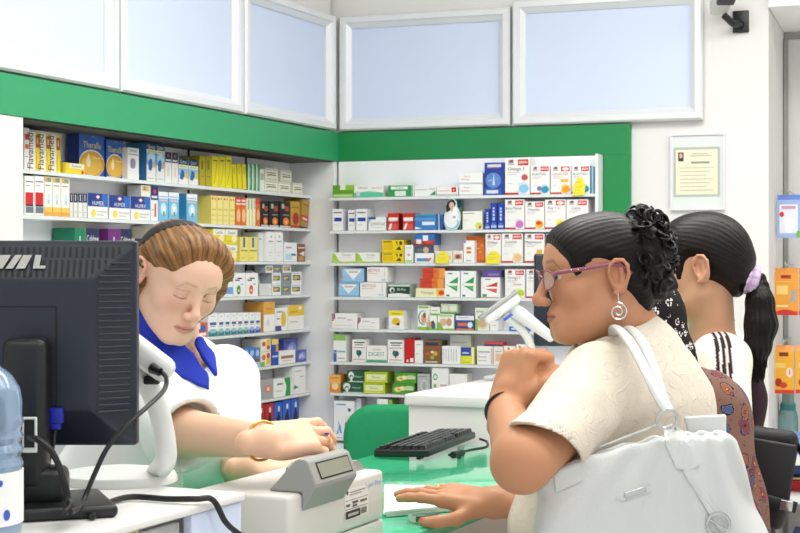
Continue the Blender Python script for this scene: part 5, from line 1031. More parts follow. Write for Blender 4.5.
for px, lab in ((788, 'teal feeding bottle pack on the alcove shelf behind the blue basket'), (812, 'teal feeding bottle pack at the picture\'s right edge on the alcove shelf')):
    (a, ta) = sR(px, -.38); v = MB(); p = PR(a, -.38, Z1); v.lathe([(.001, .0005), (.034, .0005), (.036, .01), (.036, .10), (.03, .125), (.026, .13), (.026, .15), (.022, .158), (.02, .19), (.006, .205), (.001, .206)], p, 28); o = v.build('feeding_bottle', tealm, None, origin=p); tag(o, lab, 'bottle', 'feeding bottles in the alcove')
    v = MB(); v.lathe([(.027, .128), (.0275, .128), (.0275, .15), (.027, .15)], p, 28); r = v.build('collar_ring', mat('teal_ring', '#3f9a9a', .3, noise=.03), o)
def tub(px0, px1, z, h, col, label, name, flare=1.12, off=-.12, slots=False):
    (a, ta), (b, _) = sR(px0, off), sR(px1, off); p = PR((a + b) / 2, off - .07, z + .001); w = b - a
    bm = bmesh.new(); mb = MB(); prof = []
    def ringp(k, zz_, ins=0): 
        hw, hd = w / 2 * k - ins, .075 * k - ins; r_ = .02; out = []
        for cx, cy, a0 in ((hw - r_, hd - r_, 0), (-hw + r_, hd - r_, 90), (-hw + r_, -hd + r_, 180), (hw - r_, -hd + r_, 270)):
            for q in range(0, 91, 30): an = math.radians(a0 + q); out.append((cx + r_ * math.cos(an), cy + r_ * math.sin(an), zz_))
        return out
    rings = [ringp(1 / flare, 0), ringp(1, h), ringp(1.05, h), ringp(1.05, h - .006), ringp(1.0, h - .006, .003), ringp(1 / flare, .004, .003)]
    rings = [ringp(1 / flare, 0), ringp(1, h - .006), ringp(1.05, h - .006), ringp(1.05, h), ringp(1.0, h, .003), ringp(1 / flare, .004, .003)]
    vs = [basis(UR, -NR, ZU, p) @ Vector(q) for r_ in rings for q in r_]; n = 16; fs = []
    for i in range(5):
        for j in range(n): fs.append((i * n + j, i * n + (j + 1) % n, (i + 1) * n + (j + 1) % n, (i + 1) * n + j))
    fs.append(tuple(range(n - 1, -1, -1))); fs.append(tuple(5 * n + j for j in range(n)))
    mb.add(vs, fs, 0, True)
    tag(mb.build(name, mat(name + '_plastic', col, .3, noise=.04, nscale=30), None, origin=p), label, 'tub'); return p
tub(769.5, 812, Z1, .062, '#8fa8d8', 'light blue plastic basket on the upper alcove shelf', 'plastic_basket')
tub(772, 812, Z2, .04, '#b5202c', 'red plastic dish on the lower alcove shelf', 'plastic_dish', 1.3)
tub(771, 812, Z2 + .0425, .008, '#d8bc7c', 'tan tray lying on the red dish in the alcove', 'tray', 1.02)
tub(774, 812, Z2 + .0525, .055, '#223a78', 'dark blue bowl stacked above the red dish in the alcove', 'plastic_bowl', 1.2)
(a, _), (b, _) = sR(793, -.1), sR(815, -.1)
o = bpy.data.objects.new('carton', box_mesh('carton', b - a, .1, .16, '#2c3f7c', [R(.1, .6, .9, .8, '#d8dcec'), R(.1, .2, .7, .3, '#8a9ac8')])); COL.objects.link(o); o.location = PR((a + b) / 2, -.15, .381); o.rotation_euler = (0, 0, math.atan2(UR.y, UR.x)); tag(o, 'navy carton below the shelves in the alcove', 'carton')
# ================================================================ PEOPLE: signed distance fields turned into one continuous surface
f32 = np.float32
def V3(a): return np.array(tuple(a), dtype=f32)
def nrm(a): return np.sqrt((a * a).sum(-1))
def su(a, b, k):                                    # smooth union
    h = np.clip(.5 + .5 * (b - a) / k, 0, 1); return b + (a - b) * h - k * h * (1 - h)
def ss(a, b, k): return -su(-a, b, k)               # smooth subtraction of b from a
def si(a, b, k): return -su(-a, -b, k)
def cap(P, a, b, ra, rb=None):
    a, b = V3(a), V3(b); rb = ra if rb is None else rb; ba = b - a; pa = P - a
    t = np.clip((pa @ ba) / max(float(ba @ ba), 1e-12), 0, 1); return nrm(pa - t[:, None] * ba) - (ra + (rb - ra) * t)
def ell(P, c, r, Rm=None):
    q = P - V3(c)
    if Rm is not None: q = q @ np.array(Rm, dtype=f32)
    r = V3(r); k0 = nrm(q / r); k1 = nrm(q / (r * r)) + 1e-9; return k0 * (k0 - 1) / k1
def sph(P, c, r): return nrm(P - V3(c)) - r
def rbox(P, c, h, r, Rm=None):
    q = P - V3(c)
    if Rm is not None: q = q @ np.array(Rm, dtype=f32)
    q = np.abs(q) - (V3(h) - r); return nrm(np.maximum(q, 0)) + np.minimum(q.max(-1), 0) - r
def plane(P, c, n): n = V3(n); n = n / np.linalg.norm(n); return (P - V3(c)) @ n
def chain(P, pts, rs, k):
    d = None
    for i in range(len(pts) - 1):
        e = cap(P, pts[i], pts[i + 1], rs[i], rs[i + 1]); d = e if d is None else su(d, e, k)
    return d
def wob(P, seed, freq, amp, n=5, squash=(1, 1, 1)):
    g = np.random.default_rng(seed); out = np.zeros(len(P), f32)
    for i in range(n):
        k = g.normal(size=3) * np.array(squash); k = k / np.linalg.norm(k) * freq * g.uniform(.6, 1.5); out += np.sin(P @ k.astype(f32) + f32(g.uniform(0, 6.3)))
    return out * f32(amp / math.sqrt(n))
def nets(fn, lo, hi, h, slack=1.5):
    lo = np.array(lo, f32); hi = np.array(hi, f32); nb = np.ceil((hi - lo) / (4 * h)).astype(int) + 1
    bi = np.stack(np.meshgrid(*[np.arange(n) for n in nb], indexing='ij'), -1).reshape(-1, 3)
    cen = (lo + (bi * 4 + 1.5) * h).astype(f32); dc = fn(cen)
    near = np.abs(dc) < 4 * h * .87 * slack + 2 * h
    D = np.where(dc < 0, f32(-1), f32(1))[:, None].repeat(64, 1)
    off = np.stack(np.meshgrid(range(4), range(4), range(4), indexing='ij'), -1).reshape(-1, 3)
    ids = np.nonzero(near)[0]
    for c0 in range(0, len(ids), 12000):
        q = ids[c0:c0 + 12000]; P = (lo + (bi[q][:, None, :] * 4 + off[None]) * h).reshape(-1, 3).astype(f32); D[q] = fn(P).reshape(-1, 64)
    D = D.reshape(nb[0], nb[1], nb[2], 4, 4, 4).transpose(0, 3, 1, 4, 2, 5).reshape(nb[0] * 4, nb[1] * 4, nb[2] * 4)
    S = D < 0; c = S[:-1, :-1, :-1].astype(np.int8)
    for dx, dy, dz in [(0, 0, 1), (0, 1, 0), (0, 1, 1), (1, 0, 0), (1, 0, 1), (1, 1, 0), (1, 1, 1)]:
        c = c + S[dx:S.shape[0] - 1 + dx, dy:S.shape[1] - 1 + dy, dz:S.shape[2] - 1 + dz]
    mix = (c > 0) & (c < 8); I = np.argwhere(mix)
    acc = np.zeros((len(I), 3)); cnt = np.zeros(len(I))
    corners = [(0, 0, 0), (1, 0, 0), (0, 1, 0), (1, 1, 0), (0, 0, 1), (1, 0, 1), (0, 1, 1), (1, 1, 1)]
    vals = [D[I[:, 0] + a, I[:, 1] + b, I[:, 2] + c_] for a, b, c_ in corners]
    for i in range(8):
        for ax in range(3):
            if corners[i][ax]: continue
            j = i + (1 << ax); a, b = vals[i], vals[j]; m = (a < 0) != (b < 0); t = np.where(m, a / np.where(m, a - b, 1), 0)
            p = np.array(corners[i], float)[None].repeat(len(I), 0); p[:, ax] += t; acc += p * m[:, None]; cnt += m
    vert = lo + (I + acc / cnt[:, None]) * h
    idx = -np.ones(mix.shape, np.int64); idx[mix] = np.arange(len(I))
    quads = []
    for ax in range(3):
        sl0 = [slice(1, -1)] * 3; sl1 = [slice(1, -1)] * 3; sl0[ax] = slice(0, -1); sl1[ax] = slice(1, None)
        a, b = S[tuple(sl0)], S[tuple(sl1)]; E_ = np.argwhere(a != b); base = [1, 1, 1]; base[ax] = 0; E_ = E_ + np.array(base)
        u, v = [(1, 2), (2, 0), (0, 1)][ax]; q = []
        for du, dv in ((-1, -1), (0, -1), (0, 0), (-1, 0)):
            e = E_.copy(); e[:, u] += du; e[:, v] += dv; q.append(idx[e[:, 0], e[:, 1], e[:, 2]])
        q = np.stack(q, 1); fl = ~S[E_[:, 0], E_[:, 1], E_[:, 2]]; q[fl] = q[fl][:, ::-1]; quads.append(q)
    return vert, np.concatenate(quads)
def np_mesh(name, vert, quads, col=None):
    me = bpy.data.meshes.new(name); n, m = len(vert), len(quads)
    me.vertices.add(n); me.vertices.foreach_set('co', np.ascontiguousarray(vert, f32).ravel())
    me.loops.add(m * 4); me.loops.foreach_set('vertex_index', quads.astype(np.int32).ravel())
    me.polygons.add(m); me.polygons.foreach_set('loop_start', np.arange(0, m * 4, 4, dtype=np.int32)); me.polygons.foreach_set('use_smooth', np.ones(m, bool))
    me.update(calc_edges=True); me.validate()
    if col is not None:
        at = me.color_attributes.new('Col', 'FLOAT_COLOR', 'POINT'); at.data.foreach_set('color', np.concatenate([col, np.ones((n, 1))], 1).astype(f32).ravel())
    return me
def sdf_obj(name, fn, lo, hi, h, m, parent, colfn=None, slack=1.5, extra=None):
    vert, q = nets(fn, lo, hi, h, slack)
    if extra is not None:
        for (f2, l2, h2, hh) in extra:
            v2, q2 = nets(f2, l2, h2, hh, slack); q = np.concatenate([q, q2 + len(vert)]); vert = np.concatenate([vert, v2])
    col = colfn(vert.astype(f32)) if colfn else None
    o0 = np.array(parent.location) if parent is not None else np.zeros(3)
    me = np_mesh(name, vert - o0, q, col); o = link(name, me, m)
    if parent is not None: o.parent = parent
    return o
class Fr:
    """a local frame: columns are the world directions of local x, y, z"""
    def __init__(s, o, f, u=(0, 0, 1), roll=0, sc=1.0):
        s.o = V3(o); s.sc = sc; Rm = axes(f, u)
        if roll: Rm = Rm @ Matrix.Rotation(math.radians(roll), 3, 'Y')
        s.M = Rm; s.R = np.array(Rm, dtype=f32)
    def loc(s, P): return (P - s.o) @ s.R / f32(s.sc)
    def w(s, x, y, z): return Vector(s.o.tolist()) + s.M @ Vector((x, y, z)) * s.sc

# ---------------------------------------------------------------- head (local: x sideways, y to the face, z up, eyes at z = 0)
def head_d(p, ear=True, jaw=1.0, nose=1.0, fat=0.0, zs=1.0, ys=1.0, snub=0.0):
    q = p.copy(); q[:, 1] = np.where(q[:, 1] < -.02, -.02 + (q[:, 1] + .02) / ys, q[:, 1]); q[:, 0] = np.abs(q[:, 0]); q[:, 2] = np.where(q[:, 2] > .012, .012 + (q[:, 2] - .012) / zs, q[:, 2])
    d = ell(q, (0, -.012, .030), (.073, .094, .082))
    d = su(d, ell(q, (0, .028, .032), (.063, .057, .058)), .03)
    d = su(d, ell(q, (0, .026, -.035), (.058, .054, .068)), .03)
    d = su(d, ell(q, (0, .028, -.078), (.044 * jaw, .046, .033)), .025)
    d = su(d, cap(q, (.050 * jaw, -.004, -.060), (.020, .062, -.096), .013 + fat, .013 + fat), .028)
    d = su(d, cap(q, (0, .067, -.098), (.008, .069, -.098), .015, .014), .018)
    d = su(d, ell(q, (.040, .053, -.026), (.024, .021, .022)), .022)
    d = su(d, cap(q, (.010, .080, .021), (.044, .066, .023), .0075, .0065), .016)
    d = ss(d, ell(q, (.032, .099, .001), (.019, .021, .012)), .014)
    d = su(d, sph(q, (.031, .0715, -.0015), .0135), .004)
    d = su(d, cap(q, (0, .082, .013), (0, .1035 - snub * .4, -.034 + snub), .0062, .0080 * nose), .011)
    d = su(d, sph(q, (0, .1065 - snub * .6, -.0395 + snub), .0100 * nose), .008)
    d = su(d, ell(q, (.0115, .0970 - snub * .3, -.0435 + snub * .8), (.0078, .0100, .0076)), .006)
    d = ss(d, ell(q, (.0062, .1030 - snub * .5, -.0525 + snub), (.0034, .0055, .0038)), .003)
    d = su(d, ell(q, (0, .0765, -.068), (.028, .0140, .018)), .012)
    d = su(d, cap(q, (0, .0890, -.0640), (.0200, .0815, -.0668), .0046, .0026), .004)
    d = su(d, cap(q, (0, .0882, -.0738), (.0165, .0820, -.0722), .0056, .0032), .0045)
    d = ss(d, cap(q, (0, .0950, -.0690), (.0235, .0845, -.0688), .0022, .0016), .0022)
    if ear:
        Re = Euler((math.radians(-12), 0, math.radians(-14))).to_matrix()
        e = ell(q, (.0745, -.014, -.008), (.0085, .0175, .0300), Re)
        e = ss(e, ell(q, (.0850, -.0080, -.004), (.0125, .0105, .0190), Re), .002)
        hx_ = [(.0800, .004, -.002), (.0810, .002, .012), (.0830, -.008, .0225), (.0850, -.020, .0215), (.0865, -.029, .010), (.0855, -.030, -.006), (.0830, -.024, -.021), (.0800, -.013, -.032), (.0785, -.006, -.034)]
        e = su(e, chain(q, hx_, [.0026, .0030, .0034, .0036, .0036, .0034, .0034, .0040, .0042], .002), .002)
        e = su(e, cap(q, (.0800, -.0195, .008), (.0790, -.0165, -.018), .0030, .0028), .002)
        e = su(e, cap(q, (.0765, .001, -.006), (.0765, -.002, -.016), .0036, .0030), .003)
        d = su(d, e, .006)
    return d
def skin_col(p, base, lips, brow, eye='down', blush='#d98a78', browh=1.0):
    """pigment of the head: lips, brows, lashes, eyes, cheeks"""
    n = len(p); x = np.abs(p[:, 0]); y = p[:, 1]; z = p[:, 2]; c = np.array(hx(base))[None].repeat(n, 0)
    def mixin(m, h): 
        nonlocal c; m = np.clip(m, 0, 1)[:, None]; c = c * (1 - m) + np.array(hx(h))[None] * m
    front = np.clip((y - .03) / .03, 0, 1)
    mixin(.45 * np.exp(-(((x - .040) / .018) ** 2 + ((z + .030) / .016) ** 2)) * front, blush)
    mixin(.35 * np.exp(-((x / .010) ** 2 + ((z + .038) / .012) ** 2)) * front, blush)
    mixin(.25 * np.clip((x - .072) / .006, 0, 1), blush)
    zu = -.0612 - .0022 * (x / .0225) ** 2 + .0012 * np.exp(-((x - .006) / .004) ** 2); zl = -.0800 + .0085 * (x / .0225) ** 2
    m = np.clip((zu - z) / .0015, 0, 1) * np.clip((z - zl) / .0015, 0, 1) * np.clip((.0225 - x) / .003, 0, 1) * (y > .07)
    mixin(.75 * m, lips)
    mixin(.8 * np.exp(-((z + .0689) / .0011) ** 2) * (x < .0225) * (y > .07), '#5a2420')
    zb = .0235 + .10 * (x - .012) - 1.6 * np.clip(x - .035, 0, 1); 
    mixin(browh * np.exp(-((z - zb) / .0026) ** 2) * np.clip((x - .010) / .004, 0, 1) * np.clip((.050 - x) / .008, 0, 1) * (y > .03), brow)
    mixin(.9 * (nrm(np.stack([x - .0062, y - .1015, z + .0525], 1)) < .0044), '#4a1f18')
    ex = (x - .031) / .0140; inside = np.abs(ex) < 1; arc = np.sqrt(np.clip(1 - ex * ex, 0, 1)); near = (y > .055) & inside
    if eye == 'down':
        top, bot = -.0062 - .0018 * arc, -.0068 - .0032 * arc
        mixin(.9 * np.exp(-((z - (top - .0004)) / .0010) ** 2) * near, '#2c1c18')
        mixin(.22 * np.exp(-((z - .0012) / .005) ** 2) * near, '#a86a58')
        mixin(.5 * np.exp(-((z - (.0065 + .001 * arc)) / .0010) ** 2) * near, '#8a5a48')
    else:
        top, bot = .0012 + .0038 * arc - .001, -.0036 - .0036 * arc
        op = near & (z < top) & (z > bot) 
        mixin(op * 1.0, '#cfc2b8')
        gx, gz = eye; ir = np.sqrt((x - .031 - gx) ** 2 + (z - gz) ** 2)
        mixin((op & (ir < .0060)) * 1.0, '#3a2a20'); mixin((op & (ir < .0026)) * 1.0, '#0a0808')
        mixin(.95 * np.exp(-((z - top) / .0011) ** 2) * near, '#1c1412'); mixin(.4 * np.exp(-((z - bot) / .0009) ** 2) * near, '#7a5048')
        mixin(.35 * np.exp(-((z - (top + .005)) / .001) ** 2) * near, '#8a5a48')
    return c
def streak(a, b, seed=0):
    g = np.random.default_rng(seed); out = 0
    for f_, w in ((23, .5), (57, .45), (113, .4), (211, .35)): out = out + w * np.sin(a * f_ + g.uniform(0, 6) + 1.7 * np.sin(b * 40 + g.uniform(0, 6)))
    return out
def head_at(P, fr, **k):
    return within(P, fr.o, .17, lambda Q: head_d(fr.loc(Q), **k) * fr.sc)
def hand_at(P, fr, side, ch, th, fill=False):
    return within(P, fr.o, .23, lambda Q: hand_d(fr.loc(Q), side, ch, th, fill) * fr.sc)
def within(P, c, r, fn):
    """fn near c; far away only a lower bound of the distance is needed"""
    d = nrm(P - c) - f32(r) + f32(.02); m = d < .045; out = d
    if m.any(): out[m] = fn(P[m])
    return out
def skull(q, zs=1.0, ys=1.0):
    q = q.copy(); q[:, 1] = np.where(q[:, 1] < -.02, -.02 + (q[:, 1] + .02) / ys, q[:, 1]); q[:, 2] = np.where(q[:, 2] > .012, .012 + (q[:, 2] - .012) / zs, q[:, 2])
    d = ell(q, (0, -.012, .030), (.073, .094, .082)); d = su(d, ell(q, (0, .028, .032), (.063, .057, .058)), .03)
    return su(d, ell(q, (0, .026, -.035), (.058, .054, .068)), .03)
def rise(h, w, t, under=.004):
    """hair thickness: nothing at the hairline (h = 0), t once w inside it"""
    k = np.clip(h / w, 0, 1); return -under + (t + under) * k * k * (3 - 2 * k) + np.where(h > 0, under * np.clip(h / .004, 0, 1) * (1 - k), 0)
def hair_frame(G):
    G = V3(G); ax = G / np.linalg.norm(G); t = np.cross(ax, [1, 0, 0]) if abs(ax[0]) < .9 else np.cross(ax, [0, 1, 0]); t /= np.linalg.norm(t); return ax, t, np.cross(ax, t)
def az(p, G):
    ax, t, b = hair_frame(G); return np.arctan2(p @ b.astype(f32), p @ t.astype(f32))
def hair_col(fr, G, base, seed, amp=.4):
    def f(P):
        p = fr.loc(P); s = streak(az(p, G), p @ hair_frame(G)[0].astype(f32), seed) if G is not None else streak(p[:, 0] * 9, p[:, 1], seed)
        return np.clip(np.array(hx(base))[None] * np.clip(1 + amp * s, .25, 2.2)[:, None], 0, 1)
    return f
# ---------------------------------------------------------------- hand (local: y along the fingers, z the back of the hand; side=+1 left hand)
def hand_chains(side, curl, spread=6, thumb=((.75, .62, -.2), (.45, .85, -.25), (.3, .9, -.3)), lift=(0, 0, 0, 0)):
    out = []
    for i, (bx, by, Lf, r) in enumerate(((.0300, .090, .072, .0088), (.0100, .095, .080, .0090), (-.0105, .091, .074, .0086), (-.0300, .082, .058, .0078))):
        s = math.radians((1.2 - i * .8) * spread); th = -math.radians(lift[i]); p = Vector((bx * side, by, .001)); pts, rs = [p], [r * 1.12]
        cu = curl[i] if isinstance(curl[0], (list, tuple)) else curl
        for k, (fr_, c) in enumerate(zip((.46, .31, .23), cu)):
            th += math.radians(c); dv = Vector((math.sin(s) * math.cos(th) * side, math.cos(s) * math.cos(th), -math.sin(th))); p = p + dv * Lf * fr_; pts.append(p); rs.append(r * (1, .93, .80)[k])
        out.append((pts, rs))
    p = Vector((.027 * side, .026, -.006)); pts, rs = [p], [.0135]
    for k, (l, dv) in enumerate(zip((.040, .032, .026), thumb)):
        dv = Vector((dv[0] * side, dv[1], dv[2])).normalized(); p = p + dv * l; pts.append(p); rs.append((.0118, .0104, .0086)[k])
    return out, (pts, rs)
def hand_d(p, side, fingers, thumb, fill=False):
    d = rbox(p, (-.001 * side, .052, 0), (.0395, .047, .0135), .0125)
    d = su(d, cap(p, (0, -.03, 0), (0, .03, 0), .021, .0215), .018)
    d = su(d, ell(p, (.024 * side, .036, -.008), (.0170, .032, .0140)), .010)
    d = su(d, ell(p, (-.026 * side, .034, -.006), (.0140, .034, .0130)), .010)
    if fill: d = su(d, ell(p, (-.004 * side, .078, -.030), (.034, .030, .026)), .01)
    for pts, rs in fingers:
        e = chain(p, pts, rs, .004); e = su(e, sph(p, pts[0], rs[0] * 1.08), .004); e = su(e, sph(p, pts[1], rs[1] * 1.06), .003); d = su(d, e, .0045)
    d = su(d, chain(p, *thumb, .006), .009); return d
def nail_col(P, c, fr, chains, col='#e6a898', r=.0052):
    p = fr.loc(P)
    for pts, rs in chains:
        a, b = np.array(pts[-1]), np.array(pts[-2]); dv = (a - b) / np.linalg.norm(a - b); up = np.cross((1., 0, 0), dv); up /= np.linalg.norm(up) + 1e-6
        cen = a + dv * rs[-1] * .35 + up * rs[-1] * .85; m = np.clip((r - nrm(p - cen.astype(f32))) / .0015, 0, 1)[:, None] * .8; c = c * (1 - m) + np.array(hx(col))[None] * m
    return c
def arm(P, pts, rs, k=.02): return chain(P, pts, rs, k)
def tubes(name, lines, rs, m, parent, n=6, flat=None):
    v = MB()
    for pts, r in zip(lines, rs): v.tube(pts, r, n, flat=flat)
    return v.build(name, m, parent)
def color_tubes(o, cols_per_vert):
    at = o.data.color_attributes.new('Col', 'FLOAT_COLOR', 'POINT'); at.data.foreach_set('color', np.concatenate([cols_per_vert, np.ones((len(cols_per_vert), 1))], 1).astype(f32).ravel())
def strands(name, lines, rad, base, parent, seed=0, n=5):
    g = np.random.default_rng(seed); v = MB(); cols = []
    for pts in lines:
        k = len(pts); r = [rad * (0.35 + .65 * min(1, 3.0 * min(i / k + .12, (1 - i / k) + .02))) for i in range(k)]
        v.tube(pts, r, n); s = g.uniform(.55, 1.6); cols += [[min(1, q * s) for q in hx(base)]] * (k * n)
    o = v.build(name, M['hair'], parent); color_tubes(o, np.array(cols)); return o
HH = .0024                                         # finest head / hand cell
# ================================================================ the pharmacist
def pharmacist():
    psi, th = math.radians(36), math.radians(27); f = Vector((math.sin(psi) * math.cos(th), -math.cos(psi) * math.cos(th), -math.sin(th)))
    eyes = W(195, 295, 2.70); fr = Fr(eyes - f * .071, f, roll=-9, sc=.93)
    base = Vector((-.56, 3.0, 0)); t = empty('person', base, 'person in a white coat with a blue collar reaching across the counter', 'person')
    NB = Vector((-.43, 2.84, 1.285)); RS = Vector((-.485, 2.72, 1.245)); LS = Vector((-.345, 3.0, 1.225))
    EL = W(186, 433, 2.50); WR = W(263, 441, 2.295); EL2 = Vector((-.31, 2.80, 1.085)); WR2 = W(250, 468, 2.62)
    C1 = Vector((-.43, 2.875, 1.18)); C2 = Vector((-.548, 2.978, 1.0)); HP = Vector((-.61, 3.02, .86))
    hf = Fr(WR, (.78, .50, .03), (.14, -.60, .79), sc=.90); hc, tb = hand_chains(-1, [(6, 34, 22), (10, 36, 22), (16, 38, 24), (22, 40, 24)], 5, thumb=((.5, .8, -.35), (.2, .9, -.35), (.1, .9, -.4)))
    hf2 = Fr(WR2, (.95, .12, .04), (0, -.3, .95), sc=.9); hc2, tb2 = hand_chains(1, [(25, 40, 25)] * 4, 6)
    b = fr.w(0, -.022, -.055)
    def skin(P):
        d = head_at(P, fr, jaw=.88, fat=.0, zs=.88, snub=.006)
        d = su(d, cap(P, b, NB, .050, .056), .022)
        tor = su(cap(P, RS.lerp(LS, .15), RS.lerp(LS, .85), .055), chain(P, [C1, C2, HP], [.105, .105, .125], .06), .06)
        d = su(d, tor, .03)
        d = su(d, chain(P, [RS, EL, WR], [.050, .040, .0255], .012), .02)
        d = su(d, hand_at(P, hf, -1, hc, tb), .010)
        d = su(d, chain(P, [LS, EL2, WR2], [.048, .038, .025], .012), .02)
        d = su(d, hand_at(P, hf2, 1, hc2, tb2), .010)
        for sx in (-.09, .09):
            k = HP + Vector((sx * .45, sx * .9, -.06)); d = su(d, cap(P, k, Vector((k.x, k.y, .09)), .075, .042), .04)
        return d
    def col(P):
        c = skin_col(fr.loc(P), '#ecc2aa', '#c98074', '#b08058', 'down', browh=.55); dm = head_at(P, fr) > .03
        a = np.array(hx('#eabd9f'))[None].repeat(len(P), 0); a = nail_col(P, a, hf, hc + [tb]); a = nail_col(P, a, hf2, hc2 + [tb2]); c[dm] = a[dm]; return c
    sdf_obj('body', skin, (-.78, 2.18, .05), (-.02, 3.2, 1.56), HH * 1.05, M['skin'], t, col)
    # hair: swept up at the front, black headband, tucked behind the ears
    G = (0, -.10, .02)
    def hair0(p, band=False):
        q = p.copy(); q[:, 0] = np.abs(q[:, 0])
        h = ell(q, (0, .106, -.024), (.0800, .080, .1000))                       # face outline
        ear = ell(q, (.084, .006, -.016), (.030, .026, .036)); cheek = ell(q, (.075, .054, -.055), (.05, .052, .085))
        h = np.where(p[:, 0] > 0, su(h, su(ear, cheek, .012), .016), h)
        top = .008 + .013 * np.exp(-((q[:, 1] - .045) / .03) ** 2) * (q[:, 2] > .03)
        d = skull(q, .88) - rise(h, .035, top)
        back = su(chain(q, [(.062, -.042, .0), (.068, -.048, -.07), (.060, -.050, -.145)], [.034, .033, .018], .03), ell(q, (0, -.07, -.06), (.07, .045, .08)), .03)
        hair0.h = h
        d = su(d, np.maximum(back, -np.minimum(h, np.where(p[:, 0] > 0, np.minimum(ear, cheek), 1)) ), .02)
        return d
    def hairs(P):
        p = fr.loc(P); d = hair0(p); k_ = np.clip(hair0.h / .022, 0, 1)
        d = d + k_ * (.0010 * np.sin(az(p, G) * 46 + 2 * np.sin(p[:, 1] * 30)) + .0007 * np.sin(az(p, G) * 97)) + (1 - k_) * .0009 * np.sin(p[:, 0] * 260 + 3 * np.sin(p[:, 0] * 70))
        s_ = chain(p, [(-.064, .050, .048), (-.0745, .042, .005), (-.0735, .030, -.045), (-.062, .018, -.092)], [.013, .011, .010, .004], .012); return su(d, s_, .010)
    sdf_obj('hair', hairs, (-.62, 2.52, 1.18), (-.24, 3.0, 1.58), .0024, M['hair'], t, hair_col(fr, G, '#86603a', 3, .5))
    nb_ = V3((0, -.80, .60)); nb_ /= np.linalg.norm(nb_)
    def band(P):
        p = fr.loc(P); q = p.copy(); q[:, 0] = np.abs(q[:, 0]); d = hair0(p) - .0010; sl = np.abs((p - V3((0, -.040, .08))) @ V3((0, .92, -.39))) - .0155
        d = np.maximum(d, sl); d = np.maximum(d, -(hair0(p) + .004)); d = np.maximum(d, -(p[:, 2] + .012)); return d
    sdf_obj('headband', band, (-.62, 2.52, 1.28), (-.24, 3.0, 1.58), .0022, M['headband'], t)
    # coat
    def torso(P, g=0):
        d = cap(P, RS.lerp(LS, .10) + Vector((0, 0, -.012)), RS.lerp(LS, .92) + Vector((0, 0, -.012)), .066 + g)
        d = su(d, chain(P, [C1, C2, HP, Vector((-.57, 3.0, .55))], [.128 + g, .132 + g, .158 + g, .18 + g], .06), .05)
        d = su(d, cap(P, NB + Vector((0, .02, -.045)), C1, .070 + g, .10), .05); return d
    ax = (EL - RS).normalized(); cuff = RS.lerp(EL, .90) + Vector((.0, -.0, -.004)); ax2 = (EL2 - LS).normalized()
    cdir = (WR - EL).normalized(); cuff = EL.lerp(WR, .06)
    def coat0(P):
        s = chain(P, [RS, EL + Vector((0, 0, -.004)), cuff + cdir * .05], [.062, .064, .060], .02); s = np.maximum(s, plane(P, cuff, cdir + Vector((.1, 0, -.35))))
        d = su(su(torso(P), ell(P, (-.405, 2.80, 1.125), (.12, .10, .105)), .05), s, .03)
        s2 = cap(P, LS, EL2, .062, .062); s2 = np.maximum(s2, plane(P, LS.lerp(EL2, .86), ax2)); d = su(d, s2, .03)
        return d + wob(P, 5, 42, .0032, squash=(1, 1, .45)) + wob(P, 8, 95, .0010)
    def coat(P):
        d = ss(coat0(P), cap(P, NB + Vector((.010, -.03, -.03)), b + (b - NB) * .6, .060, .075), .008)
        d = ss(d, np.maximum(cap(P, cuff - cdir * .02, cuff + cdir * .08, .052, .052), -plane(P, cuff - cdir * .025, cdir)), .003)
        return np.maximum(d, -(P[:, 2] - .50))
    sdf_obj('coat', coat, (-.85, 2.36, .46), (-.12, 3.25, 1.42), .0046, M['coat'], t)
    def onto(px, py):
        dv = W(px, py, 1) - Vector((0, 0, CZ)); ts = np.linspace(2.4, 3.1, 300); Q = np.array([(dv.x * q, q, CZ + dv.z * q) for q in ts], f32)
        d = su(coat0(Q), cap(Q, NB + Vector((0, .0, -.05)), NB.lerp(b, .62), .080, .070), .03); i = int(np.argmax(d < 0)) if (d < 0).any() else int(np.argmin(d)); return Vector(Q[i].tolist())
    ctr = [onto(140, 316), onto(152, 333), onto(168, 350), onto(185, 364), onto(200, 378), onto(208, 389)]
    ctr2 = [onto(201, 343), onto(209, 356), onto(215, 374)]
    def collar_slab(P):
        e = su(coat0(P) - .005, cap(P, NB + Vector((0, .0, -.05)), NB.lerp(b, .62), .080, .070), .03)
        c1 = chain(P, ctr, [.026, .027, .028, .025, .016, .003], .008); c2 = chain(P, ctr2, [.013, .015, .005], .01)
        d = np.maximum(np.minimum(c1, c2), e); return np.maximum(d, -(e + .009))
    sdf_obj('collar', collar_slab, (-.64, 2.46, 1.14), (-.22, 2.98, 1.46), .0028, M['collar'], t)
    # trousers and shoes
    def trousers(P):
        d = None
        for sx in (-.09, .09):
            k = HP + Vector((sx * .45, sx * .9, -.06)); e = cap(P, k, Vector((k.x, k.y, .10)), .090, .062); d = e if d is None else su(d, e, .03)
        d = d + wob(P, 3, 50, .003); return np.maximum(d, .07 - P[:, 2])
    sdf_obj('trousers', trousers, (-.75, 2.75, .05), (-.40, 3.22, .92), .009, M['trouser'], t)
    for sx in (-.09, .09):
        k = HP + Vector((sx * .45, sx * .9, 0)); mb = MB(); mb.tube(bez([Vector((k.x - .03, k.y + .03, .045)), Vector((k.x + .03, k.y - .02, .042)), Vector((k.x + .10, k.y - .06, .032)), Vector((k.x + .16, k.y - .09, .026))], 4), [.042] * 5 + [.045, .044, .042, .040, .036, .032, .028, .024], 14); mb.build('shoe', M['shoe'], t)
    # jewellery
    mb = MB(); cpt = WR.lerp(EL, .015); a_ = (EL - WR).normalized(); x_ = a_.cross(Vector((0, 0, 1))).normalized(); y_ = a_.cross(x_)
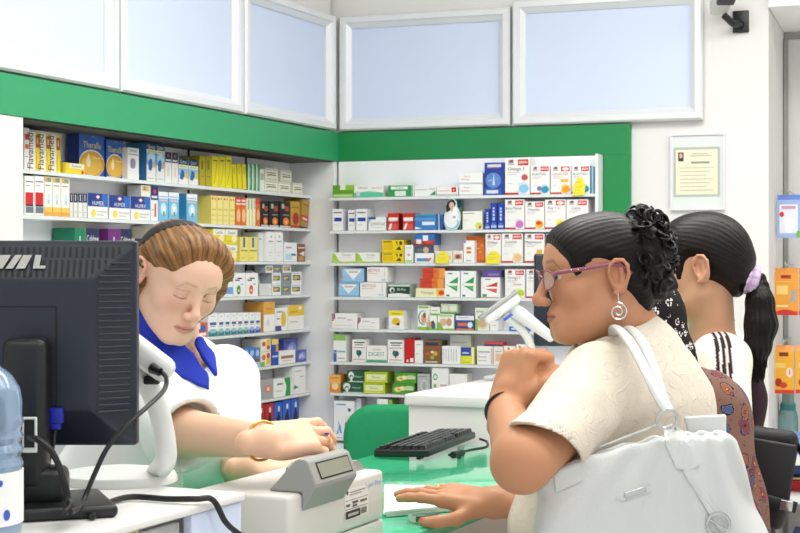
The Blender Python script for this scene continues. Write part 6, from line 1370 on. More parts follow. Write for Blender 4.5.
    mb.tube([cpt + x_ * .0285 * math.cos(k * PI / 18) + y_ * .030 * math.sin(k * PI / 18) + a_ * .004 * math.sin(k * PI / 18) for k in range(36)], .0023, 10, closed=True); mb.build('bracelet', M['gold'], t)
    rp = Vector(hf.o.tolist()) + hf.M @ (hc[2][0][0].lerp(hc[2][0][1], .55) * .98); rd = (hf.M @ (hc[2][0][1] - hc[2][0][0])).normalized(); rx = rd.cross(Vector((0, 0, 1))).normalized(); ry = rd.cross(rx)
    mb = MB(); mb.tube([rp + (rx * math.cos(k * PI / 12) + ry * math.sin(k * PI / 12)) * .0098 for k in range(24)], .0014, 8, closed=True); r_ = mb.build('ring', M['gold'], t)
    mb = MB(); mb.lathe([(.0005, 0), (.0036, .0005), (.0030, .003), (.0005, .004)], rp - ry * .0098 if ry.z < 0 else rp + ry * .0098, 10); mb.build('stone', M['blue'], r_)
    e0 = fr.w(.080, -.010, -.044); mb = MB(); mb.tube([e0 + Vector((.0055 * math.cos(k * PI / 8), 0, .0055 * math.sin(k * PI / 8) - .004)) for k in range(16)], .0014, 8, closed=True); mb.build('earring', M['gold'], t)
pharmacist()

# ================================================================ the customer with the handbag
def customer():
    f = Vector((-.985, -.13, -.07)); fr = Fr(W(598, 272.5, 2.55), f)
    t = empty('person', (.44, 2.6, 0), 'person in an embroidered cream blouse and glasses, hair in a curly black bun', 'person')
    NB = W(628, 338, 2.57); LS = W(602, 388, 2.42); RS = Vector((.440, 2.74, 1.262)); EL = W(522, 462, 2.20); WR = W(505, 409, 2.40)
    EL2 = Vector((.365, 2.80, 1.06)); WR2 = W(494, 503, 2.62)
    C1 = Vector((.385, 2.57, 1.185)); C2 = Vector((.395, 2.57, 1.02)); HP = Vector((.44, 2.60, .84)); BU = Vector((.305, 2.58, 1.13))
    b = fr.w(0, -.022, -.055)
    hf = Fr(WR, (.30, .22, .92), (-.80, -.55, .25)); hc, tb = hand_chains(1, [(74, 92, 62)] * 4, 1, thumb=((.50, .72, -.48), (-.1, .80, -.6), (-.75, .35, -.55)))
    hf2 = Fr(WR2, (-.93, .33, .10), (.08, -.24, .96)); hc2, tb2 = hand_chains(-1, [(-4, 8, 8), (-2, 10, 8), (4, 12, 10), (8, 14, 10)], 9, thumb=((.80, .60, -.25), (.45, .88, -.15), (.3, .95, -.05)))
    def skin(P):
        d = head_at(P, fr, jaw=1.06, fat=.005, nose=1.08, zs=.84, ys=.86)
        d = su(d, cap(P, b, NB, .054, .062), .025)
        d = su(d, su(cap(P, LS.lerp(RS, .12), LS.lerp(RS, .88), .056), chain(P, [C1, C2, HP], [.115, .12, .14], .06), .06), .03)
        d = su(d, chain(P, [LS, EL, WR], [.060, .0445, .0275], .014), .02)
        d = su(d, hand_at(P, hf, 1, hc, tb, True), .012)
        d = su(d, chain(P, [RS, EL2, WR2], [.058, .044, .0275], .014), .02)
        d = su(d, hand_at(P, hf2, -1, hc2, tb2), .012)
        for sy in (-.09, .09): d = su(d, cap(P, (HP.x, HP.y + sy, .78), (HP.x, HP.y + sy, .09), .080, .045), .04)
        return d
    def col(P):
        c = skin_col(fr.loc(P), '#c8916f', '#ac6054', '#4a3028', (.0045, -.0015), blush='#b06a50', browh=.6); dm = head_at(P, fr) > .03
        a = np.array(hx('#c48c68'))[None].repeat(len(P), 0); a = nail_col(P, a, hf2, hc2); a = nail_col(P, a, hf2, [tb2], '#b8485a', .0075); c[dm] = a[dm]; return c
    sdf_obj('body', skin, (-.05, 2.08, .05), (.64, 2.98, 1.56), HH * 1.05, M['skin'], t, col)
    # hair drawn back into the bun
    bn = W(642, 256, 2.56); G = fr.loc(np.array([tuple(bn)], f32))[0]
    def hairs(P):
        p = fr.loc(P); q = p.copy(); q[:, 0] = np.abs(q[:, 0])
        h = np.minimum(ell(q, (0, .128, -.030), (.110, .083, .096)), np.minimum(ell(q, (.086, .018, -.030), (.034, .042, .054)), ell(q, (.07, .022, -.080), (.07, .085, .060))))
        h = h + .0016 * np.sin(q[:, 2] * 700) * np.exp(-((q[:, 1] - .03) / .02) ** 2)
        d = su(skull(q, .84, .86), ell(q, (0, -.050, -.025), (.050, .040, .060)), .03) - rise(h, .022, .0085)
        d = d + .0004 * np.sin(az(p, G) * 60) + .0003 * np.sin(az(p, G) * 131); return d
    sdf_obj('hair', hairs, (.20, 2.38, 1.28), (.52, 2.74, 1.56), .0024, M['hair'], t, hair_col(fr, G, '#0d0a0a', 4, .5))
    g = np.random.default_rng(11)
    def bun(P):
        q = P - V3(bn); d = ell(P, bn, (.048, .074, .066)); d = su(d, ell(P, bn + Vector((-.018, 0, .042)), (.040, .048, .030)), .02); d = su(d, ell(P, bn + Vector((.018, 0, -.045)), (.034, .04, .034)), .02)
        return d + wob(P, 21, 150, .004, 7) + wob(P, 22, 330, .0022, 7)
    sdf_obj('bun', bun, np.array(bn) - .14, np.array(bn) + .14, .0026, M['hair'], t, lambda P: np.clip(np.array(hx('#0c0a0a'))[None] * np.clip(1 + .5 * wob(P, 33, 420, 1.0, 6), .3, 2.5)[:, None], 0, 1), slack=2.2)
    lines = []
    for k in range(170):
        a, c_ = g.uniform(0, 6.28), g.uniform(-1, 1); s = math.sqrt(1 - c_ * c_); n = Vector((s * math.cos(a), s * math.sin(a), c_)); o = bn + Vector((n.x * .052, n.y * .078, n.z * .076 + .002))
        if n.x < -.75 and n.z < .3: continue
        u = n.orthogonal().normalized(); v = n.cross(u); r0 = g.uniform(.007, .016); ph = g.uniform(0, 6.28); pts = []
        for i in range(15): an = ph + i * .42; rr = r0 * (1 - .035 * i); pts.append(o + (u * math.cos(an) + v * math.sin(an)) * rr + n * (.002 + .0065 * math.sin(i * .5 + ph)))
        lines.append(pts)
    strands('curls', lines, .0028, '#0e0b0b', t, 12)
    # spectacles
    rim = MB(); le = MB()
    for sx in (-1, 1):
        pts = [fr.w(sx * (.033 + .0235 * math.cos(a)), .0995 - .010 * abs(math.cos(a)) * (1 if math.cos(a) > 0 else .2), -.006 + .0165 * math.sin(a)) for a in np.linspace(0, 2 * PI, 32, endpoint=False)]
        rim.tube(pts, .0014, 8, closed=True); le.add(pts, [tuple(range(32))])
    rim.tube([fr.w(-.0095, .0985, -.002), fr.w(0, .1015, .002), fr.w(.0095, .0985, -.002)], .0014, 8)
    for sx in (-1, 1): rim.tube(bez([fr.w(sx * .056, .091, .001), fr.w(sx * .068, .082, .006), fr.w(sx * .0775, .04, .010), fr.w(sx * .0815, .0, .0135), fr.w(sx * .080, -.020, .008), fr.w(sx * .077, -.036, -.004)], 5), .0026, 8, flat=(.7, 1.3))
    go = rim.build('spectacles', M['frame_mauve'], t); le.build('lenses', M['lens'], go)
    sp = MB()
    for k in range(3): sp.lathe([(.0004, 0), (.0016, .0004), (.0004, .0016)], fr.w(-.0795, .066 - .012 * k, .0085), 8)
    sp.build('rhinestones', M['silver'], go)
    # spiral earring, watch, ring
    e0 = fr.w(-.084, -.008, -.038); mb = MB(); mb.tube([e0 + Vector((0, -.003, .004)), e0 + Vector((.001, -.004, -.014))], .0009, 6)
    mb.tube([e0 + Vector((.0155 * (1 - k / 60) * math.sin(k * .23) , -.005, -.027 + .0155 * (1 - k / 60) * math.cos(k * .23))) for k in range(48)], .0017, 8); mb.build('earring', M['silver'], t)
    a_ = (EL - WR).normalized(); x_ = a_.cross(Vector((0, 0, 1))).normalized(); y_ = a_.cross(x_); wc = WR.lerp(EL, .04)
    mb = MB(); mb.tube([wc + x_ * .0300 * math.cos(k * PI / 18) + y_ * .0290 * math.sin(k * PI / 18) for k in range(36)], .0032, 10, closed=True, flat=(.45, 1.4)); wt = mb.build('wristwatch', M['black'], t)
    wd = (Vector((.75, -.6, .1)) - a_ * Vector((.75, -.6, .1)).dot(a_)).normalized(); mb = MB(); Rw = basis(a_.cross(wd), a_, wd).to_3x3(); mb.lathe([(.0005, -.002), (.0105, -.002), (.0115, .002), (.0105, .004), (.0005, .0042)], wc + wd * .0295, 20, R=Rw); mb.build('watch_case', M['gold'], wt)
    rp = Vector(hf2.o.tolist()) + hf2.M @ hc2[2][0][0].lerp(hc2[2][0][1], .45); rd = (hf2.M @ (hc2[2][0][1] - hc2[2][0][0])).normalized(); rx = rd.cross(Vector((0, 0, 1))).normalized(); ry = rd.cross(rx)
    mb = MB(); mb.tube([rp + (rx * math.cos(k * PI / 12) + ry * math.sin(k * PI / 12)) * .0100 for k in range(24)], .0014, 8, closed=True); mb.lathe([(.0005, 0), (.003, .001), (.0005, .003)], rp + Vector((0, 0, .0092)), 10); mb.build('ring', M['gold'], t)
    # blouse
    ax = (EL - LS).normalized(); hem = W(546, 446, 2.235); ax2 = (EL2 - RS).normalized()
    def blouse(P):
        d = cap(P, LS.lerp(RS, .06), LS.lerp(RS, .92), .066)
        d = su(d, chain(P, [C1, C2, HP, Vector((.44, 2.60, .76))], [.138, .142, .168, .172], .06), .06)
        d = su(d, ell(P, BU, (.100, .140, .085)), .05); d = su(d, ell(P, (.34, 2.58, 1.0), (.155, .150, .11)), .06)
        d = su(d, cap(P, NB + Vector((.004, .0, -.035)), C1 + Vector((.03, 0, .03)), .086, .11), .05)
        hx2 = (hem - LS).normalized(); s = cap(P, LS, hem + hx2 * .06, .070, .058); s = np.maximum(s, plane(P, hem, (-.42, -.38, -.82))); d = su(d, s, .028)
        s2 = cap(P, RS, RS.lerp(EL2, .7), .075, .07); d = su(d, s2, .03)
        fold = np.sin(((P - V3(LS)) @ V3((.35, .55, -.75))) * 75 + 1.5 * np.sin(P[:, 0] * 22)) * np.exp(-((nrm(P - V3(LS + ax * .03)) - .09) / .05) ** 2)
        d = d + .0026 * fold.astype(f32) + wob(P, 15, 38, .0034, squash=(1, 1, .6)) + wob(P, 18, 110, .0008)
        d = ss(d, cap(P, NB + Vector((-.022, -.0, -.012)), b + (b - NB) * .7, .062, .080), .006)
        d = ss(d, np.maximum(cap(P, hem - hx2 * .012, hem + hx2 * .08, .052, .052), -plane(P, hem - ax * .02, (-.42, -.38, -.82))), .003)
        return np.maximum(d, .74 - P[:, 2])
    sdf_obj('blouse', blouse, (.10, 2.10, .72), (.66, 2.95, 1.42), .0042, M['blouse'], t)
    def skirt(P):
        d = chain(P, [(HP.x, HP.y, .84), (HP.x, HP.y, .40)], [.155, .19], .05) + wob(P, 9, 40, .006, squash=(1, 1, .1)); return np.maximum(np.maximum(d, .34 - P[:, 2]), P[:, 2] - .80)
    sdf_obj('skirt', skirt, (.2, 2.36, .32), (.68, 2.84, .84), .009, M['skirt'], t)
    for sy in (-.09, .09): mb = MB(); mb.tube(bez([Vector((HP.x + .05, HP.y + sy, .045)), Vector((HP.x - .03, HP.y + sy, .042)), Vector((HP.x - .11, HP.y + sy + .01, .03)), Vector((HP.x - .17, HP.y + sy + .015, .025))], 4), [.038] * 5 + [.044, .043, .041, .038, .034, .030, .027, .023], 14); mb.build('shoe', M['shoe'], t)
    return LS, RS
customer()

# ================================================================ the person in the headscarf
def scarf_person():
    f = Vector((-.99, .05, -.10)); fr = Fr(W(628, 333, 2.90), f, sc=.96)
    t = empty('person', (.60, 2.98, 0), 'person in a black white-patterned headscarf and brown floral blouse', 'person')
    NB = Vector((.515, 2.96, 1.225)); LS = Vector((.592, 2.86, 1.172)); RS = Vector((.585, 3.07, 1.172)); EL = Vector((.612, 2.80, .965)); WR = Vector((.45, 2.84, .93)); EL2 = Vector((.55, 3.11, .97)); WR2 = Vector((.40, 3.02, .93))
    C1 = Vector((.580, 2.965, 1.12)); C2 = Vector((.59, 2.97, .96)); HP = Vector((.60, 2.98, .80)); b = fr.w(0, -.022, -.055)
    hf = Fr(WR, (-.98, .1, .0), (0, -.3, .95)); hc, tb = hand_chains(1, [(20, 35, 20)] * 4); hf2 = Fr(WR2, (-.98, -.1, .0), (0, .3, .95)); hc2, tb2 = hand_chains(-1, [(20, 35, 20)] * 4)
    def skin(P):
        d = head_at(P, fr); d = su(d, cap(P, b, NB, .052, .060), .025)
        d = su(d, su(cap(P, LS.lerp(RS, .12), LS.lerp(RS, .88), .05), chain(P, [C1, C2, HP], [.10, .105, .125], .06), .06), .03)
        for S_, E_, W_2, h_, hh, tt, sd in ((LS, EL, WR, hf, hc, tb, 1), (RS, EL2, WR2, hf2, hc2, tb2, -1)):
            d = su(d, chain(P, [S_, E_, W_2], [.05, .040, .026], .014), .02); d = su(d, hand_at(P, h_, sd, hh, tt), .012)
        for sy in (-.085, .085): d = su(d, cap(P, (HP.x, HP.y + sy, .76), (HP.x, HP.y + sy, .09), .07, .042), .04)
        return d
    sdf_obj('body', skin, (.12, 2.66, .05), (.75, 3.28, 1.52), .0042, M['skin'], t, lambda P: skin_col(fr.loc(P), '#d3a084', '#b06a60', '#3a2820', (0, -.001)))
    def scarf(P):
        p = fr.loc(P); q = p.copy(); q[:, 0] = np.abs(q[:, 0])
        d = ell(q, (0, -.014, .028), (.083, .106, .092)); d = su(d, ell(q, (0, -.065, -.05), (.062, .05, .075)), .03); d = su(d, ell(q, (0, .02, -.03), (.078, .055, .09)), .02)
        d = su(d, cap(P, fr.w(0, -.09, -.06), fr.w(.03, -.135, -.125), .034, .020), .03)
        d = d + wob(p, 41, 60, .003, squash=(1, .5, 1)); d = ss(d, ell(q, (0, .125, -.035), (.066, .078, .095)), .006); return d
    sdf_obj('headscarf', scarf, (.30, 2.76, 1.14), (.68, 3.08, 1.52), .0034, M['scarf'], t)
    ax = (EL - LS).normalized()
    def blouse(P):
        d = cap(P, LS.lerp(RS, .05), LS.lerp(RS, .95), .068); d = su(d, chain(P, [C1, C2, HP, Vector((.60, 2.98, .62))], [.118, .122, .145, .160], .06), .05)
        d = su(d, cap(P, NB + Vector((0, 0, -.02)), C1, .066, .1), .04)
        for S_, E_, W_2 in ((LS, EL, WR), (RS, EL2, WR2)): d = su(d, chain(P, [S_, E_, E_.lerp(W_2, .8)], [.066, .058, .045], .02), .025)
        d = d + wob(P, 51, 45, .0036, squash=(1, 1, .5)); d = ss(d, cap(P, NB + Vector((0, 0, .0)), b + (b - NB), .056, .08), .006); return np.maximum(d, .60 - P[:, 2])
    sdf_obj('blouse', blouse, (.30, 2.64, .58), (.80, 3.32, 1.34), .0050, M['floral'], t)
    def skirt(P):
        d = chain(P, [(HP.x, HP.y, .78), (HP.x, HP.y, .25)], [.140, .17], .05) + wob(P, 19, 40, .006, squash=(1, 1, .1)); return np.maximum(np.maximum(d, .20 - P[:, 2]), P[:, 2] - .72)
    sdf_obj('skirt', skirt, (.36, 2.74, .18), (.82, 3.22, .76), .009, M['trouser'], t)
    for sy in (-.085, .085): mb = MB(); mb.tube(bez([Vector((HP.x + .05, HP.y + sy, .045)), Vector((HP.x - .03, HP.y + sy, .042)), Vector((HP.x - .11, HP.y + sy, .03)), Vector((HP.x - .17, HP.y + sy, .025))], 4), [.038] * 5 + [.044, .043, .041, .038, .034, .030, .027, .023], 14); mb.build('shoe', M['shoe'], t)
    t.location += Vector((.003, .012, 0))
scarf_person()

# ================================================================ the person with the ponytail
M['shirt'] = vcol_mat('white_and_brown_jersey', .85, .2, bump=.15, bscale=500)
def ponytail_person():
    f = Vector((-.93, .34, -.06)); fr = Fr(W(700, 266, 3.22), f)
    t = empty('person', (.68, 3.30, 0), 'person with a long dark ponytail and a white brown-striped top, seen from behind', 'person')
    NB = W(712, 338, 3.24); LS = Vector((.668, 3.13, 1.242)); RS = Vector((.735, 3.42, 1.242)); EL = Vector((.655, 3.02, 1.03)); WR = Vector((.62, 3.12, .84)); EL2 = Vector((.66, 3.52, 1.0)); WR2 = Vector((.60, 3.46, .85))
    C1 = Vector((.690, 3.27, 1.15)); C2 = Vector((.680, 3.28, .98)); HP = Vector((.68, 3.30, .84)); b = fr.w(0, -.022, -.055)
    hf = Fr(WR, (-.98, .1, .0), (0, -.3, .95)); hc, tb = hand_chains(1, [(20, 35, 20)] * 4); hf2 = Fr(WR2, (-.98, -.1, .0), (0, .3, .95)); hc2, tb2 = hand_chains(-1, [(20, 35, 20)] * 4)
    def skin(P):
        d = head_at(P, fr, jaw=.96); d = su(d, cap(P, b, NB, .046, .052), .025)
        d = su(d, su(cap(P, LS.lerp(RS, .1), LS.lerp(RS, .9), .048), chain(P, [C1, C2, HP], [.092, .085, .115], .06), .06), .035)
        for S_, E_, W_2, h_, hh, tt, sd in ((LS, EL, WR, hf, hc, tb, 1), (RS, EL2, WR2, hf2, hc2, tb2, -1)):
            d = su(d, chain(P, [S_, E_, W_2], [.046, .036, .024], .014), .02); d = su(d, hand_at(P, h_, sd, hh, tt), .012)
        for sy in (-.08, .08): d = su(d, cap(P, (HP.x, HP.y + sy, .78), (HP.x, HP.y + sy, .09), .07, .042), .04)
        return d
    sdf_obj('body', skin, (.22, 2.90, .05), (.88, 3.64, 1.60), .0036, M['skin'], t, lambda P: skin_col(fr.loc(P), '#d8a584', '#b86a60', '#2a1c16', (0, -.001)))
    tie = W(742, 278, 3.19); G = fr.loc(np.array([tuple(tie)], f32))[0]
    def hairs(P):
        p = fr.loc(P); q = p.copy(); q[:, 0] = np.abs(q[:, 0])
        h = np.minimum(ell(q, (0, .122, -.030), (.106, .083, .098)), np.minimum(ell(q, (.086, .004, -.022), (.030, .027, .042)), ell(q, (.06, .0, -.092), (.08, .085, .058))))
        d = su(skull(q), ell(q, (0, -.064, -.010), (.052, .042, .058)), .03) - rise(h, .022, .0095)
        d = su(d, cap(P, fr.w(0, -.080, .0), tie, .036, .014), .02)
        return d + .0004 * np.sin(az(p, G) * 60) + .0003 * np.sin(az(p, G) * 131)
    sdf_obj('hair', hairs, (.48, 3.04, 1.28), (.82, 3.40, 1.62), .0028, M['hair'], t, hair_col(fr, G, '#120c0a', 6, .45))
    mb = MB(); tdir = Vector((.93, -.1, -.25)).normalized(); x_ = tdir.cross(Vector((0, 0, 1))).normalized(); y_ = tdir.cross(x_)
    for q, R0 in ((.012, .0245), (.028, .0255)): mb.tube([tie + tdir * q + (x_ * math.cos(k * PI / 18) + y_ * math.sin(k * PI / 18)) * (R0 + .0018 * math.sin(k * 2.1)) for k in range(36)], .0108, 10, closed=True)
    mb.build('scrunchie', M['scrunchie'], t)
    g = np.random.default_rng(5); lines = []
    path = [tie - tdir * .005, tie + tdir * .038 + Vector((0, 0, .004)), W(762, 303, 3.17), W(763, 327, 3.165), W(759, 352, 3.16), W(758, 384, 3.16)]
    rad = [.011, .015, .029, .036, .032, .016]
    for k in range(150):
        a, r = g.uniform(0, 6.28), math.sqrt(g.uniform(0, 1)); e = g.uniform(.78, 1.08); pts = []
        for i, p in enumerate(path): pts.append(p + Vector((math.cos(a), math.sin(a), 0)) * rad[i] * r * (.8 if i else 1) + Vector((g.normal(0, .0018), g.normal(0, .0018), 0)) + (Vector((g.normal(0, .006), 0, (1 - e) * .12)) if i == 5 else Vector()))
        lines.append(bez(pts, 5))
    def tail(P): return chain(P, path[:-1] + [W(757, 372, 3.16)], [.010, .014, .027, .032, .026, .006], .02) + .0016 * np.sin(np.arctan2(P[:, 1] - 3.16, P[:, 0] - .757) * 14)
    tl = sdf_obj('ponytail', tail, (.70, 3.08, 1.16), (.86, 3.26, 1.48), .0032, M['hair'], t, lambda P: np.clip(np.array(hx('#110b09'))[None] * np.clip(1 + .4 * np.sin(np.arctan2(P[:, 1] - 3.16, P[:, 0] - .757) * 40), .4, 2)[:, None], 0, 1))
    strands('loose_strands', lines, .0022, '#170f0c', tl, 15)
    mb = MB(); nk = [NB + Vector((-.01, -.055, .0)), NB + Vector((-.05, -.05, -.03)), NB + Vector((-.085, -.02, -.06)), NB + Vector((-.09, .02, -.06))]; mb.tube(bez([NB + Vector((.045, -.03, .035))] + nk, 6), .0011, 6); mb.build('necklace', M['gold'], t)
    ax = (EL - LS).normalized(); hem = LS.lerp(EL, .62); side = ax.cross(Vector((0, -1, 0))).normalized()
    def shirt(P):
        d = cap(P, LS.lerp(RS, .04), LS.lerp(RS, .96), .060); d = su(d, chain(P, [C1, C2, HP, Vector((.68, 3.3, .78))], [.108, .100, .132, .138], .06), .045)
        d = su(d, cap(P, NB + Vector((.0, 0, -.06)), C1, .075, .1), .04)
        for S_, E_ in ((LS, EL), (RS, EL2)):
            a_ = (E_ - S_).normalized(); h_ = S_.lerp(E_, .62); s = np.maximum(cap(P, S_, h_ + a_ * .04, .060, .058), plane(P, h_, a_)); d = su(d, s, .03)
        d = d + wob(P, 61, 42, .0028, squash=(1, 1, .5)); d = ss(d, cap(P, NB + Vector((-.028, -.008, -.03)), b + (b - NB), .066, .09), .005)
        for S_, E_ in ((LS, EL), (RS, EL2)):
            a_ = (E_ - S_).normalized(); h_ = S_.lerp(E_, .62); d = ss(d, np.maximum(cap(P, h_ - a_ * .01, h_ + a_ * .06, .050), -plane(P, h_ - a_ * .015, a_)), .003)
        return np.maximum(d, .76 - P[:, 2])
    def scol(P):
        c = np.array(hx('#efe9dc'))[None].repeat(len(P), 0); br = np.array(hx('#33222a')); q = P - V3(LS); al = q @ V3(ax); la = q @ V3(Vector((ax.z, 0, -ax.x)).normalized())
        near = (P[:, 1] < 3.22)
        for o_ in (-.013, 0, .013): c[near & (np.abs(la - o_ - .004) < .0040) & (q[:, 2] > -.16) & (P[:, 1] < 3.2)] = br
        c[near & (np.abs(plane(P, hem, ax)) < .009) & (cap(P, LS, EL, .075) < 0)] = br
        back = (P[:, 0] - .700 - .18 * np.clip(P[:, 1] - 3.14, -1, .2)) + .25 * (1.16 - P[:, 2]) * 0
        c[(P[:, 0] > .728 + .10 * (P[:, 2] - 1.1)) & (P[:, 1] < 3.5) & (P[:, 2] < 1.245)] = br; return c
    sdf_obj('top', shirt, (.50, 2.92, .74), (.90, 3.62, 1.40), .0033, M['shirt'], t, scol)
    def trousers(P):
        d = None
        for sy in (-.08, .08): e = cap(P, (HP.x, HP.y + sy, .80), (HP.x, HP.y + sy, .10), .095, .058); d = e if d is None else su(d, e, .03)
        return np.maximum(np.maximum(d + wob(P, 13, 50, .003), .07 - P[:, 2]), P[:, 2] - .84)
    sdf_obj('trousers', trousers, (.5, 3.08, .05), (.86, 3.54, .86), .009, M['trouser'], t)
    for sy in (-.08, .08): mb = MB(); mb.tube(bez([Vector((HP.x + .05, HP.y + sy, .045)), Vector((HP.x - .03, HP.y + sy, .042)), Vector((HP.x - .11, HP.y + sy, .03)), Vector((HP.x - .17, HP.y + sy, .025))], 4), [.038] * 5 + [.044, .043, .041, .038, .034, .030, .027, .023], 14); mb.build('shoe', M['shoe'], t)
    t.location += Vector((.0255, .125, 0))
ponytail_person()

# ================================================================ bags
def handbag():
    c = Vector((.385, 2.255, .985)); t = empty('handbag', Vector((.385, 2.255, .79)), 'large white leather handbag hanging from the shoulder of the cream bloused person', 'bag')
    roll = math.radians(9); X = Vector((math.cos(roll), 0.10, math.sin(roll))).normalized(); Z = Vector((-math.sin(roll), .02, math.cos(roll))); Y = Z.cross(X).normalized(); Z = X.cross(Y)
    Rm = np.array(basis(X, Y, Z).to_3x3(), f32); Mx = basis(X, Y, Z, c)
    def body(P):
        q = (P - V3(c)) @ Rm; zt = np.clip((q[:, 2] + .19) / .40, 0, 1); wx = .202 - .062 * zt; wy = .075 - .048 * zt
        k = np.stack([q[:, 0] / wx, q[:, 1] / wy], 1); rad = (np.abs(k[:, 0]) ** 4 + np.abs(k[:, 1]) ** 3) ** (1 / 3.5)
        d = (rad - 1) * wy * .8; top = q[:, 2] - (.195 + .012 * np.cos(q[:, 0] * 14)); d = si(d, top, .012); d = si(d, -.20 - q[:, 2], .03)
        tx = q[:, 0] - .10; fold = (np.sin(np.arctan2(tx, .30 - q[:, 2]) * 26 + 2.5 * np.sin(q[:, 2] * 11)) * (.5 + .3 * zt) * .0021 + np.sin(q[:, 0] * 60 + 9 * zt) * zt * .0008); d = d + fold.astype(f32) + wob(P, 71, 30, .003)
        return ss(d, np.maximum(rbox(q, (0, 0, .215), (.125, .010, .045), .005), -1), .006)
    bo = sdf_obj('body', body, (.12, 2.09, .73), (.64, 2.42, 1.26), .0040, M['leather'], t, slack=2.2)
    # side wing with the snap, standing up behind on the right
    mb = MB(); bm = bmesh.new()
    A = [W(684, 417, 2.33), W(727, 414.5, 2.31), W(726, 480, 2.30), W(700, 480, 2.31)]
    vs = [bm.verts.new(p) for p in A] + [bm.verts.new(p + Vector((.0, .010, 0))) for p in A]
    for f_ in ((0, 1, 2, 3), (7, 6, 5, 4), (0, 4, 5, 1), (1, 5, 6, 2), (2, 6, 7, 3), (3, 7, 4, 0)): bm.faces.new([vs[i] for i in f_])
    bmesh.ops.recalc_face_normals(bm, faces=bm.faces[:]); bmesh.ops.bevel(bm, geom=bm.edges[:], offset=.004, segments=3, affect='EDGES', profile=.5); mb.bm(bm, smooth=True); wg = mb.build('side_wing', M['leather'], t)
    mb = MB(); mb.lathe([(.0005, 0), (.008, 0), (.0085, .002), (.006, .0035), (.0005, .004)], W(708, 440, 2.303) + Vector((0, -.001, 0)), 20, R=Euler((PI / 2, 0, 0)).to_matrix()); mb.build('snap', M['steel'], wg)
    def front(px, py, lift=.0): 
        """point on the bag front along the sight line"""
        dv = (W(px, py, 1) - Vector((0, 0, CZ))); dv = dv; ts = np.linspace(2.0, 2.42, 420); P = np.array([(dv.x * s, s, CZ + dv.z * s) for s in ts], f32); d = body(P); i = int(np.argmax(d < 0)) if (d < 0).any() else int(np.argmin(d)); return Vector(P[i].tolist()) + Vector((0, -lift, 0))
    def patch(name, px, m, thick=.003, lift=.001, par=None, sub=6):
        """leather patch laid on the bag front: polygon in the picture, draped on the surface"""
        n = len(px); cx = sum(p[0] for p in px) / n; cy = sum(p[1] for p in px) / n; rings = []
        for k in range(sub + 1):
            s = k / sub; rings.append([front(cx + (x - cx) * s, cy + (y - cy) * s, lift + thick) for x, y in px])
        mb = MB(); vs = [rings[0][0]]; fs = []
        for r_ in rings[1:]: vs += r_
        for j in range(n): fs.append((0, 1 + (j + 1) % n, 1 + j))
        for k in range(sub - 1):
            for j in range(n): a = 1 + k * n; fs.append((a + j, a + (j + 1) % n, a + n + (j + 1) % n, a + n + j))
        b0 = len(vs); vs += [p + Vector((0, thick + .003, 0)) for p in rings[-1]]; a = 1 + (sub - 1) * n
        for j in range(n): fs.append((a + j, a + (j + 1) % n, b0 + (j + 1) % n, b0 + j))
        mb.add(vs, fs, 0, True); return mb.build(name, m, par or t)
    def dense(p, k=5): return [(p[i][0] + (p[(i + 1) % len(p)][0] - p[i][0]) * j / k, p[i][1] + (p[(i + 1) % len(p)][1] - p[i][1]) * j / k) for i in range(len(p)) for j in range(k)]
    patch('strap_tab', dense([(663, 427), (672, 424), (684, 431), (701, 452), (700, 464), (688, 470), (676, 468), (666, 446)], 3), M['leather'])
    patch('buckle_strap', dense([(682, 470), (694, 468), (728, 520), (742, 540), (728, 545), (714, 522)], 4), M['leather'])
    patch('plate_patch', dense([(618, 494), (650, 484), (653, 488), (650, 492), (622, 501), (616, 498)], 3), M['leather'], .0015)
    mb = MB(); pa, pb = front(624, 495, .006), front(645, 488, .006); dx = (pb - pa); nz = dx.normalized().cross(Vector((0, 1, 0))).normalized()
    mb.box((pa + pb) / 2, (dx.length, .003, .008), basis(dx.normalized(), nz.cross(dx.normalized()), nz).to_3x3(), bev=.001); mb.build('metal_plate', M['steel'], t)
    bc_ = front(717, 523, .008); mb = MB(); mb.tube([bc_ + Vector((.0165 * math.cos(k * PI / 16), -.002, .0165 * math.sin(k * PI / 16))) for k in range(32)], .0026, 8, closed=True); mb.tube([bc_ + Vector((-.014, -.003, .008)), bc_ + Vector((.012, -.003, -.008))], .0018, 6); mb.build('buckle', M['steel'], t)
    rc = W(667, 419, 2.21); mb = MB(); mb.tube([rc + Vector((.0150 * math.cos(k * PI / 16), -.004 * math.sin(k * PI / 16), .0150 * math.sin(k * PI / 16))) for k in range(32)], .0025, 8, closed=True); rg = mb.build('ring', M['steel'], t)
    lc = W(566, 452, 2.15); 
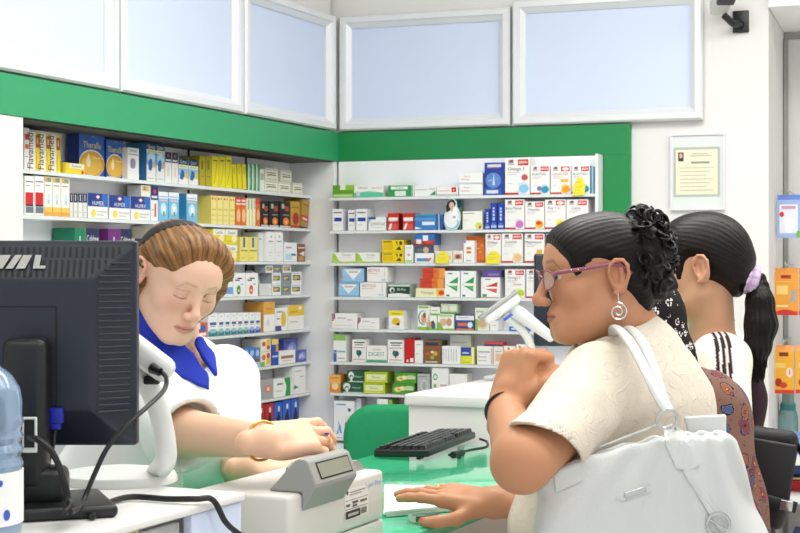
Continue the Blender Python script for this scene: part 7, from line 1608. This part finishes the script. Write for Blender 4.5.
    for k, dxp in ((0, 0), (1, 13)):
        pts = [rc + Vector((.004 * k, .012 * k, .012)), W(660 + dxp * .3, 400, 2.22 + .02 * k), W(650 + dxp * .6, 380, 2.245 + .02 * k), W(640 + dxp * .8, 360, 2.28 + .02 * k), W(629 + dxp, 341, 2.32 + .02 * k), W(619 + dxp, 330, 2.41 + .02 * k), W(614 + dxp, 330, 2.47 + .02 * k), W(614 + dxp, 337, 2.51 + .02 * k)]
        mb = MB(); mb.tube(bez(pts, 6), .0088 if k == 0 else .0075, 12, flat=(1.15, .75)); mb.build('strap', M['strap'], t)
    pts = [front(560 + 5 * i, 462 - 1.9 * i, .002) for i in range(0, 21)]; mb = MB(); mb.tube(pts, .0022, 6); mb.build('zip', M['strap'], t)
    patch('side_tab', dense([(553, 468), (580, 462), (583, 480), (556, 492)], 4), M['leather'])
handbag()
def shoulder_bag():
    c = Vector((.776, 3.20, 1.0)); t = empty('shoulder_bag', c - Vector((0, 0, .11)), 'small black bag with a buckle strap at the hip of the ponytailed person', 'bag')
    Rz = Euler((0, math.radians(8), math.radians(-20))).to_matrix()
    def bag(P): return rbox(P, c, (.058, .030, .105), .018, Rz) + wob(P, 81, 60, .0035) 
    sdf_obj('body', bag, np.array(c) - .16, np.array(c) + .16, .0045, M['blackbag'], t, slack=2)
    mb = MB(); mb.box(c + Rz @ Vector((.012, -.034, .02)), (.10, .012, .13), Rz, bev=.006); mb.build('flap', M['blackbag'], t)
    mb = MB(); mb.tube(bez([c + Rz @ Vector((-.03, -.045, -.035)), c + Rz @ Vector((.03, -.046, -.04)), c + Rz @ Vector((.078, -.035, -.045))], 5), .010, 8, flat=(.35, 1.2)); sb = mb.build('buckle_strap', M['black'], t)
    mb = MB(); q = c + Rz @ Vector((.058, -.050, -.042)); mb.box(q, (.026, .006, .022), Rz, bev=.002); mb.build('buckle', M['steel'], sb)
    mb = MB(); mb.tube(bez([c + Rz @ Vector((.05, 0, .09)), c + Rz @ Vector((.075, -.01, .06)), c + Rz @ Vector((.085, -.02, .02))], 4), .006, 8, flat=(.4, 1.2)); mb.build('side_strap', M['black'], t)
shoulder_bag()
# ================================================================ daylight from the open shop front, exposure
w = bpy.data.worlds.new('daylight'); scn.world = w; w.use_nodes = True
bg = w.node_tree.nodes['Background']; bg.inputs['Color'].default_value = (.97, .985, 1, 1); bg.inputs['Strength'].default_value = .95
scn.view_settings.view_transform = 'Standard'; scn.view_settings.look = 'None'; scn.view_settings.gamma = 1.0; scn.view_settings.use_curve_mapping = False
scn.view_settings.exposure = -0.05
